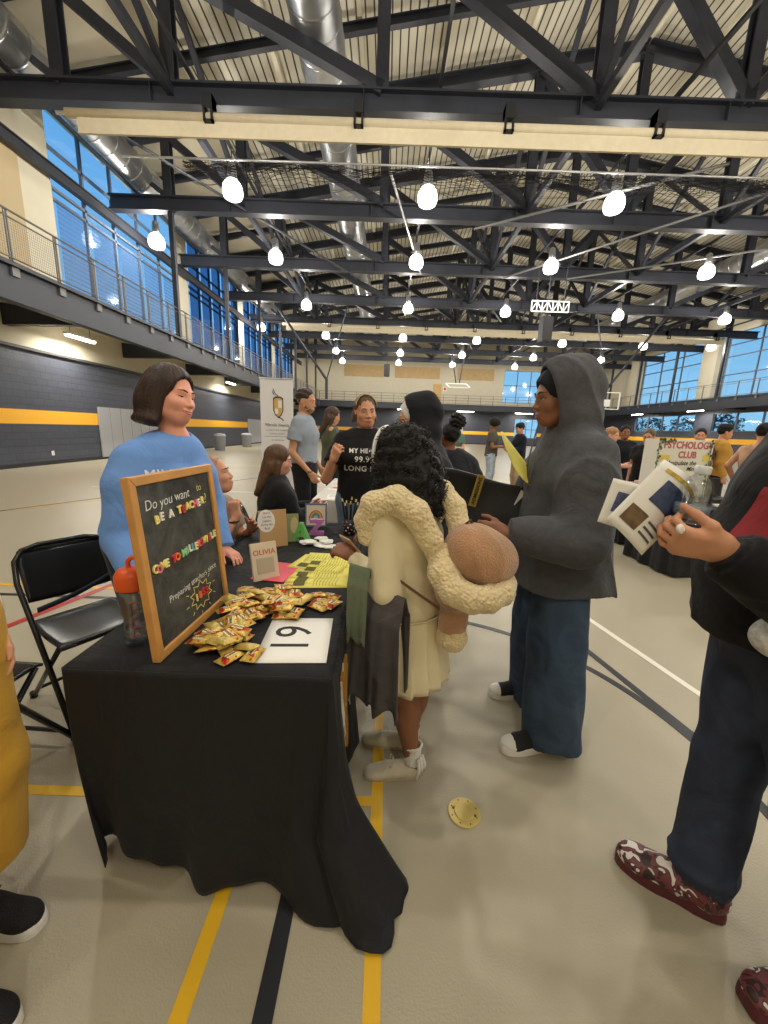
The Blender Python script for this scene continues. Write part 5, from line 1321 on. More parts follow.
def hood_prims(B, big=1., edge=.055, drop=0., tilt=0.):
    s = B.hs*B.s
    hd = [ellip((0, -.022, .028), (.100*big, .126*big, .128*big), k=.02), ellip((0, -.04, -.09), (.112*big, .118*big, .10), k=.06),
          capsule((0, -.09*big, .10), (0, -.125*big, .03), .045, .05, k=.05),
          ellip((0, .01, .018), (.082*big, .112, .112), k=.01, op='s'), ellip((0, .055, -.05), (.078*big, .07, .10), k=.02, op='s'),
          plane((0, edge, 0), (0, 1, -.12+tilt), k=.012)]
    hd = [Prim(p.fn, p.k, p.op) for p in hd]
    return [group_prim(xform(hd, B.HR, B.head, s), k=.035)]

# ===== woman in the blue sweatshirt
B = skeleton((-1.10, 1.80, 0), yaw_of(.93, -.36), 1.66, 1.24, hs=1.04, head=(10, -4, -6),
    W=dict(pelvis=(-1.13, 1.82, .92), waist=(-1.08, 1.81, 1.05), chest=(-1.02, 1.80, 1.19), head=(-.955, 1.775, 1.545), neck=(-.955, 1.785, 1.375), elR=(-1.10, 1.58, .94), wrR=(-.93, 1.42, .80), elL=(-.93, 2.02, 1.02), wrL=(-.82, 1.93, .80), shR=(-1.075, 1.635, 1.275), shL=(-.965, 1.93, 1.26), top=(-.99, 1.79, 1.285)))
p = person('smiling woman with short brown hair in a light blue sweatshirt behind the chalkboard', B)
body_mesh(B, p, SK_ROSY, .006, chub=1.2, smile=1., hands={'R': dict(dir=(.75, .3, -.25), back=(.1, -.3, .9)), 'L': dict(dir=(.7, -.4, -.2), back=(0, .2, 1))})
face_details(B, p, lid=SK_ROSY, lip=srgb(200, 108, 100), smile=1.2, squint=.58, look=(10, -4), teeth=False, brow=srgb(84, 60, 48))
M_bluesw = cloth('sweatshirt_blue', srgb(112, 154, 218), fold=.3)
sw = top_mesh(B, p, 'sweatshirt', M_bluesw, e=.025, hem=B.pelvis-Vector((0, 0, .02)), hemr=(.225, .175), sl_r=(.098, .080, .052), amp=.009, neckr=.064, cuff=.043, vox=.006, belly=.04, bust=.035, seed=1.)
MB().tube([B.neck+Vector((.064*math.cos(a), .060*math.sin(a)+.008, -.008-.022*math.sin(a))) for a in [i*2*math.pi/28 for i in range(28)]], .008, 8, closed=True).build('collar', M_bluesw, p, smooth=True)
decal('shirt_lettering', text_mesh('MILLERSVILLE', .052, 0, .0006), frame_m((0.0, .3, 1.215), (-1, 0, 0), (0, 0, 1)), (0, -1, 0), sw, mat('print_cream', srgb(226, 232, 240), .7), p)
decal('shirt_lettering', text_mesh('UNIVERSITY', .034, 0, .0004), frame_m((0.0, .3, 1.165), (-1, 0, 0), (0, 0, 1)), (0, -1, 0), sw, mat('print_cream', srgb(226, 232, 240), .7), p)
pants_mesh(B, p, 'trousers', cloth('trousers_navy', srgb(46, 52, 66)), r=(.115, .08, .06))
hp = cap_prims(.016)[:1]+[ellip((.074, -.030, -.045), (.034, .056, .10), k=.03), ellip((-.074, -.030, -.045), (.034, .056, .10), k=.03), ellip((0, -.078, -.045), (.096, .062, .105), k=.03), ellip((.085, -.03, -.115), (.03, .05, .022), k=.03), ellip((0, -.12, -.115), (.07, .03, .022), k=.03),
    ellip((0, .100, -.026), (.078, .080, .108), k=.02, op='s'), plane((0, 0, -.14), (0, 0, -1), k=.02)]
M_hb = hairmat('hair_brown', srgb(50, 35, 28)); hair_mesh(B, p, hp, M_hb, .0045, .0018)
for s_ in (-1, 1): shoe(p, (s_*.10, -.06, 0), math.radians(-6*s_), M_black, M_white, .25, vox=.006, side=s_)

# ===== person seated low behind the chalkboard
B = skeleton((-1.06, 2.30, 0), yaw_of(.95, -.2), 1.66, 1.15, head=(22, 14, 0), J=dict(pelvis=(0, -.04, .55), waist=(0, -.02, .66), chest=(0, .0, .84), top=(0, 0, .93), neck=(0, 0, .985), head=(0, .045, 1.135),
    shL=(-.165, 0, .93), shR=(.165, 0, .93), elL=(-.19, .10, .69), elR=(.17, .14, .72), wrL=(-.10, .22, .80), wrR=(.02, .20, .90), hipL=(-.09, 0, .54), hipR=(.09, 0, .54), knL=(-.11, .38, .53), knR=(.11, .38, .53), anL=(-.11, .36, .09), anR=(.11, .36, .09)))
p = person('seated person in a taupe top looking up, partly hidden by the chalkboard frame', B)
body_mesh(B, p, SK_TAN, .006, smile=.8, hands={'R': dict(dir=(-.2, .1, .9), curl=(60, 70, 40))})
face_details(B, p, lid=SK_TAN, lip=srgb(190, 110, 100), smile=1.)
top_mesh(B, p, 't_shirt', cloth('taupe_cotton', srgb(150, 132, 112)), e=.022, hem=B.pelvis, sleeve='short', sl_r=(.075, .07, .05), vox=.008)
pants_mesh(B, p, 'trousers', cloth('trousers_dark', srgb(44, 44, 48)), r=(.1, .08, .06), vox=.009)
hair_mesh(B, p, [ellip((0, -.016, .034), (.079, .098, .091)), ellip((0, .085, -.03), (.082, .075, .118), k=.014, op='s'), ellip((0, .0, -.10), (.1, .12, .06), k=.02, op='s'), ellip((0, -.10, .05), (.035, .035, .035), k=.01)], hairmat('hair_sandy', srgb(168, 122, 88)), .005, .0012)
MB().tube([B.elR.lerp(B.wrR, .86)+Vector((.031*math.cos(a), .031*math.sin(a), .003*math.sin(a))) for a in [i*2*math.pi/20 for i in range(20)]], .006, 6, closed=True).box(B.wrR.x+.012, B.wrR.y-.03, B.wrR.z-.05, B.wrR.x+.042, B.wrR.y+.01, B.wrR.z-.015).build('watch', M_black, p, smooth=False)
for s_ in (-1, 1): shoe(p, (s_*.11, .33, 0), 0, M_black, M_white, .25, vox=.008, side=s_)
folding_chair('black folding chair carrying the person in the taupe top', (-1.10, 2.30, 0), yaw_of(.95, -.2))

# ===== woman seated with long hair
B = skeleton((-.90, 3.12, 0), yaw_of(.90, .44), 1.64, 1.15, head=(-14, -8, 0), J=dict(pelvis=(0, -.02, .55), waist=(0, .0, .66), chest=(0, .03, .84), top=(0, .02, .96), neck=(0, .01, 1.02), head=(0, .05, 1.165),
    shL=(-.165, .02, .955), shR=(.165, .02, .955), elL=(-.20, .12, .72), elR=(.20, .12, .72), wrL=(-.10, .34, .76), wrR=(.10, .34, .76), hipL=(-.09, 0, .54), hipR=(.09, 0, .54), knL=(-.11, .42, .53), knR=(.11, .42, .53), anL=(-.11, .36, .09), anR=(.11, .36, .09)))
p = person('seated woman with long brown hair in a black top seen from behind', B)
body_mesh(B, p, SK_LIGHT, .007); face_details(B, p, lid=SK_LIGHT)
M_blk = cloth('black_knit', (.012, .012, .013), .8, fold=.4)
top_mesh(B, p, 'black_top', M_blk, e=.03, hem=B.pelvis, sl_r=(.085, .075, .05), amp=.008, vox=.008, seed=4.)
pants_mesh(B, p, 'trousers', cloth('trousers_dark', srgb(44, 44, 48)), r=(.1, .08, .06), vox=.009)
hp = [ellip((0, -.018, .036), (.086, .106, .095)), ellip((0, -.07, -.05), (.085, .055, .12), k=.03), capsule((-.05, -.06, -.05), (-.075, -.115, -.27), .045, .03, k=.03), capsule((.05, -.06, -.05), (.06, -.125, -.27), .045, .03, k=.03), capsule((0, -.08, -.05), (0, -.14, -.30), .05, .03, k=.03),
    capsule((-.07, 0, -.03), (-.10, -.03, -.24), .03, .022, k=.03), capsule((.07, 0, -.03), (.085, 0, -.22), .03, .02, k=.03), ellip((0, .11, -.04), (.066, .085, .11), k=.012, op='s')]
h_ = hair_mesh(B, p, hp, hairmat('hair_longbrown', srgb(92, 66, 46)), .006, .003, lo=-.34)
hair_mesh(B, p, [capsule((-.085, -.105, -.20), (-.070, -.145, -.31), .024, .012, k=.02)], hairmat('hair_tips', srgb(190, 176, 96)), .005, .003, lo=-.36, name='yellow_lit_lock')  # yellow light on the hair tips, put into this lock's colour
for s_ in (-1, 1): shoe(p, (s_*.11, .32, 0), 0, M_black, M_white, .25, vox=.009, side=s_)
folding_chair('black folding chair under the seated long haired woman', (-.92, 3.10, 0), yaw_of(.90, .44))

# ===== bearded man in the grey short-sleeved shirt
B = skeleton((-.93, 4.50, 0), yaw_of(.98, -.16), 1.84, 1.02, head=(-4, -10, 0), J=dict(elR=(.235, -.06, 1.16), wrR=(.17, .13, .93), elL=(-.23, -.03, 1.16), wrL=(-.16, .14, .95)))
p = person('bearded man in a grey short sleeved shirt and black trousers beside the tall banner', B)
body_mesh(B, p, SK_OLIVE, .007, fem=False, hands={'R': dict(dir=(.5, 0, -.8), curl=(30, 40, 30))}); face_details(B, p, lid=SK_OLIVE, brow=srgb(60, 44, 34))
M_gsh = cloth('grey_shirt', srgb(146, 156, 168), fold=.35)
top_mesh(B, p, 'shirt', M_gsh, e=.024, sleeve='short', sl_r=(.082, .075, .05), amp=.006, vox=.008, hem=B.pelvis+Vector((0, 0, .03)))
MB().tube([B.neck+Vector((.064*math.cos(a), .064*math.sin(a), .012-.02*math.sin(a))) for a in [math.pi*.5+.25+i*(2*math.pi-.5)/20 for i in range(21)]], .011, 6).build('collar', M_gsh, p, smooth=True)
pants_mesh(B, p, 'trousers', cloth('trousers_black', (.012, .012, .014)), r=(.1, .075, .06), vox=.009)
hair_mesh(B, p, [ellip((0, -.022, .042), (.082, .098, .088)), ellip((0, .10, -.03), (.088, .085, .105), k=.012, op='s'), ellip((0, .0, -.13), (.11, .13, .08), k=.01, op='s')], hairmat('hair_darkman', srgb(60, 48, 40)), .005, .0045, streak=False, scale=70)
hair_mesh(B, p, [ellip((0, .048, -.082), (.050, .045, .036)), ellip((0, .022, -.055), (.067, .05, .05), k=.02), ellip((0, .108, -.065), (.030, .03, .016), k=.005, op='s'), ellip((0, .09, .02), (.09, .08, .058), k=.01, op='s')], hairmat('beard_brown', srgb(104, 78, 60)), .0045, .002, name='beard', streak=False, scale=140)
MB().tube([B.wrR+Vector((.03*math.cos(a), .03*math.sin(a)-.01, .02)) for a in [i*2*math.pi/16 for i in range(16)]], .007, 6, closed=True).build('wrist_watch', M_black, p)
MB().tube([B.pelvis+Vector((.165*1.08*math.cos(a), .125*1.08*math.sin(a), .045)) for a in [i*2*math.pi/24 for i in range(24)]], .015, 6, closed=True).build('belt', M_black, p)
for s_ in (-1, 1): shoe(p, (s_*.11, -.08, 0), 0, M_black, M_black, .28, vox=.009, side=s_)

# ===== woman in the olive top
B = skeleton((-.80, 5.75, 0), yaw_of(.96, .25), 1.72, 1.1, head=(0, -14, 0), J=dict(elR=(.20, .02, 1.10), wrR=(.12, .22, 1.02), elL=(-.2, .02, 1.10), wrL=(-.1, .2, 1.02)))
p = person('woman with long hair in an olive green top behind the bearded man', B)
body_mesh(B, p, SK_TAN, .008); face_details(B, p, lid=SK_TAN)
top_mesh(B, p, 'olive_top', cloth('olive_knit', srgb(82, 88, 64)), e=.025, sl_r=(.075, .065, .05), vox=.009, hem=B.pelvis-Vector((0, 0, .06)))
pants_mesh(B, p, 'trousers', cloth('trousers_black', (.012, .012, .014)), vox=.01)
hp = [ellip((0, -.018, .036), (.083, .103, .093)), ellip((0, -.07, -.05), (.08, .05, .12), k=.03), capsule((-.04, -.07, -.05), (-.05, -.12, -.27), .045, .025, k=.03), capsule((.05, -.06, -.05), (.06, -.11, -.27), .045, .025, k=.03), capsule((.07, 0, -.03), (.09, -.02, -.22), .028, .02, k=.03), ellip((0, .11, -.04), (.07, .085, .11), k=.012, op='s')]
hair_mesh(B, p, hp, hairmat('hair_midbrown', srgb(70, 50, 40)), .006, .003, lo=-.34)
for s_ in (-1, 1): shoe(p, (s_*.10, -.06, 0), 0, M_black, M_white, .25, vox=.01, side=s_)

# ===== woman in the black lettered t-shirt
B = skeleton((-.17, 3.02, 0), yaw_of(.10, -1), 1.67, 1.22, head=(14, -3, 3), W=dict(elR=(-.44, 2.90, 1.06), wrR=(-.375, 2.80, 1.21), elL=(.10, 3.0, 1.07), wrL=(.05, 2.80, .98)))
p = person('woman with blond streaked hair and a black lettered t-shirt at the table end', B)
body_mesh(B, p, SK_TAN, .0055, smile=.2, chub=.8, hands={'R': dict(dir=(.35, -.3, .75), back=(-.5, -.8, 0), curl=(40, 55, 35))})
face_details(B, p, lid=SK_TAN, lip=srgb(186, 92, 86), smile=.2, squint=.45, teeth=True)
M_tee = cloth('tee_black', (.011, .011, .012), .8, fold=.35)
tee = top_mesh(B, p, 't_shirt', M_tee, e=.026, hem=B.pelvis-Vector((0, 0, .03)), sleeve='short', sl_r=(.085, .082, .05), amp=.006, vox=.006, bust=.035, belly=.01, neckr=.068)
for i, (t_, s_) in enumerate((('MY HEART', .045), ('99.9%', .058), ('LONG LIVE', .056))):
    decal('shirt_lettering', text_mesh(t_, s_, 0, .0008, spacing=1.1), frame_m((0.0, .3, [1.275, 1.215, 1.145][i]), (-1, 0, 0), (0, 0, 1)), (0, -1, 0), tee, mat('print_white2', srgb(226, 224, 216), .7), p)
pants_mesh(B, p, 'jeans', mat('jeans_light', srgb(100, 116, 140), .85, fn=denim_fn), r=(.105, .08, .065), vox=.008)
hp = [ellip((0, -.022, .038), (.080, .098, .088)), ellip((0, -.09, .03), (.05, .045, .05), k=.03), ellip((0, .105, -.035), (.068, .082, .100), k=.014, op='s'), ellip((.07, -.03, -.05), (.03, .05, .06), k=.03), ellip((-.07, -.03, -.05), (.03, .05, .06), k=.03)]+[ellip((0, .0, -.12), (.11, .13, .07), k=.01, op='s')]
hair_mesh(B, p, hp, hairmat('hair_brownstreak', srgb(86, 66, 48)), .0045, .0015)
Mh = head_mat(B)
def band(y0, rad, tilt, m, nm, w):
    MB().tube([(.0825*math.cos(a)*1.0, y0-.0+tilt*math.sin(a), .036+.0925*math.sin(a)) for a in [.15+i*(math.pi-.3)/24 for i in range(25)]], w, 8).build(nm, m, p, smooth=True, xf=Mh)
band(.030, 0, -.015, M_black, 'headband', .0055); band(.048, 0, -.022, hairmat('hair_blond', srgb(196, 164, 110)), 'blond_streak', .0045); band(.014, 0, -.008, hairmat('hair_blond', srgb(196, 164, 110)), 'blond_streak', .0045)
for s_ in (-1, 1): shoe(p, (s_*.10, -.06, 0), 0, M_black, M_white, .25, vox=.01, side=s_)

# ===== person in the black hood behind the girl
B = skeleton((.25, 2.22, 0), yaw_of(-.96, .25), 1.60, 1.05, head=(4, -8, 0), W=dict(head=(.155, 2.26, 1.495), neck=(.21, 2.25, 1.36), top=(.23, 2.24, 1.29), elL=(.12, 2.02, 1.02), wrL=(.02, 2.15, .93), elR=(.36, 2.45, 1.03), wrR=(.15, 2.5, .95)))
p = person('person with glasses in a black hooded sweatshirt standing behind the curly haired girl', B)
body_mesh(B, p, SK_TAN, .006); face_details(B, p, lid=SK_TAN)
M_bh = cloth('hoodie_black', srgb(34, 36, 42), .85, fold=.35)
top_mesh(B, p, 'hoodie', M_bh, e=.035, sl_r=(.088, .075, .055), amp=.008, vox=.0065, extra=hood_prims(B, 1.02, .04), neckr=0, hem=B.pelvis-Vector((0, 0, .06)), seed=6.)
hair_mesh(B, p, [ellip((0, -.01, .036), (.080, .1035, .090)), ellip((0, .092, -.03), (.09, .070, .102), k=.01, op='s'), ellip((0, 0, -.08), (.1, .12, .07), k=.01, op='s')], mat('cap_white', srgb(226, 224, 222), .8), .004, 0, name='white_head_wrap')
g = MB()
for sx in (-1, 1):
    g.tube([(sx*.034+.023*math.cos(a), .102, -.002+.017*math.sin(a)) for a in [i*2*math.pi/18 for i in range(18)]], .0016, 6, closed=True); g.tube([(sx*.057, .10, .002), (sx*.078, .03, .004), (sx*.08, -.01, -.004)], .0014, 5)
g.tube([(-.011, .103, .002), (0, .106, .004), (.011, .103, .002)], .0014, 5); g.build('glasses', mat('glasses_brown', srgb(70, 44, 34), .3), p, xf=head_mat(B))
pants_mesh(B, p, 'trousers', cloth('trousers_black', (.012, .012, .014)), r=(.1, .09, .08), vox=.009)
for s_ in (-1, 1): shoe(p, (s_*.12, -.05, 0), math.radians(-8*s_), mat('shoe_black', (.015, .015, .016), .6), M_white, .26, vox=.007, side=s_)

# ===== person with the puff of hair and a black jacket
B = skeleton((.50, 3.12, 0), yaw_of(-.25, 1), 1.50, 1.15, head=(10, 4, 0), J=dict(elL=(-.23, .05, 1.08), elR=(.24, .03, 1.08), wrL=(-.14, .22, 1.0), wrR=(.14, .22, 1.0)))
p = person('person in a black jacket with a black puff of curly hair, back to the camera', B)
body_mesh(B, p, SK_DEEP, .008)
top_mesh(B, p, 'jacket', M_bh, e=.045, sl_r=(.095, .085, .06), amp=.009, vox=.009, seed=8.)
pants_mesh(B, p, 'trousers', cloth('trousers_dark', srgb(44, 44, 48)), vox=.01)
M_afro = hairmat('hair_black', (.010, .009, .009), .7)
hair_mesh(B, p, [ellip((0, -.016, .034), (.080, .1, .092)), ellip((0, .11, -.04), (.08, .09, .12), k=.012, op='s')], M_afro, .005, .002, streak=False)
hair_mesh(B, p, [ellip((.03, -.055, .135), (.072, .068, .068))], M_afro, .004, .006, streak=False, scale=150, name='hair_puff')
for s_ in (-1, 1): shoe(p, (s_*.10, -.06, 0), 0, M_black, M_white, .25, vox=.01, side=s_)

# ===== girl in the cream dress
B = skeleton((.13, 1.47, 0), yaw_of(-.80, .60), 1.47, .95, hs=1.12, head=(4, -12, 0), W=dict(head=(.045, 1.50, 1.315), neck=(.085, 1.485, 1.175), top=(.095, 1.48, 1.12), chest=(.105, 1.48, 1.03), waist=(.12, 1.475, .86), pelvis=(.125, 1.47, .74),
    shL=(-.005, 1.375, 1.12), shR=(.195, 1.59, 1.12), elL=(.02, 1.33, .855), wrL=(-.125, 1.47, .945), elR=(.15, 1.72, .90), wrR=(-.02, 1.72, .96), hipL=(.08, 1.42, .72), hipR=(.17, 1.53, .72),
    knL=(.10, 1.41, .40), knR=(.17, 1.53, .40), anL=(.155, 1.40, .075), anR=(.16, 1.54, .075)))
B.leg = 1.25
B.toe = {'L': math.degrees(yaw_of(-1, -.02)-B.yaw), 'R': math.degrees(yaw_of(-1, .1)-B.yaw)}
p = person('girl with curly black hair in a cream pleated dress leaning over the table', B)
body_mesh(B, p, SK_BROWN, .005, hands={'L': dict(dir=(-.8, .5, .15), back=(-.2, -.5, .8), curl=(35, 45, 30)), 'R': dict(dir=(-.9, 0, .1), back=(0, .3, .9), curl=(30, 40, 30))})
face_details(B, p, lid=SK_BROWN)
def dress_fn(m, N, L, b, tc):
    w = N.new('ShaderNodeTexWave'); w.bands_direction = 'DIAGONAL'; w.inputs['Scale'].default_value = 60; L.new(tc.outputs['Object'], w.inputs[0])
    bp = N.new('ShaderNodeBump'); bp.inputs['Strength'].default_value = .12; bp.inputs['Distance'].default_value = .002; L.new(w.outputs['Fac'], bp.inputs['Height']); L.new(bp.outputs[0], b.inputs['Normal'])
M_dress = mat('cream_knit', srgb(226, 214, 178), .85, var=.03, vscale=5, fn=dress_fn, sheen=.15)
wz = B.pelvis+Vector((0, 0, .02)); sdv = B.side
def gdress():
    P = [ebone(wz-Vector((0, 0, .04)), B.waist, (.158, .120), (.135, .105), sdv, k=.03, flat=2), ebone(B.waist, B.chest, (.135, .105), (.150, .112), sdv, k=.03), ebone(B.chest, B.top, (.150, .112), (.125, .085), sdv, k=.03)]
    for S in 'LR':
        sh, el, wr = (getattr(B, k+S) for k in ('sh', 'el', 'wr'))
        P += [capsule(B.neck-Vector((0, 0, .04)), sh, .05, .058, k=.04), capsule(sh, el, .060, .054, k=.025), capsule(el, el.lerp(wr, .45), .054, .050, k=.02), capsule(el.lerp(wr, .45), el.lerp(wr, .93), .050, .030, k=.02, flat=1)]
    P.append(capsule(B.neck, B.neck+Vector((0, 0, .3)), .052, .055, k=.012, op='s'))
    lo = [x-.06 for x in B.lo]; hi = [x+.06 for x in B.hi]; lo[2] = .62; hi[2] = 1.30
    return sdf_mesh('dress_bodice', P, .0055, M_dress, p, lo, hi, disp=folds(.0075, 11, 2.))
gdress()
def pleat(u, v):
    a = u*2*math.pi; n = 17; ph = (a*n/(2*math.pi)) % 1.0; saw = (ph if ph < .82 else (1-ph)*.82/.18)
    r = 1+.00*v; rx = .158+.020*v+(.004+.020*v)*saw; ry = .122+.026*v+(.004+.020*v)*saw
    c = Vector(wz)-Vector((0, 0, .03)); q = c+sdv*(rx*math.cos(a))+Vector((-sdv.y, sdv.x, 0))*(ry*math.sin(a))
    return (q.x, q.y, q.z-.290*v+.002*math.sin(a*9)*v)
sk = grid_mesh(pleat, 17*14, 16, closed_u=True).build('pleated_skirt', M_dress, p, smooth=True); s_ = sk.modifiers.new('thickness', 'SOLIDIFY'); s_.thickness = .004; s_.offset = -1
MB().tube([tuple(Vector(wz)-Vector((0, 0, .028))+sdv*(.163*math.cos(a))+Vector((-sdv.y, sdv.x, 0))*(.127*math.sin(a))) for a in [i*2*math.pi/40 for i in range(40)]], .004, 6, closed=True).build('waist_seam', M_dress, p, smooth=True)
# curly hair: a soft mass and many small coils standing out of it
hs_ = [ellip((0, -.03, .035), (.105, .118, .105)), ellip((.0, -.07, -.06), (.125, .095, .13), k=.04), ellip((.045, -.085, -.15), (.085, .07, .10), k=.04), ellip((-.045, -.06, -.14), (.08, .07, .09), k=.04), ellip((.085, .0, -.06), (.045, .06, .10), k=.03), ellip((-.085, .0, -.06), (.045, .06, .10), k=.03), ellip((0, .125, -.03), (.068, .085, .105), k=.012, op='s')]
hair = hair_mesh(B, p, hs_, M_afro, .006, .007, streak=False, scale=85, lo=-.36)
cm = MB(); rg = random.Random(4); hv = [v for v in hair.data.vertices if v.co.z > 1.02]
for k in range(520):
    v = rg.choice(hv); nrm = v.normal; c = v.co; up_ = Vector((rg.uniform(-.3, .3), rg.uniform(-.3, .3), -1)).normalized(); ax = (up_+nrm*.5).normalized(); sd_ = ax.orthogonal().normalized(); t2 = ax.cross(sd_); ph = rg.random()*6; L_ = rg.uniform(.02, .05); r0 = rg.uniform(.004, .008)
    cm.tube([c+nrm*.002+ax*L_*(i/13-.3)+(sd_*math.cos(ph+i*1.0)+t2*math.sin(ph+i*1.0))*r0 for i in range(14)], .0016, 4, caps=False)
cm.build('curls', mat('curl_black', (.018, .015, .014), .5), hair)
hbm = MB().tube([(-.094*1.0*math.cos(a), .045-.02*math.sin(a), .035+.105*math.sin(a)) for a in [-.1+i*math.pi*1.06/20 for i in range(21)]], .0075, 8); hbm.build('headband', mat('headband_white', srgb(226, 224, 220), .6), p, smooth=True, xf=head_mat(B))
M_cshoe = mat('cream_leather', srgb(214, 206, 184), .55, bump=.15, bscale=50); M_csole = mat('cream_sole', srgb(190, 178, 150), .6); M_sock = mat('white_sock', srgb(228, 226, 220), .85, bump=.4, bscale=260)
inv = B.inv
for S, hx, hy, ay in (('L', .185, 1.395, -.02), ('R', .165, 1.545, .10)):
    hp_ = inv @ (Vector((hx, hy, 0))-B.loc); an = getattr(B, 'an'+S); fa = yaw_of(-1, ay)-B.yaw
    sh_ = shoe(p, hp_, fa, M_cshoe, M_csole, .235, vox=.0035, solez=.012, side=-1 if S == 'L' else 1)
    sdf_mesh('sock', [capsule(an+Vector((0, 0, -.01)), an+Vector((0, 0, .075)), .038, .036, flat=3), ellip(an+Vector((0, 0, .072)), (.041, .041, .008), k=.01), capsule(an+Vector((0, 0, .02)), an+Vector((0, 0, .2)), .030, .030, k=.004, op='s')], .003, M_sock, p, an-Vector((.08, .08, .06)), an+Vector((.08, .08, .13)), disp=lumps(.0015, 260))
    bw = MB(); M_ = foot_M(hp_, fa, .235/.27); 
    for q in (-1, 1):
        bw.tube([M_ @ Vector(v) for v in ((0, .13, .068), (q*.02, .125, .085), (q*.042, .135, .078), (q*.022, .142, .066), (0, .13, .068))], .0022, 6)
        bw.tube([M_ @ Vector(v) for v in ((0, .13, .068), (q*.02, .15, .06), (q*.04, .175, .052))], .0020, 6)
    bw.build('bow', M_cshoe, sh_)
bwt = MB(); hp_ = inv @ (Vector((.185, 1.395, 0))-B.loc)
for q in (-.016, 0, .016): bwt.tube([B.anL+Vector((-.01+q, -.045, .04)), B.anL+Vector((-.012+q*1.4, -.055, .0)), B.anL+Vector((-.01+q*2, -.05, -.045))], [.006, .008, .004], 6)
bwt.build('ribbon', M_sock, p, smooth=True)
GB = B
# fleece shoulder roll, one long soft piece over both shoulders
def fleece_fn(m, N, L, b, tc):
    v = N.new('ShaderNodeTexVoronoi'); v.inputs['Scale'].default_value = 95; L.new(tc.outputs['Object'], v.inputs['Vector'])
    bp = N.new('ShaderNodeBump'); bp.inputs['Strength'].default_value = .8; bp.inputs['Distance'].default_value = .008; bp.invert = True; L.new(v.outputs['Distance'], bp.inputs['Height']); L.new(bp.outputs[0], b.inputs['Normal'])
M_fleece = mat('cream_fleece', srgb(226, 206, 160), .95, fn=fleece_fn, sheen=.3)
M_plush = mat('tan_plush', srgb(184, 140, 102), .95, var=.16, vscale=14, bump=.8, bscale=160, sheen=.5, spec=.1)
def chain(pts, rs, k=.015): return [capsule(a, b, r, s, k=k) for a, b, r, s in zip(pts[:-1], pts[1:], rs[:-1], rs[1:])]
t = thing('fleece_strap', 'thick cream fleece roll lying over both shoulders of the curly haired girl', 'strap', (.13, 1.45, 1.1))
L0 = Vector((.13, 1.45, 1.1))
p1 = [(-.06, 1.345, 1.05), (-.062, 1.35, 1.115), (-.035, 1.335, 1.175), (.04, 1.33, 1.195), (.11, 1.33, 1.15), (.165, 1.325, 1.06), (.20, 1.325, .985)]
p2 = [(.17, 1.56, 1.20), (.225, 1.51, 1.205), (.265, 1.45, 1.15), (.285, 1.40, 1.07), (.285, 1.36, 1.0)]
loc = lambda pts: [tuple(Vector(q)-L0) for q in pts]
sdf_mesh('near_roll', chain(loc(p1), [.03, .040, .046, .050, .050, .044, .036]), .0045, M_fleece, t, (-.32, -.2, -.2), (.2, .0, .2), disp=lumps(.0022, 95))
sdf_mesh('far_roll', chain(loc(p2), [.034, .042, .044, .040, .032]), .0045, M_fleece, t, (-.05, -.16, -.18), (.25, .2, .2), disp=lumps(.0022, 95, 2.))
# plush bag (plain rounded bag with a fleece band)
t = thing('plush_bag', 'round tan plush bag with a cream fleece band hanging from the fleece straps', 'bag', (.33, 1.33, .95)); L0 = Vector((.33, 1.33, .95))
sdf_mesh('bag_body', [ellip((.03, .02, .045), (.135, .115, .108), R=Matrix.Rotation(.5, 3, 'Y')), ellip((-.02, .0, .07), (.085, .10, .085), k=.05), ellip((-.05, .01, -.085), (.09, .09, .075), k=.03), capsule((-.03, -.12, .14), (.15, -.09, .02), .006, .006, k=.012, op='s'), capsule((.03, -.13, .10), (.13, -.03, .15), .005, .005, k=.012, op='s'), ellip((-.055, .03, -.20), (.056, .055, .125), k=.02)], .005, M_plush, t, (-.2, -.2, -.38), (.2, .2, .2), disp=folds(.006, 13))
bd = [(-.125, .00, .055), (-.118, -.05, .0), (-.085, -.085, -.045), (-.03, -.10, -.068), (.035, -.088, -.07), (.09, -.055, -.06), (.12, -.01, -.04)]
sdf_mesh('fleece_band', chain(bd, [.044, .052, .050, .048, .046, .042, .034]), .0045, M_fleece, t, (-.2, -.17, -.15), (.2, .1, .13), disp=lumps(.0022, 95, 5.))
sdf_mesh('fleece_base', [ellip((-.055, .03, -.278), (.060, .059, .062)), ], .0045, M_fleece, t, (-.15, -.07, -.36), (.05, .12, -.2), disp=lumps(.003, 70, 5.))
MB().tube([(-.02, .04, .13), (-.035, .035, .16), (-.02, .03, .175), (-.005, .035, .15)], .006, 6).build('hanging_loop', mat('loop_brown', srgb(96, 62, 48), .7), t, smooth=True)
sb = grid_mesh(lambda u, v: tuple(Vector((-.02, 1.335, .965)).lerp(Vector((.215, 1.325, .80)), u)+Vector((0, -.012*math.sin(u*math.pi)-.004, .006-.012*v))), 20, 3)
o = tag(sb.build('crossbody_strap', mat('strap_brown', srgb(108, 74, 52), .6)), 'narrow brown strap crossing the back of the cream dress', 'strap'); s_ = o.modifiers.new('thickness', 'SOLIDIFY'); s_.thickness = .003
# phone in her hand
t = thing('phone', 'phone in a patterned case held by the curly haired girl', 'phone', (-.135, 1.52, .975)); Rp = Matrix.Rotation(-.5, 4, 'X') @ Matrix.Rotation(.75, 4, 'Y') @ Matrix.Rotation(.5, 4, 'Z')
MB().box(-.037, -.075, -.004, .037, .075, .004).build('case', mat('case_tan', srgb(186, 150, 112), .4), t, xf=Rp, bevel=.003); MB().box(-.033, -.070, .004, .033, .070, .0048).build('screen', mat('screen_dark', (.01, .01, .012), .1), t, xf=Rp)
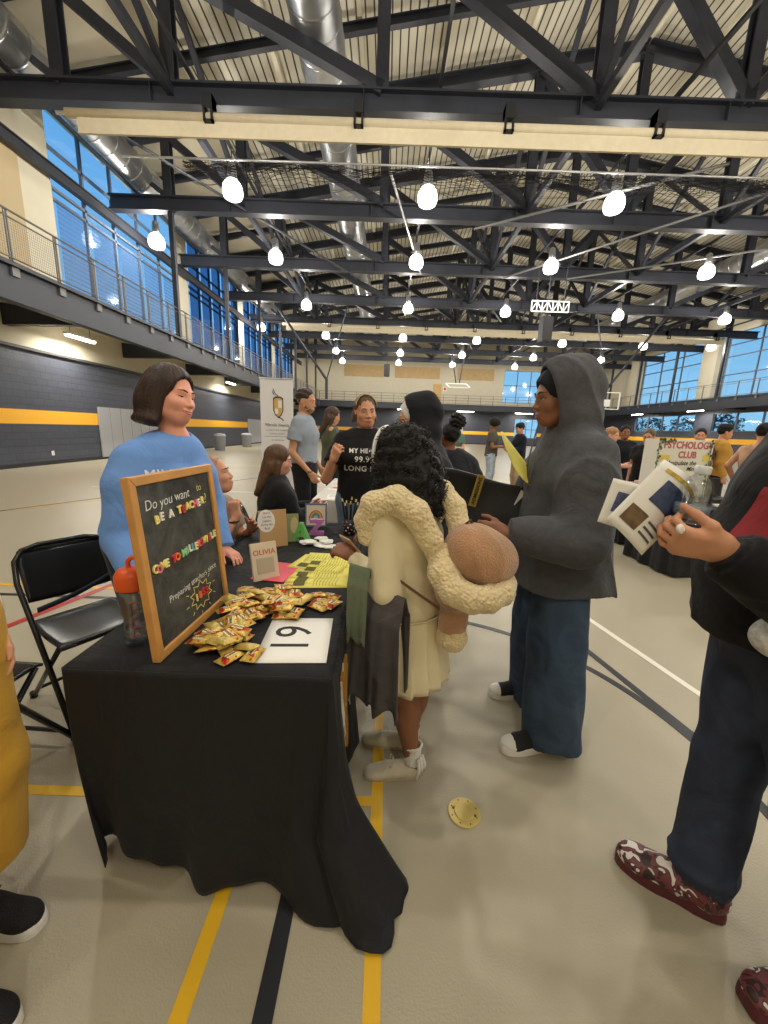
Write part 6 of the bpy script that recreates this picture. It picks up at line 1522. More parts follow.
# jackets hanging over her left forearm
def hanging(name, label, a, b, drop, m, pl, amp, seed, front=.03, taper=.9, col=None):
    a = Vector(a); b = Vector(b); d = (b-a); n = Vector((d.y, -d.x, 0)).normalized()
    def fn(u, v):
        # v: 0 back hem - .5 over the arm - 1 front hem
        w = v*2-1; dn = abs(w); sgn = 1 if w > 0 else -1
        z = -drop*(dn**1.05)*(1 if w > 0 else .8)*(1+.05*math.sin(u*pl*2+seed)); cx = (u-.5)*(1-(1-taper)*dn)
        q = a+d*(cx+.5)+n*sgn*(front*min(1, dn*6)+amp*dn*math.sin(u*pl+seed+.8*sgn)*.6+amp*.4*dn*math.sin(u*pl*2.3+v*3))
        q = q+d*(amp/d.length*.35*math.cos(u*pl*1.3+seed)*dn)
        return (q.x, q.y, q.z+z+.035*(1-min(1, dn*9)))
    o = grid_mesh(fn, 60, 60).build(name, m, smooth=True); s_ = o.modifiers.new('thickness', 'SOLIDIFY'); s_.thickness = .006; s_.offset = 0
    return tag(o, label, 'jacket')
hanging('grey_jacket', 'dark grey jacket draped over the forearm of the curly haired girl', (-.095, 1.36, .86), (.085, 1.265, .83), .43, cloth('charcoal_jacket', srgb(80, 76, 76), .8, fold=.5), 11, .026, .4, .045, 1.15)
hanging('green_jacket', 'sage green jacket draped over the forearm, at the table edge', (-.115, 1.315, .935), (-.04, 1.30, .92), .25, cloth('sage_fleece', srgb(106, 116, 94), .9, fold=.5), 6, .012, 1.6, .030, .9)

# ===== person in the grey hoodie
B = skeleton((.80, 1.74, 0), yaw_of(-.99, .06), 1.76, 1.10, head=(2, -8, 0), W=dict(head=(.735, 1.745, 1.595), neck=(.80, 1.745, 1.455), top=(.81, 1.745, 1.38), elL=(.78, 1.49, 1.02), wrL=(.50, 1.56, 1.03), elR=(.76, 2.04, 1.06), wrR=(.53, 1.97, 1.07), shL=(.825, 1.56, 1.37), shR=(.825, 1.93, 1.37), pelvis=(.835, 1.75, .93), waist=(.83, 1.75, 1.06), chest=(.815, 1.745, 1.25),
    hipL=(.825, 1.665, .90), hipR=(.825, 1.835, .90), knL=(.80, 1.62, .50), knR=(.82, 1.88, .50), anL=(.80, 1.585, .085), anR=(.84, 1.93, .085)))
B.toe = {'L': math.degrees(yaw_of(-1, .12)-B.yaw), 'R': math.degrees(yaw_of(-1, .0)-B.yaw)}
p = person('person in a charcoal hoodie with the hood up and wide dark jeans, seen in profile', B)
body_mesh(B, p, SK_BROWN, .005, hands={'L': dict(dir=(-.95, .25, .1), back=(-.1, -.9, .3), curl=(45, 50, 35)), 'R': dict(dir=(-.9, -.2, .2), back=(0, .6, .6), curl=(45, 50, 30))})
face_details(B, p, lid=SK_BROWN, lip=srgb(136, 78, 66), squint=.5)
M_hood = cloth('heather_charcoal', srgb(84, 84, 88), .92, var=.10, vscale=40, fold=.35)
hem_c = Vector(B.pelvis)-Vector((0, 0, .17)); 
hd = top_mesh(B, p, 'hoodie', M_hood, e=.042, hem=hem_c, hemr=(.250, .225), sl_r=(.108, .100, .066), amp=.014, vox=.0055, neckr=0, cuff=.048, belly=.035, extra=hood_prims(B, 1.10, .052, tilt=.05), seed=11., fscale=7.)
for q in (-1, 1): MB().tube([head_pt(B, (q*.05, .075, -.115)), B.chest+Vector((q*.045, .165, .08)), B.chest+Vector((q*.045, .185, -.06))], .0035, 6).build('drawstring', mat('drawstring_grey', srgb(110, 110, 114), .7), hd, smooth=True)
hair_mesh(B, p, [ellip((0, -.010, .038), (.082, .106, .092)), ellip((0, .112, -.035), (.09, .075, .105), k=.012, op='s'), ellip((0, 0, -.10), (.1, .12, .07), k=.01, op='s')], hairmat('cap_navy_black', srgb(30, 32, 40), .8), .004, .001, name='dark_head_wrap')
M_jean = mat('jeans_dark', srgb(50, 68, 92), .88, fn=denim_fn)
pants_mesh(B, p, 'jeans', M_jean, r=(.108, .126, .132), e=.02, amp=.013, vox=.007, endL=tuple(B.anL+Vector((.0, -.03, -.055))), endR=tuple(B.anR+Vector((0, -.03, -.055))), top=B.pelvis+Vector((0, 0, .06)), seed=5., fscale=9.)
M_cv = mat('canvas_black', (.015, .015, .017), .8); M_cvw = mat('rubber_white', srgb(226, 224, 216), .5)
for S, hx, hy, dy in (('L', .855, 1.575, -.10), ('R', .90, 1.925, 0.)):
    hp_ = B.inv @ (Vector((hx, hy, 0))-B.loc); shoe(p, hp_, yaw_of(-1, dy)-B.yaw, M_cv, M_cvw, .285, laces=M_cvw, toecap=M_cvw, vox=.004, side=-1 if S == 'L' else 1)
# black tote with gold lettering, white pages and the yellow sheet in the hands
t = thing('black_tote', 'large black bag with gold lettering held in front of the grey hoodie', 'bag', (.47, 1.80, 1.14))
def totef(u, v):
    x = -.20+.40*u; z = .115-.23*v-.055*u+.012*math.sin(u*5+1); y = .02*math.sin(u*4)+.02*math.sin(v*3+u*2); return (x, y, z)
o = grid_mesh(totef, 24, 14).build('panel', mat('tote_black', (.012, .012, .012), .6), t, smooth=True); s_ = o.modifiers.new('thickness', 'SOLIDIFY'); s_.thickness = .02
sfm = frame_m((-.045, -.018, .03), (.22, 0, .95), (-.95, 0, .22))
MB().box(-.075, -.016, -.004, .075, .018, .0).build('gold_band', mat('tote_gold', srgb(150, 126, 48), .5), t, xf=sfm)
text_obj('gold_lettering', 'ADMISSIONS', .023, sfm @ Matrix.Translation((0, .001, .003)), M_black, t, .0003, offset=.0004)
t = thing('paper_stack', 'white printed pages held beside the black bag', 'paper', (.655, 1.80, 1.09))
for i in range(4): MB().box(-.05, .006*i, -.07, .02, .006*i+.002, .075).build('page', M_paper, t, xf=Matrix.Rotation(.35+.05*i, 4, 'Y'))
def yelf(u, v):
    s = u; x = -.085+.19*s+.10*s*s*.2; z = .14-.30*s+.05*s*s; return (x+.035*(v-.5)*(1+s), .09*(v-.5)+.03*math.sin(s*3), z+.05*(v-.5)*math.sin(s*3.1))
o = grid_mesh(yelf, 20, 10).build('yellow_sheet', M_yel, smooth=True); o.location = (.585, 1.74, 1.30); s_ = o.modifiers.new('thickness', 'SOLIDIFY'); s_.thickness = .0008
tag(o, 'curled yellow sheet held up in front of the grey hoodie', 'paper')

# ===== man at the right edge
B = skeleton((1.10, .93, 0), yaw_of(-.96, .28), 1.77, 1.22, head=(0, -6, 0), W=dict(head=(1.075, .985, 1.655), elL=(1.02, .70, 1.02), wrL=(.745, .822, 1.200), shL=(1.05, .75, 1.40), shR=(1.17, 1.14, 1.40), elR=(1.26, 1.16, 1.12), wrR=(1.12, 1.06, 1.0),
    hipL=(1.09, .85, .91), hipR=(1.13, 1.02, .91), knL=(1.12, .80, .50), knR=(1.08, 1.02, .50), anL=(1.20, .74, .085), anR=(1.035, .985, .085)))
B.toe = {'L': math.degrees(yaw_of(-1, .05)-B.yaw), 'R': math.degrees(yaw_of(-1, .55)-B.yaw)}
p = person('man in a black jacket at the right edge holding a bottle and leaflets', B)
body_mesh(B, p, SK_TAN, .0045, fem=False, hands={'L': dict(dir=(-.90, .18, .12), back=(-.10, -.80, -.55), curls=((62, 62, 42), (52, 60, 40), (45, 52, 34), (38, 44, 28)), thumb=(12, 42), s=1.0)})
face_details(B, p, lid=SK_TAN)
M_jkt = cloth('jacket_black', (.009, .009, .010), .85, fold=.3)
jk = top_mesh(B, p, 'jacket', M_jkt, e=.05, sl_r=(.100, .088, .062), amp=.008, vox=.006, cuff=.048, hem=B.pelvis-Vector((0, 0, .03)), hemr=(.255, .245), belly=.07, neckr=.075, seed=14.)
M_redp = cloth('red_print', srgb(150, 52, 56), .8)
pr_ = grid_mesh(lambda u, v: (-.15+.08*u+.04*v, .0, 1.33-.22*v), 10, 24); me = pr_.build('red_shirt_print', M_redp, p); q_ = me.data; COL.objects.unlink(me); KIDS[p.name].pop(); bpy.data.objects.remove(me)
q_.transform(Matrix.Translation((0, .35, 0))); decal('red_shirt_print', q_, Matrix.Identity(4), (0, -1, 0), jk, None, p)
M_jean2 = mat('jeans_navy', srgb(40, 48, 68), .88, fn=denim_fn)
pants_mesh(B, p, 'jeans', M_jean2, r=(.115, .088, .082), e=.02, amp=.009, vox=.006, seed=9., fscale=9., pool=1)
hair_mesh(B, p, [ellip((0, -.016, .036), (.088, .108, .096)), ellip((0, .10, -.05), (.08, .075, .11), k=.012, op='s')], M_afro, .005, .003, streak=False)
def camo_fn(m, N, L, b, tc):
    n = N.new('ShaderNodeTexNoise'); n.inputs['Scale'].default_value = 26; n.inputs['Detail'].default_value = 1; n.inputs['Distortion'].default_value = 1.2; L.new(tc.outputs['Object'], n.inputs['Vector'])
    r = N.new('ShaderNodeValToRGB'); r.color_ramp.interpolation = 'CONSTANT'; L.new(n.outputs['Fac'], r.inputs[0]); E = r.color_ramp.elements
    E[0].position = 0; E[0].color = (*srgb(52, 34, 34), 1); E[1].position = .42; E[1].color = (*srgb(112, 58, 60), 1); e = E.new(.53); e.color = (*srgb(72, 42, 42), 1); e = E.new(.575); e.color = (*srgb(214, 208, 198), 1)
    L.new(r.outputs[0], b.inputs['Base Color'])
M_camo = mat('camo_rubber', srgb(116, 52, 54), .45, fn=camo_fn); M_camos = mat('clog_sole', srgb(90, 40, 44), .5)
for S, hx, hy, dx, dy in (('L', 1.27, .725, -1, .05), ('R', 1.085, .915, -.80, .60)):
    hp_ = B.inv @ (Vector((hx, hy, 0))-B.loc); sh_ = shoe(p, hp_, yaw_of(dx, dy)-B.yaw, M_camo, M_camos, .30, w=1.12, vox=.004, name='clog', side=-1 if S == 'L' else 1)
    M_ = foot_M(hp_, yaw_of(dx, dy)-B.yaw, .30/.27); hl_ = MB()
    for q in (-1, 1):
        for k in range(3):
            c0 = M_ @ Vector((q*(.043-.002*k), .15+.033*k, .045-.004*k)); nrm = (M_.to_3x3() @ Vector((q, 0, .5))).normalized(); tg = (M_.to_3x3() @ Vector((0, 1, 0))).normalized(); bt = nrm.cross(tg)
            hl_.add([c0+nrm*.006+tg*(.009*math.cos(a))+bt*(.006*math.sin(a)) for a in [i*math.pi/6 for i in range(12)]], [tuple(range(12))])
    hl_.build('vent_holes', M_black, sh_)
RB = B
# water bottle in his hand
t = thing('plastic_bottle', 'clear ribbed plastic water bottle held up by the man at the right edge', 'bottle', (.690, .868, 1.247), 0)
pf = [(.020, 0), (.030, .004), (.033, .012)]+[(.033-.0016*(k % 2), .012+.008*k) for k in range(1, 6)]+[(.033, .062), (.033, .078), (.031, .088), (.024, .100), (.0145, .108), (.013, .114)]
Rt = Matrix.Rotation(.10, 4, 'Y')
MB().lathe(pf, 28).build('body', mat('pet_plastic', (.9, .93, .95), .04, fn=glass_fn((.90, .93, .95), .2)), t, smooth=True, xf=Rt)
MB().lathe([(0, .002), (.030, .006), (.0315, .014), (.0315, .066), (0, .067)], 24).build('water', mat('water', (.9, .95, .97), .02, fn=glass_fn((.88, .93, .95), .12)), t, smooth=True, xf=Rt)
MB().lathe([(.015, .112), (.0155, .114), (.0155, .128), (.014, .130), (0, .130)], 20).build('cap', mat('cap_white2', srgb(214, 218, 218), .4), t, smooth=True, xf=Rt)
lbl = MB().lathe([(.0335, .020), (.0335, .044)], 28); lbl.build('label', mat('bottle_label', srgb(170, 186, 206), .5, alpha=.35), t, smooth=True, xf=Rt)
# leaflets
def leaflet(label, c, ex, ey, w, h, pics, m=M_paper, curl=.02):
    t = thing('leaflet', label, 'leaflet', c, 0); F = frame_m((0, 0, 0), ex, ey)
    o = grid_mesh(lambda u, v: ((u-.5)*w, (v-.5)*h, curl*math.sin(u*3.1)*(.4+v)), 16, 12).build('page', m, t, smooth=True, xf=F); s_ = o.modifiers.new('thickness', 'SOLIDIFY'); s_.thickness = .0006
    for (x0, y0, x1, y1, col, nm) in pics:
        g_ = grid_mesh(lambda u, v: ((x0+(x1-x0)*u-.5)*w, (y0+(y1-y0)*v-.5)*h, curl*math.sin((x0+(x1-x0)*u)*3.1)*(.4+y0+(y1-y0)*v)+.0012), 8, 6); g_.build(nm, mat(nm+'_%d' % int(col[0]*999), col, .6, var=.35, vscale=60), t, xf=F)
    return t
leaflet('white leaflet with gold bar and pictures in the hand of the man at right', (.632, .905, 1.272), (.62, 0, -.55), (.50, .1, .72), .13, .19,
    [(.12, .88, .95, .93, srgb(196, 164, 70), 'gold_bar'), (.25, .50, .85, .82, srgb(60, 72, 104), 'picture'), (.12, .12, .48, .36, srgb(110, 88, 60), 'picture'), (.55, .3, .9, .33, srgb(90, 90, 96), 'text_line'), (.55, .22, .9, .25, srgb(90, 90, 96), 'text_line'), (.55, .14, .9, .17, srgb(90, 90, 96), 'text_line')])
leaflet('second white leaflet behind the first, with a blue picture', (.585, .93, 1.268), (.85, 0, -.25), (.2, .1, .8), .11, .11, [(.15, .3, .75, .75, srgb(78, 84, 120), 'picture')])
tg_ = MB().lathe([(0, -.004), (.010, -.002), (.011, .002), (.008, .005), (0, .006)], 16); o = tg_.build('ring_stone', mat('ring_pearl', srgb(232, 226, 214), .25), smooth=True); o.parent = None
o.location = (.633, .812, 1.245); o.rotation_euler = (1.3, 0, .3); tag(o, 'small round white object held between the fingers under the bottle', 'trinket')
# printed bag under his arm
t = thing('printed_bag', 'white printed plastic bag tucked under the arm of the man at right', 'bag', (.90, .79, 1.01))
sdf_mesh('bag_body', [ellip((0, 0, 0), (.075, .05, .052)), ellip((.06, .02, -.01), (.06, .05, .05), k=.02)], .005, mat('bag_print', srgb(196, 196, 192), .5, var=.35, vscale=70, detail=6), t, (-.12, -.1, -.1), (.16, .12, .1), disp=folds(.004, 26))
# ===== mustard trousers at the left edge
B = skeleton((-1.11, .76, 0), yaw_of(1, -.05), 1.72, 1.1, W=dict(hipL=(-1.11, .86, .92), hipR=(-1.10, .68, .92), knL=(-1.11, .88, .50), knR=(-1.06, .66, .50), anL=(-1.13, .865, .085), anR=(-1.03, .665, .085)))
B.toe = {'L': 0, 'R': 0}
p = person('person in mustard cropped trousers and black sneakers cut off by the left edge', B)
body_mesh(B, p, SK_TAN, .006); face_details(B, p, lid=SK_TAN)
top_mesh(B, p, 'top', cloth('white_cotton', srgb(220, 218, 210)), e=.025, vox=.009)
pants_mesh(B, p, 'trousers', cloth('mustard_cotton', srgb(206, 158, 56), .85, fold=.35), r=(.125, .122, .118), e=.03, amp=.007, vox=.007, endL=tuple(B.anL+Vector((0, 0, .12))), endR=tuple(B.anR+Vector((0, 0, .12))), seed=2.)
hair_mesh(B, p, [ellip((0, -.016, .036), (.084, .104, .092)), ellip((0, .10, -.05), (.075, .075, .11), k=.012, op='s')], M_hb, .006, .002)
for S, hx, hy in (('L', -1.19, .865), ('R', -1.085, .665)):
    hp_ = B.inv @ (Vector((hx, hy, 0))-B.loc); sh_ = shoe(p, hp_, yaw_of(1, -.12 if S == 'L' else -.05)-B.yaw, mat('mesh_black', (.012, .012, .013), .85, bump=.6, bscale=300), M_cvw, .26, laces=M_cv, vox=.004, solez=.034, side=-1 if S == 'L' else 1)
# ------------------------------------------------------------------ people and stalls farther away
def folk(label, loc, face, H, skin, topm, pantm, hair, hairm, g=1.05, sleeve='short', head=(0, -6, 0), J=None, W=None, vox=.012, e=.028, pose='down', neckr=.062, group=None, hem=None, shoes=True):
    J = dict(J or {}); s = H/1.7
    if pose == 'hold':
        J.setdefault('elL', (-.22*s, .04, 1.09*s)); J.setdefault('elR', (.22*s, .04, 1.09*s)); J.setdefault('wrL', (-.08*s, .26, 1.10*s)); J.setdefault('wrR', (.08*s, .26, 1.10*s))
    B = skeleton((*loc, 0), yaw_of(*face), H, g, J=J, W=W, head=head); p = person(label, B, group)
    body_mesh(B, p, skin, vox*.75); face_details(B, p, lid=skin, lash=False)
    top_mesh(B, p, 'top', topm, e=e, sleeve=sleeve, sl_r=(.082, .072, .052), amp=.006, vox=vox*.9, neckr=neckr, hem=hem, seed=loc[0])
    pants_mesh(B, p, 'trousers', pantm, r=(.1, .082, .07), vox=vox)
    if hair: hair_mesh(B, p, hair, hairm, .007, .003, lo=-.36)
    if shoes:
        for s_ in (-1, 1): shoe(p, (s_*.10, -.06, 0), 0, M_black, M_white, .26, vox=.012, side=s_)
    return B, p
face_cut = ellip((0, .11, -.04), (.068, .085, .108), k=.012, op='s')
H_cap = [ellip((0, -.018, .037), (.082, .102, .092))]
H_short = H_cap+[ellip((0, .098, -.03), (.086, .08, .105), k=.012, op='s'), ellip((0, .0, -.12), (.11, .13, .07), k=.01, op='s')]
H_shoulder = H_cap+[ellip((0, -.06, -.07), (.095, .06, .12), k=.03), ellip((.075, -.01, -.07), (.035, .05, .11), k=.03), ellip((-.075, -.01, -.07), (.035, .05, .11), k=.03), face_cut]
H_afro = [ellip((0, -.02, .05), (.125, .13, .115)), ellip((0, .115, -.045), (.085, .08, .11), k=.012, op='s'), ellip((0, 0, -.12), (.12, .13, .07), k=.01, op='s')]
H_bun = H_short+[ellip((0, -.10, .06), (.04, .04, .04), k=.01)]
c_dark = cloth('trousers_dark', srgb(44, 44, 48)); c_jean = mat('jeans_mid', srgb(70, 88, 116), .85, fn=denim_fn); c_khaki = cloth('khaki', srgb(176, 150, 118))
folk('woman in a teal t-shirt with shoulder length brown hair far down the hall', (1.66, 9.6), (-.35, -1), 1.66, SK_LIGHT, cloth('teal_tee', srgb(92, 122, 112)), c_dark, H_shoulder, hairmat('hair_midbrown', srgb(70, 50, 40)), pose='hold')
B, p = folk('young man with an afro in a grey t-shirt looking down, far down the hall', (2.50, 9.4), (.9, -.35), 1.76, SK_BROWN, cloth('grey_tee', srgb(84, 80, 76)), mat('jeans_pale', srgb(150, 166, 184), .85, fn=denim_fn), H_afro, M_afro, pose='hold', head=(0, -28, 0))
B, p = folk('person in a black cap and black jacket facing the man with the afro', (3.08, 9.2), (-1, -.15), 1.68, SK_TAN, cloth('jacket_ink', srgb(26, 30, 40)), c_khaki, H_short, M_afro, pose='hold', sleeve='long', head=(0, -14, 0), e=.04)
def cap_on(B, p, col, brim=True):
    Mh = head_mat(B); mb = MB().lathe([(.088, .055), (.090, .075), (.080, .115), (.050, .135), (0, .142)], 24, sy=1.18, c=(0, -.015, 0)); mb.build('cap_crown', col, p, smooth=True, xf=Mh)
    if brim: grid_mesh(lambda u, v: ((u-.5)*.14*(1-.3*v*v), .08+.075*v*(1-(2*u-1)**2*.5), .062-.01*v), 12, 6).build('cap_brim', col, p, smooth=True, xf=Mh)
cap_on(B, p, mat('cap_black', (.012, .012, .014), .8))
t = thing('phone', 'red cased phone held by the person in the black cap', 'phone', (2.78, 9.2, 1.17)); MB().box(-.04, -.005, -.08, .04, .005, .08).build('case', mat('case_red', srgb(190, 50, 50), .4), t, bevel=.003)
# right hand group
B, p = folk('blonde woman in a beige top at the stall right of the grey hoodie', (3.46, 6.15), (.55, -.8), 1.58, SK_LIGHT, cloth('beige_tee', srgb(206, 178, 150)), c_jean, H_bun, hairmat('hair_sandy', srgb(168, 122, 88)), pose='hold', head=(0, -14, 0))
B, p = folk('man in a white shirt standing behind the blonde woman', (3.72, 7.1), (-.2, -1), 1.70, SK_TAN, cloth('white_cotton', srgb(220, 218, 210)), c_dark, H_short, hairmat('hair_darkman', srgb(60, 48, 40)))
B, p = folk('woman with glasses and tied grey hair in a black t-shirt behind the stall boxes', (3.98, 6.05), (-.75, -.65), 1.58, SK_TAN, M_tee, c_dark, H_bun, hairmat('hair_grey', srgb(96, 82, 72)), head=(0, -14, 0), J=dict(elL=(-.2, .03, 1.0), wrL=(-.15, .2, .82)))
MB().tube([(sx*.034+.021*math.cos(a), .101, -.002+.016*math.sin(a)) for sx in (-1, 1) for a in [i*2*math.pi/14 for i in range(15)]], .002, 5).build('glasses', mat('glasses_brown', srgb(70, 44, 34), .3), p, xf=head_mat(B))
folk('dark haired person standing right behind the woman in the black t-shirt', (4.02, 6.75), (-.3, -1), 1.64, SK_BROWN, cloth('jacket_ink', srgb(26, 30, 40)), c_dark, H_short, M_afro)
B, p = folk('dark haired person whose head shows over the psychology poster', (5.18, 6.6), (-.6, -.8), 1.63, SK_TAN, cloth('plum_tee', srgb(80, 50, 60)), c_dark, H_short, M_afro)
B, p = folk('person in a black cap and mustard shirt seen past the poster', (5.55, 6.6), (.9, -.35), 1.70, SK_TAN, cloth('mustard_shirt', srgb(186, 140, 60)), c_dark, H_short, M_afro, sleeve='long', e=.035); cap_on(B, p, mat('cap_black', (.012, .012, .014), .8), False)
B, p = folk('woman in a beige patterned top with bare arm at the right edge', (4.52, 4.80), (.85, .3), 1.66, SK_OLIVE, mat('camo_top', srgb(186, 146, 116), .8, var=.3, vscale=9), mat('jeans_night', srgb(48, 54, 70), .85, fn=denim_fn), H_bun, M_afro, sleeve=None, neckr=.085, hem=(0, 0, 1.05), J=dict(elL=(-.27, -.06, 1.14), wrL=(-.22, .04, .93)), vox=.010)
# ---- stalls
def stall(label, x0, x1, y0, y1, m, z=.75, tlabel='folding table under the cloth'):
    cx, cy = (x0+x1)/2, (y0+y1)/2; hx, hy = (x1-x0)/2, (y1-y0)/2
    t = thing('folding_table', tlabel, 'table', (cx, cy, 0)); MB().box(-hx+.02, -hy+.02, z-.045, hx-.02, hy-.02, z-.015).build('tabletop', mat('table_grey', srgb(190, 188, 182), .6), t)
    for sx in (-1, 1):
        for sy in (-1, 1): MB().tube([(sx*(hx-.07), sy*(hy-.2), z-.045), (sx*(hx-.07), sy*(hy-.16), 0)], .014, 8).build('leg', M_rail, t)
    def f(u, v):
        a = u*4; k = int(a) % 4; w = a-int(a) if a < 4 else 1; 
        c = [(-hx, -hy), (hx, -hy), (hx, hy), (-hx, hy)]; p_, q_ = c[k], c[(k+1) % 4]; x = p_[0]+(q_[0]-p_[0])*w; y = p_[1]+(q_[1]-p_[1])*w
        n = [(0, -1), (1, 0), (0, 1), (-1, 0)][k]; o = .022*v*(math.sin(u*75)+.5*math.sin(u*131+1))+.02*v
        r = 1+.0; return (cx+x+n[0]*o, cy+y+n[1]*o, z-(z-.02)*v)
    mb = grid_mesh(f, 160, 12, closed_u=True); mb.box(x0+.001, y0+.001, z-.008, x1-.001, y1-.001, z)
    return tag(mb.build('tablecloth', m), label, 'tablecloth')
stall('white cloth on the long table behind the letters, reaching back to the banner', -.70, -.02, 3.70, 5.40, mat('white_cloth', srgb(214, 212, 206), .8, bump=.2, bscale=500), tlabel='folding table under the white cloth behind the lettered t-shirt woman')
stall('black cloth on the stall with the stacked boxes right of the hoodie', 3.22, 4.30, 5.20, 5.72, M_cloth, .72, tlabel='folding table under the black cloth with the boxes')
stall('black cloth on the poster stall at right', 3.05, 4.10, 3.95, 4.75, M_cloth, .74, tlabel='folding table under the black cloth with the poster')
for i, (x, y, a, c) in enumerate(((-.48, 3.9, .1, (214, 210, 204)), (-.38, 4.2, .5, (150, 110, 90)), (-.55, 4.45, -.3, (190, 110, 80)), (-.45, 4.8, .2, (120, 126, 150)), (-.55, 5.1, 0, (200, 190, 170)), (-.30, 4.6, 1.2, (226, 222, 214)))):
    t = thing('leaflet', ['white leaflet nearest on the white table', 'brown leaflet lying askew on the white table', 'orange brown leaflet in the middle of the white table', 'blue grey leaflet towards the back of the white table', 'cream leaflet at the back of the white table', 'white leaflet turned sideways on the white table'][i], 'leaflet', (x, y, .7512), a)
    MB().box(-.10, -.14, 0, .10, .14, .001).build('page', M_paper, t); MB().box(-.08, -.02, .001, .08, .11, .0016).build('picture', mat('leaf_%d' % i, srgb(*c), .6), t)
# tall banner
t = thing('roll_up_banner', 'tall white university roll-up banner with a shield logo', 'banner', (-1.54, 5.6, 0), math.radians(3))
MB().box(-.24, -.08, 0, .24, .08, .06).build('base', M_galv, t, bevel=.01)
MB().box(-.225, -.004, .06, .225, .004, 2.06).build('banner_sheet', mat('banner_white', srgb(222, 220, 222), .6), t); MB().tube([(-.23, 0, 2.065), (.23, 0, 2.065)], .012, 8).build('top_rail', M_galv, t); MB().tube([(0, .04, .06), (0, .02, 2.05)], .01, 6).build('support_pole', M_galv, t)
F = lambda x, z: frame_m((x, -.0055, z), (1, 0, 0), (0, 0, 1))
M_bk = mat('banner_ink', srgb(70, 66, 66), .6); M_bg = mat('banner_gold', srgb(206, 166, 96), .6); M_bgry = mat('banner_grey', srgb(150, 148, 150), .6)
sh_ = [(-.07, .13), (-.03, .155), (.03, .155), (.07, .13), (.07, -.04), (.045, -.10), (0, -.14), (-.045, -.10), (-.07, -.04)]
MB().prism(sh_, (0, 0, 1), .001).build('shield_edge', M_bk, t, xf=F(.02, 1.68)); ins = [(x*.80, y*.86) for x, y in sh_]
MB().prism(ins, (0, 0, 1), .001).build('shield_field', M_bg, t, xf=frame_m((.02, -.0068, 1.68), (1, 0, 0), (0, 0, 1)))
MB().box(0, 0, 0, .05, .10, .001).box(-.045, -.08, 0, -.002, -.01, .001).build('shield_quarter', mat('shield_white', srgb(232, 226, 216), .6), t, xf=frame_m((.02, -.0080, 1.68), (1, 0, 0), (0, 0, 1)))
MB().tube([(-.05, .17, 0), (-.075, .21, 0), (-.06, .25, 0), (-.05, .21, 0), (-.03, .18, 0), (.0, .16, 0)], .005, 5).tube([(.0, -.12, 0), (.05, -.15, 0), (.07, -.17, 0)], .008, 5).build('sabre', M_bk, t, xf=frame_m((.02, -.0070, 1.68), (1, 0, 0), (0, 0, 1)))
text_obj('banner_lettering', 'Millersville University', .062, F(0, 1.445), M_bk, t, .0005, sx=.62)
text_obj('banner_lettering', 'COLLEGE OF ARTS, HUMANITIES', .034, F(0, 1.375), M_bgry, t, .0005, sx=.66); text_obj('banner_lettering', '& SOCIAL SCIENCES', .034, F(0, 1.325), M_bgry, t, .0005, sx=.72)
MB().box(-.18, 0, 0, .18, .004, .001).build('rule', M_bk, t, xf=F(0, 1.285)); text_obj('banner_lettering', 'www.millersville.edu', .03, F(0, 1.24), M_bgry, t, .0005, sx=.7)
# psychology poster
PA = math.radians(12); t = thing('display_poster', 'white trifold poster with red psychology club lettering and leaf garland', 'poster', (3.34, 4.42, .74), PA)
M_board = mat('poster_board', srgb(222, 218, 204), .7); W_, H_ = .74, .70
MB().box(-W_/2, 0, 0, W_/2, .006, H_).build('centre_panel', M_board, t)
for q in (-1, 1):
    wg = MB().box(0, 0, 0, .30, .006, H_) if q > 0 else MB().box(-.30, 0, 0, 0, .006, H_); wg.build('wing_panel', M_board, t, xf=Matrix.Translation((q*W_/2, 0, 0)) @ Matrix.Rotation(q*1.9, 4, 'Z'))
G = lambda x, z: frame_m((x, -.0012, z), (1, 0, 0), (0, 0, 1))
M_pr = mat('poster_red', srgb(186, 96, 104), .7); M_gr = mat('leaf_paint', srgb(70, 96, 50), .7); M_ye = mat('poster_yellow', srgb(222, 196, 90), .7)
text_obj('lettering', 'PSYCHOLOGY', .105, G(.03, .635), M_pr, t, .0006, offset=.004, sx=.98); text_obj('lettering', 'CLUB', .10, G(.03, .53), M_pr, t, .0006, offset=.004)
text_obj('script_lettering', 'Manipulate the', .07, G(-.04, .44), M_black, t, .0005, shear=.3, offset=.001); text_obj('script_lettering', 'Mind', .07, G(.12, .375), M_black, t, .0005, shear=.3, offset=.001)
for (x, z, w, h, m_) in ((-.27, .50, .13, .06, M_ye), (-.25, .13, .11, .05, M_ye), (-.08, .17, .12, .055, M_ye), (.20, .14, .1, .05, M_ye), (.29, .5, .09, .07, M_ye)):
    MB().box(-w/2, -h/2, 0, w/2, h/2, .002).build('yellow_label', m_, t, xf=G(x, z))
for (x, z, w, h) in ((-.26, .36, .15, .16), (-.22, .05, .16, .09), (0, .07, .12, .13), (.2, .05, .15, .09), (.27, .34, .08, .12)): 
    MB().box(-w/2, -h/2, 0, w/2, h/2, .002).build('pinned_note', M_paper, t, xf=G(x, z)); MB().box(-w*.4, -h*.3, .002, w*.4, h*.3, .003).build('note_text', mat('note_grey', srgb(176, 170, 156), .7, var=.3, vscale=60), t, xf=G(x, z))
gl = MB(); rg = random.Random(2); pts = []
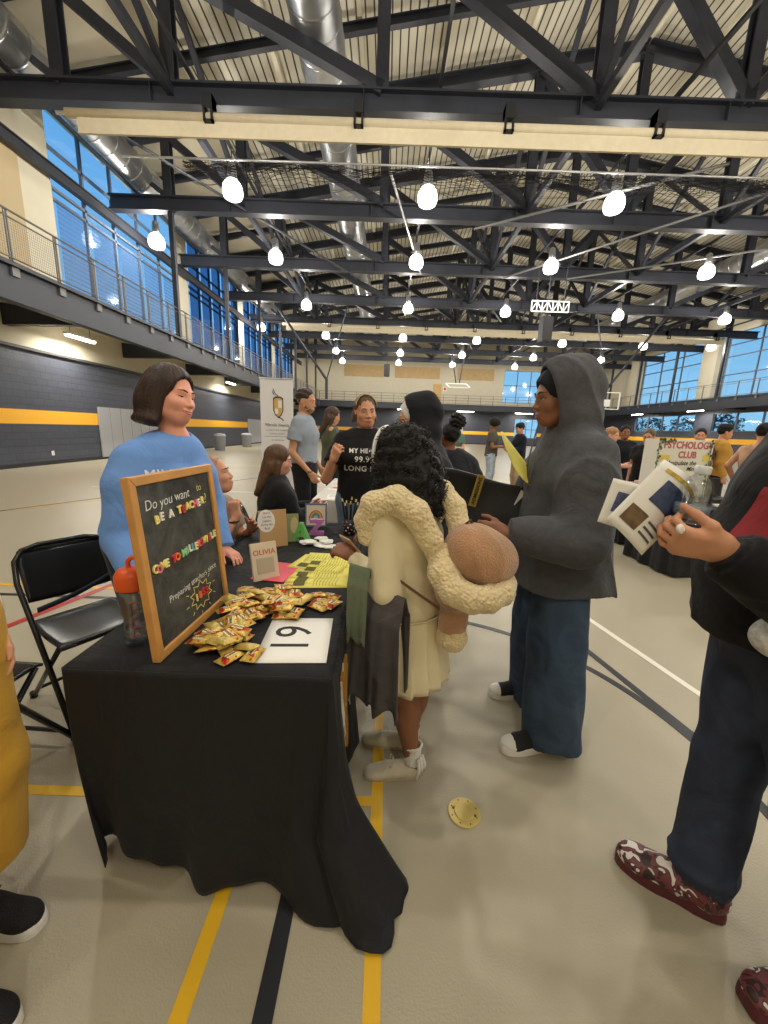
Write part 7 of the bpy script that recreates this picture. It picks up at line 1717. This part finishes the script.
for k in range(70):
    u = k/70.
    x, z = (-W_/2-.02+.05*rg.random(), H_*u*2) if u < .5 else (W_/2-.05+.05*rg.random(), H_*(u-.5)*2)
    if k % 5 == 0: x, z = rg.uniform(-W_/2, -W_/4), H_-.02
    a = rg.random()*6.28; c = Vector((x, -.008, z)); d = Vector((math.cos(a), -.2, math.sin(a)))*.036; s = Vector((-math.sin(a), 0, math.cos(a)))*.016
    gl.add([c, c+d*.5+s, c+d, c+d*.5-s], [(0, 1, 2, 3)])
gl.tube([(-W_/2, -.006, z_*.07) for z_ in range(11)], .003, 4).tube([(W_/2-.03, -.006, z_*.07) for z_ in range(11)], .003, 4); gl.build('leaf_garland', M_gr, t)
# boxes of sweets, laptop-like cases, papers on the stalls
rg = random.Random(6)
for i in range(7):
    b_ = MB().box(-.035, -.05, 0, .035, .05, .10+.02*(i % 3)).build('snack_box', mat('snack_%d' % (i % 3), [srgb(206, 190, 176), srgb(190, 150, 150), srgb(216, 206, 180)][i % 3], .6, var=.2, vscale=30), bevel=.003)
    tag(b_, 'small pale box in the row on the stall in front of the woman with glasses', 'box', 'pale boxes on the stall'); b_.location = (3.36+.09*i, 5.40+.02*(i % 3), .721); b_.rotation_euler = (0, 0, rg.uniform(-.2, .2))
for i, (x, y, a) in enumerate(((3.72, 4.12, .2), (3.80, 4.38, -.3), (3.94, 4.08, .6))):
    t = thing('flyer', ['white and pink flyer nearest the bottle on the poster stall', 'middle white and pink flyer on the poster stall', 'right white and pink flyer on the poster stall'][i], 'flyer', (x, y, .7412), a); MB().box(-.1, -.13, 0, .1, .13, .001).build('page', M_paper, t); MB().box(-.08, 0, .001, .08, .08, .0015).build('picture', mat('flyer_pink', srgb(206, 130, 150), .6), t)
t = thing('open_case', 'open black case standing on the stall behind the poster', 'case', (3.84, 4.52, .741), .1); MB().box(-.2, -.15, 0, .2, .15, .05).build('base', M_black, t, bevel=.005); MB().box(-.2, .15, .05, .2, .17, .26).build('lid', M_black, t, bevel=.005)
# leafy plant by the poster
t = thing('potted_plant', 'small dark green plant right of the poster', 'plant', (3.98, 4.25, .741)); MB().lathe([(.04, 0), (.055, .09), (.05, .09), (0, .08)], 16).build('pot', M_black, t)
lf = MB()
for k in range(60):
    a = rg.random()*6.28; e_ = rg.uniform(.2, 1.3); d = Vector((math.cos(a)*math.cos(e_), math.sin(a)*math.cos(e_), math.sin(e_))); c = Vector((0, 0, .08))+d*rg.uniform(.05, .2); s = d.cross(Vector((0, 0, 1))).normalized()*.02
    lf.add([c, c+d*.04+s, c+d*.09, c+d*.04-s], [(0, 1, 2, 3)])
lf.build('foliage', M_gr, t)
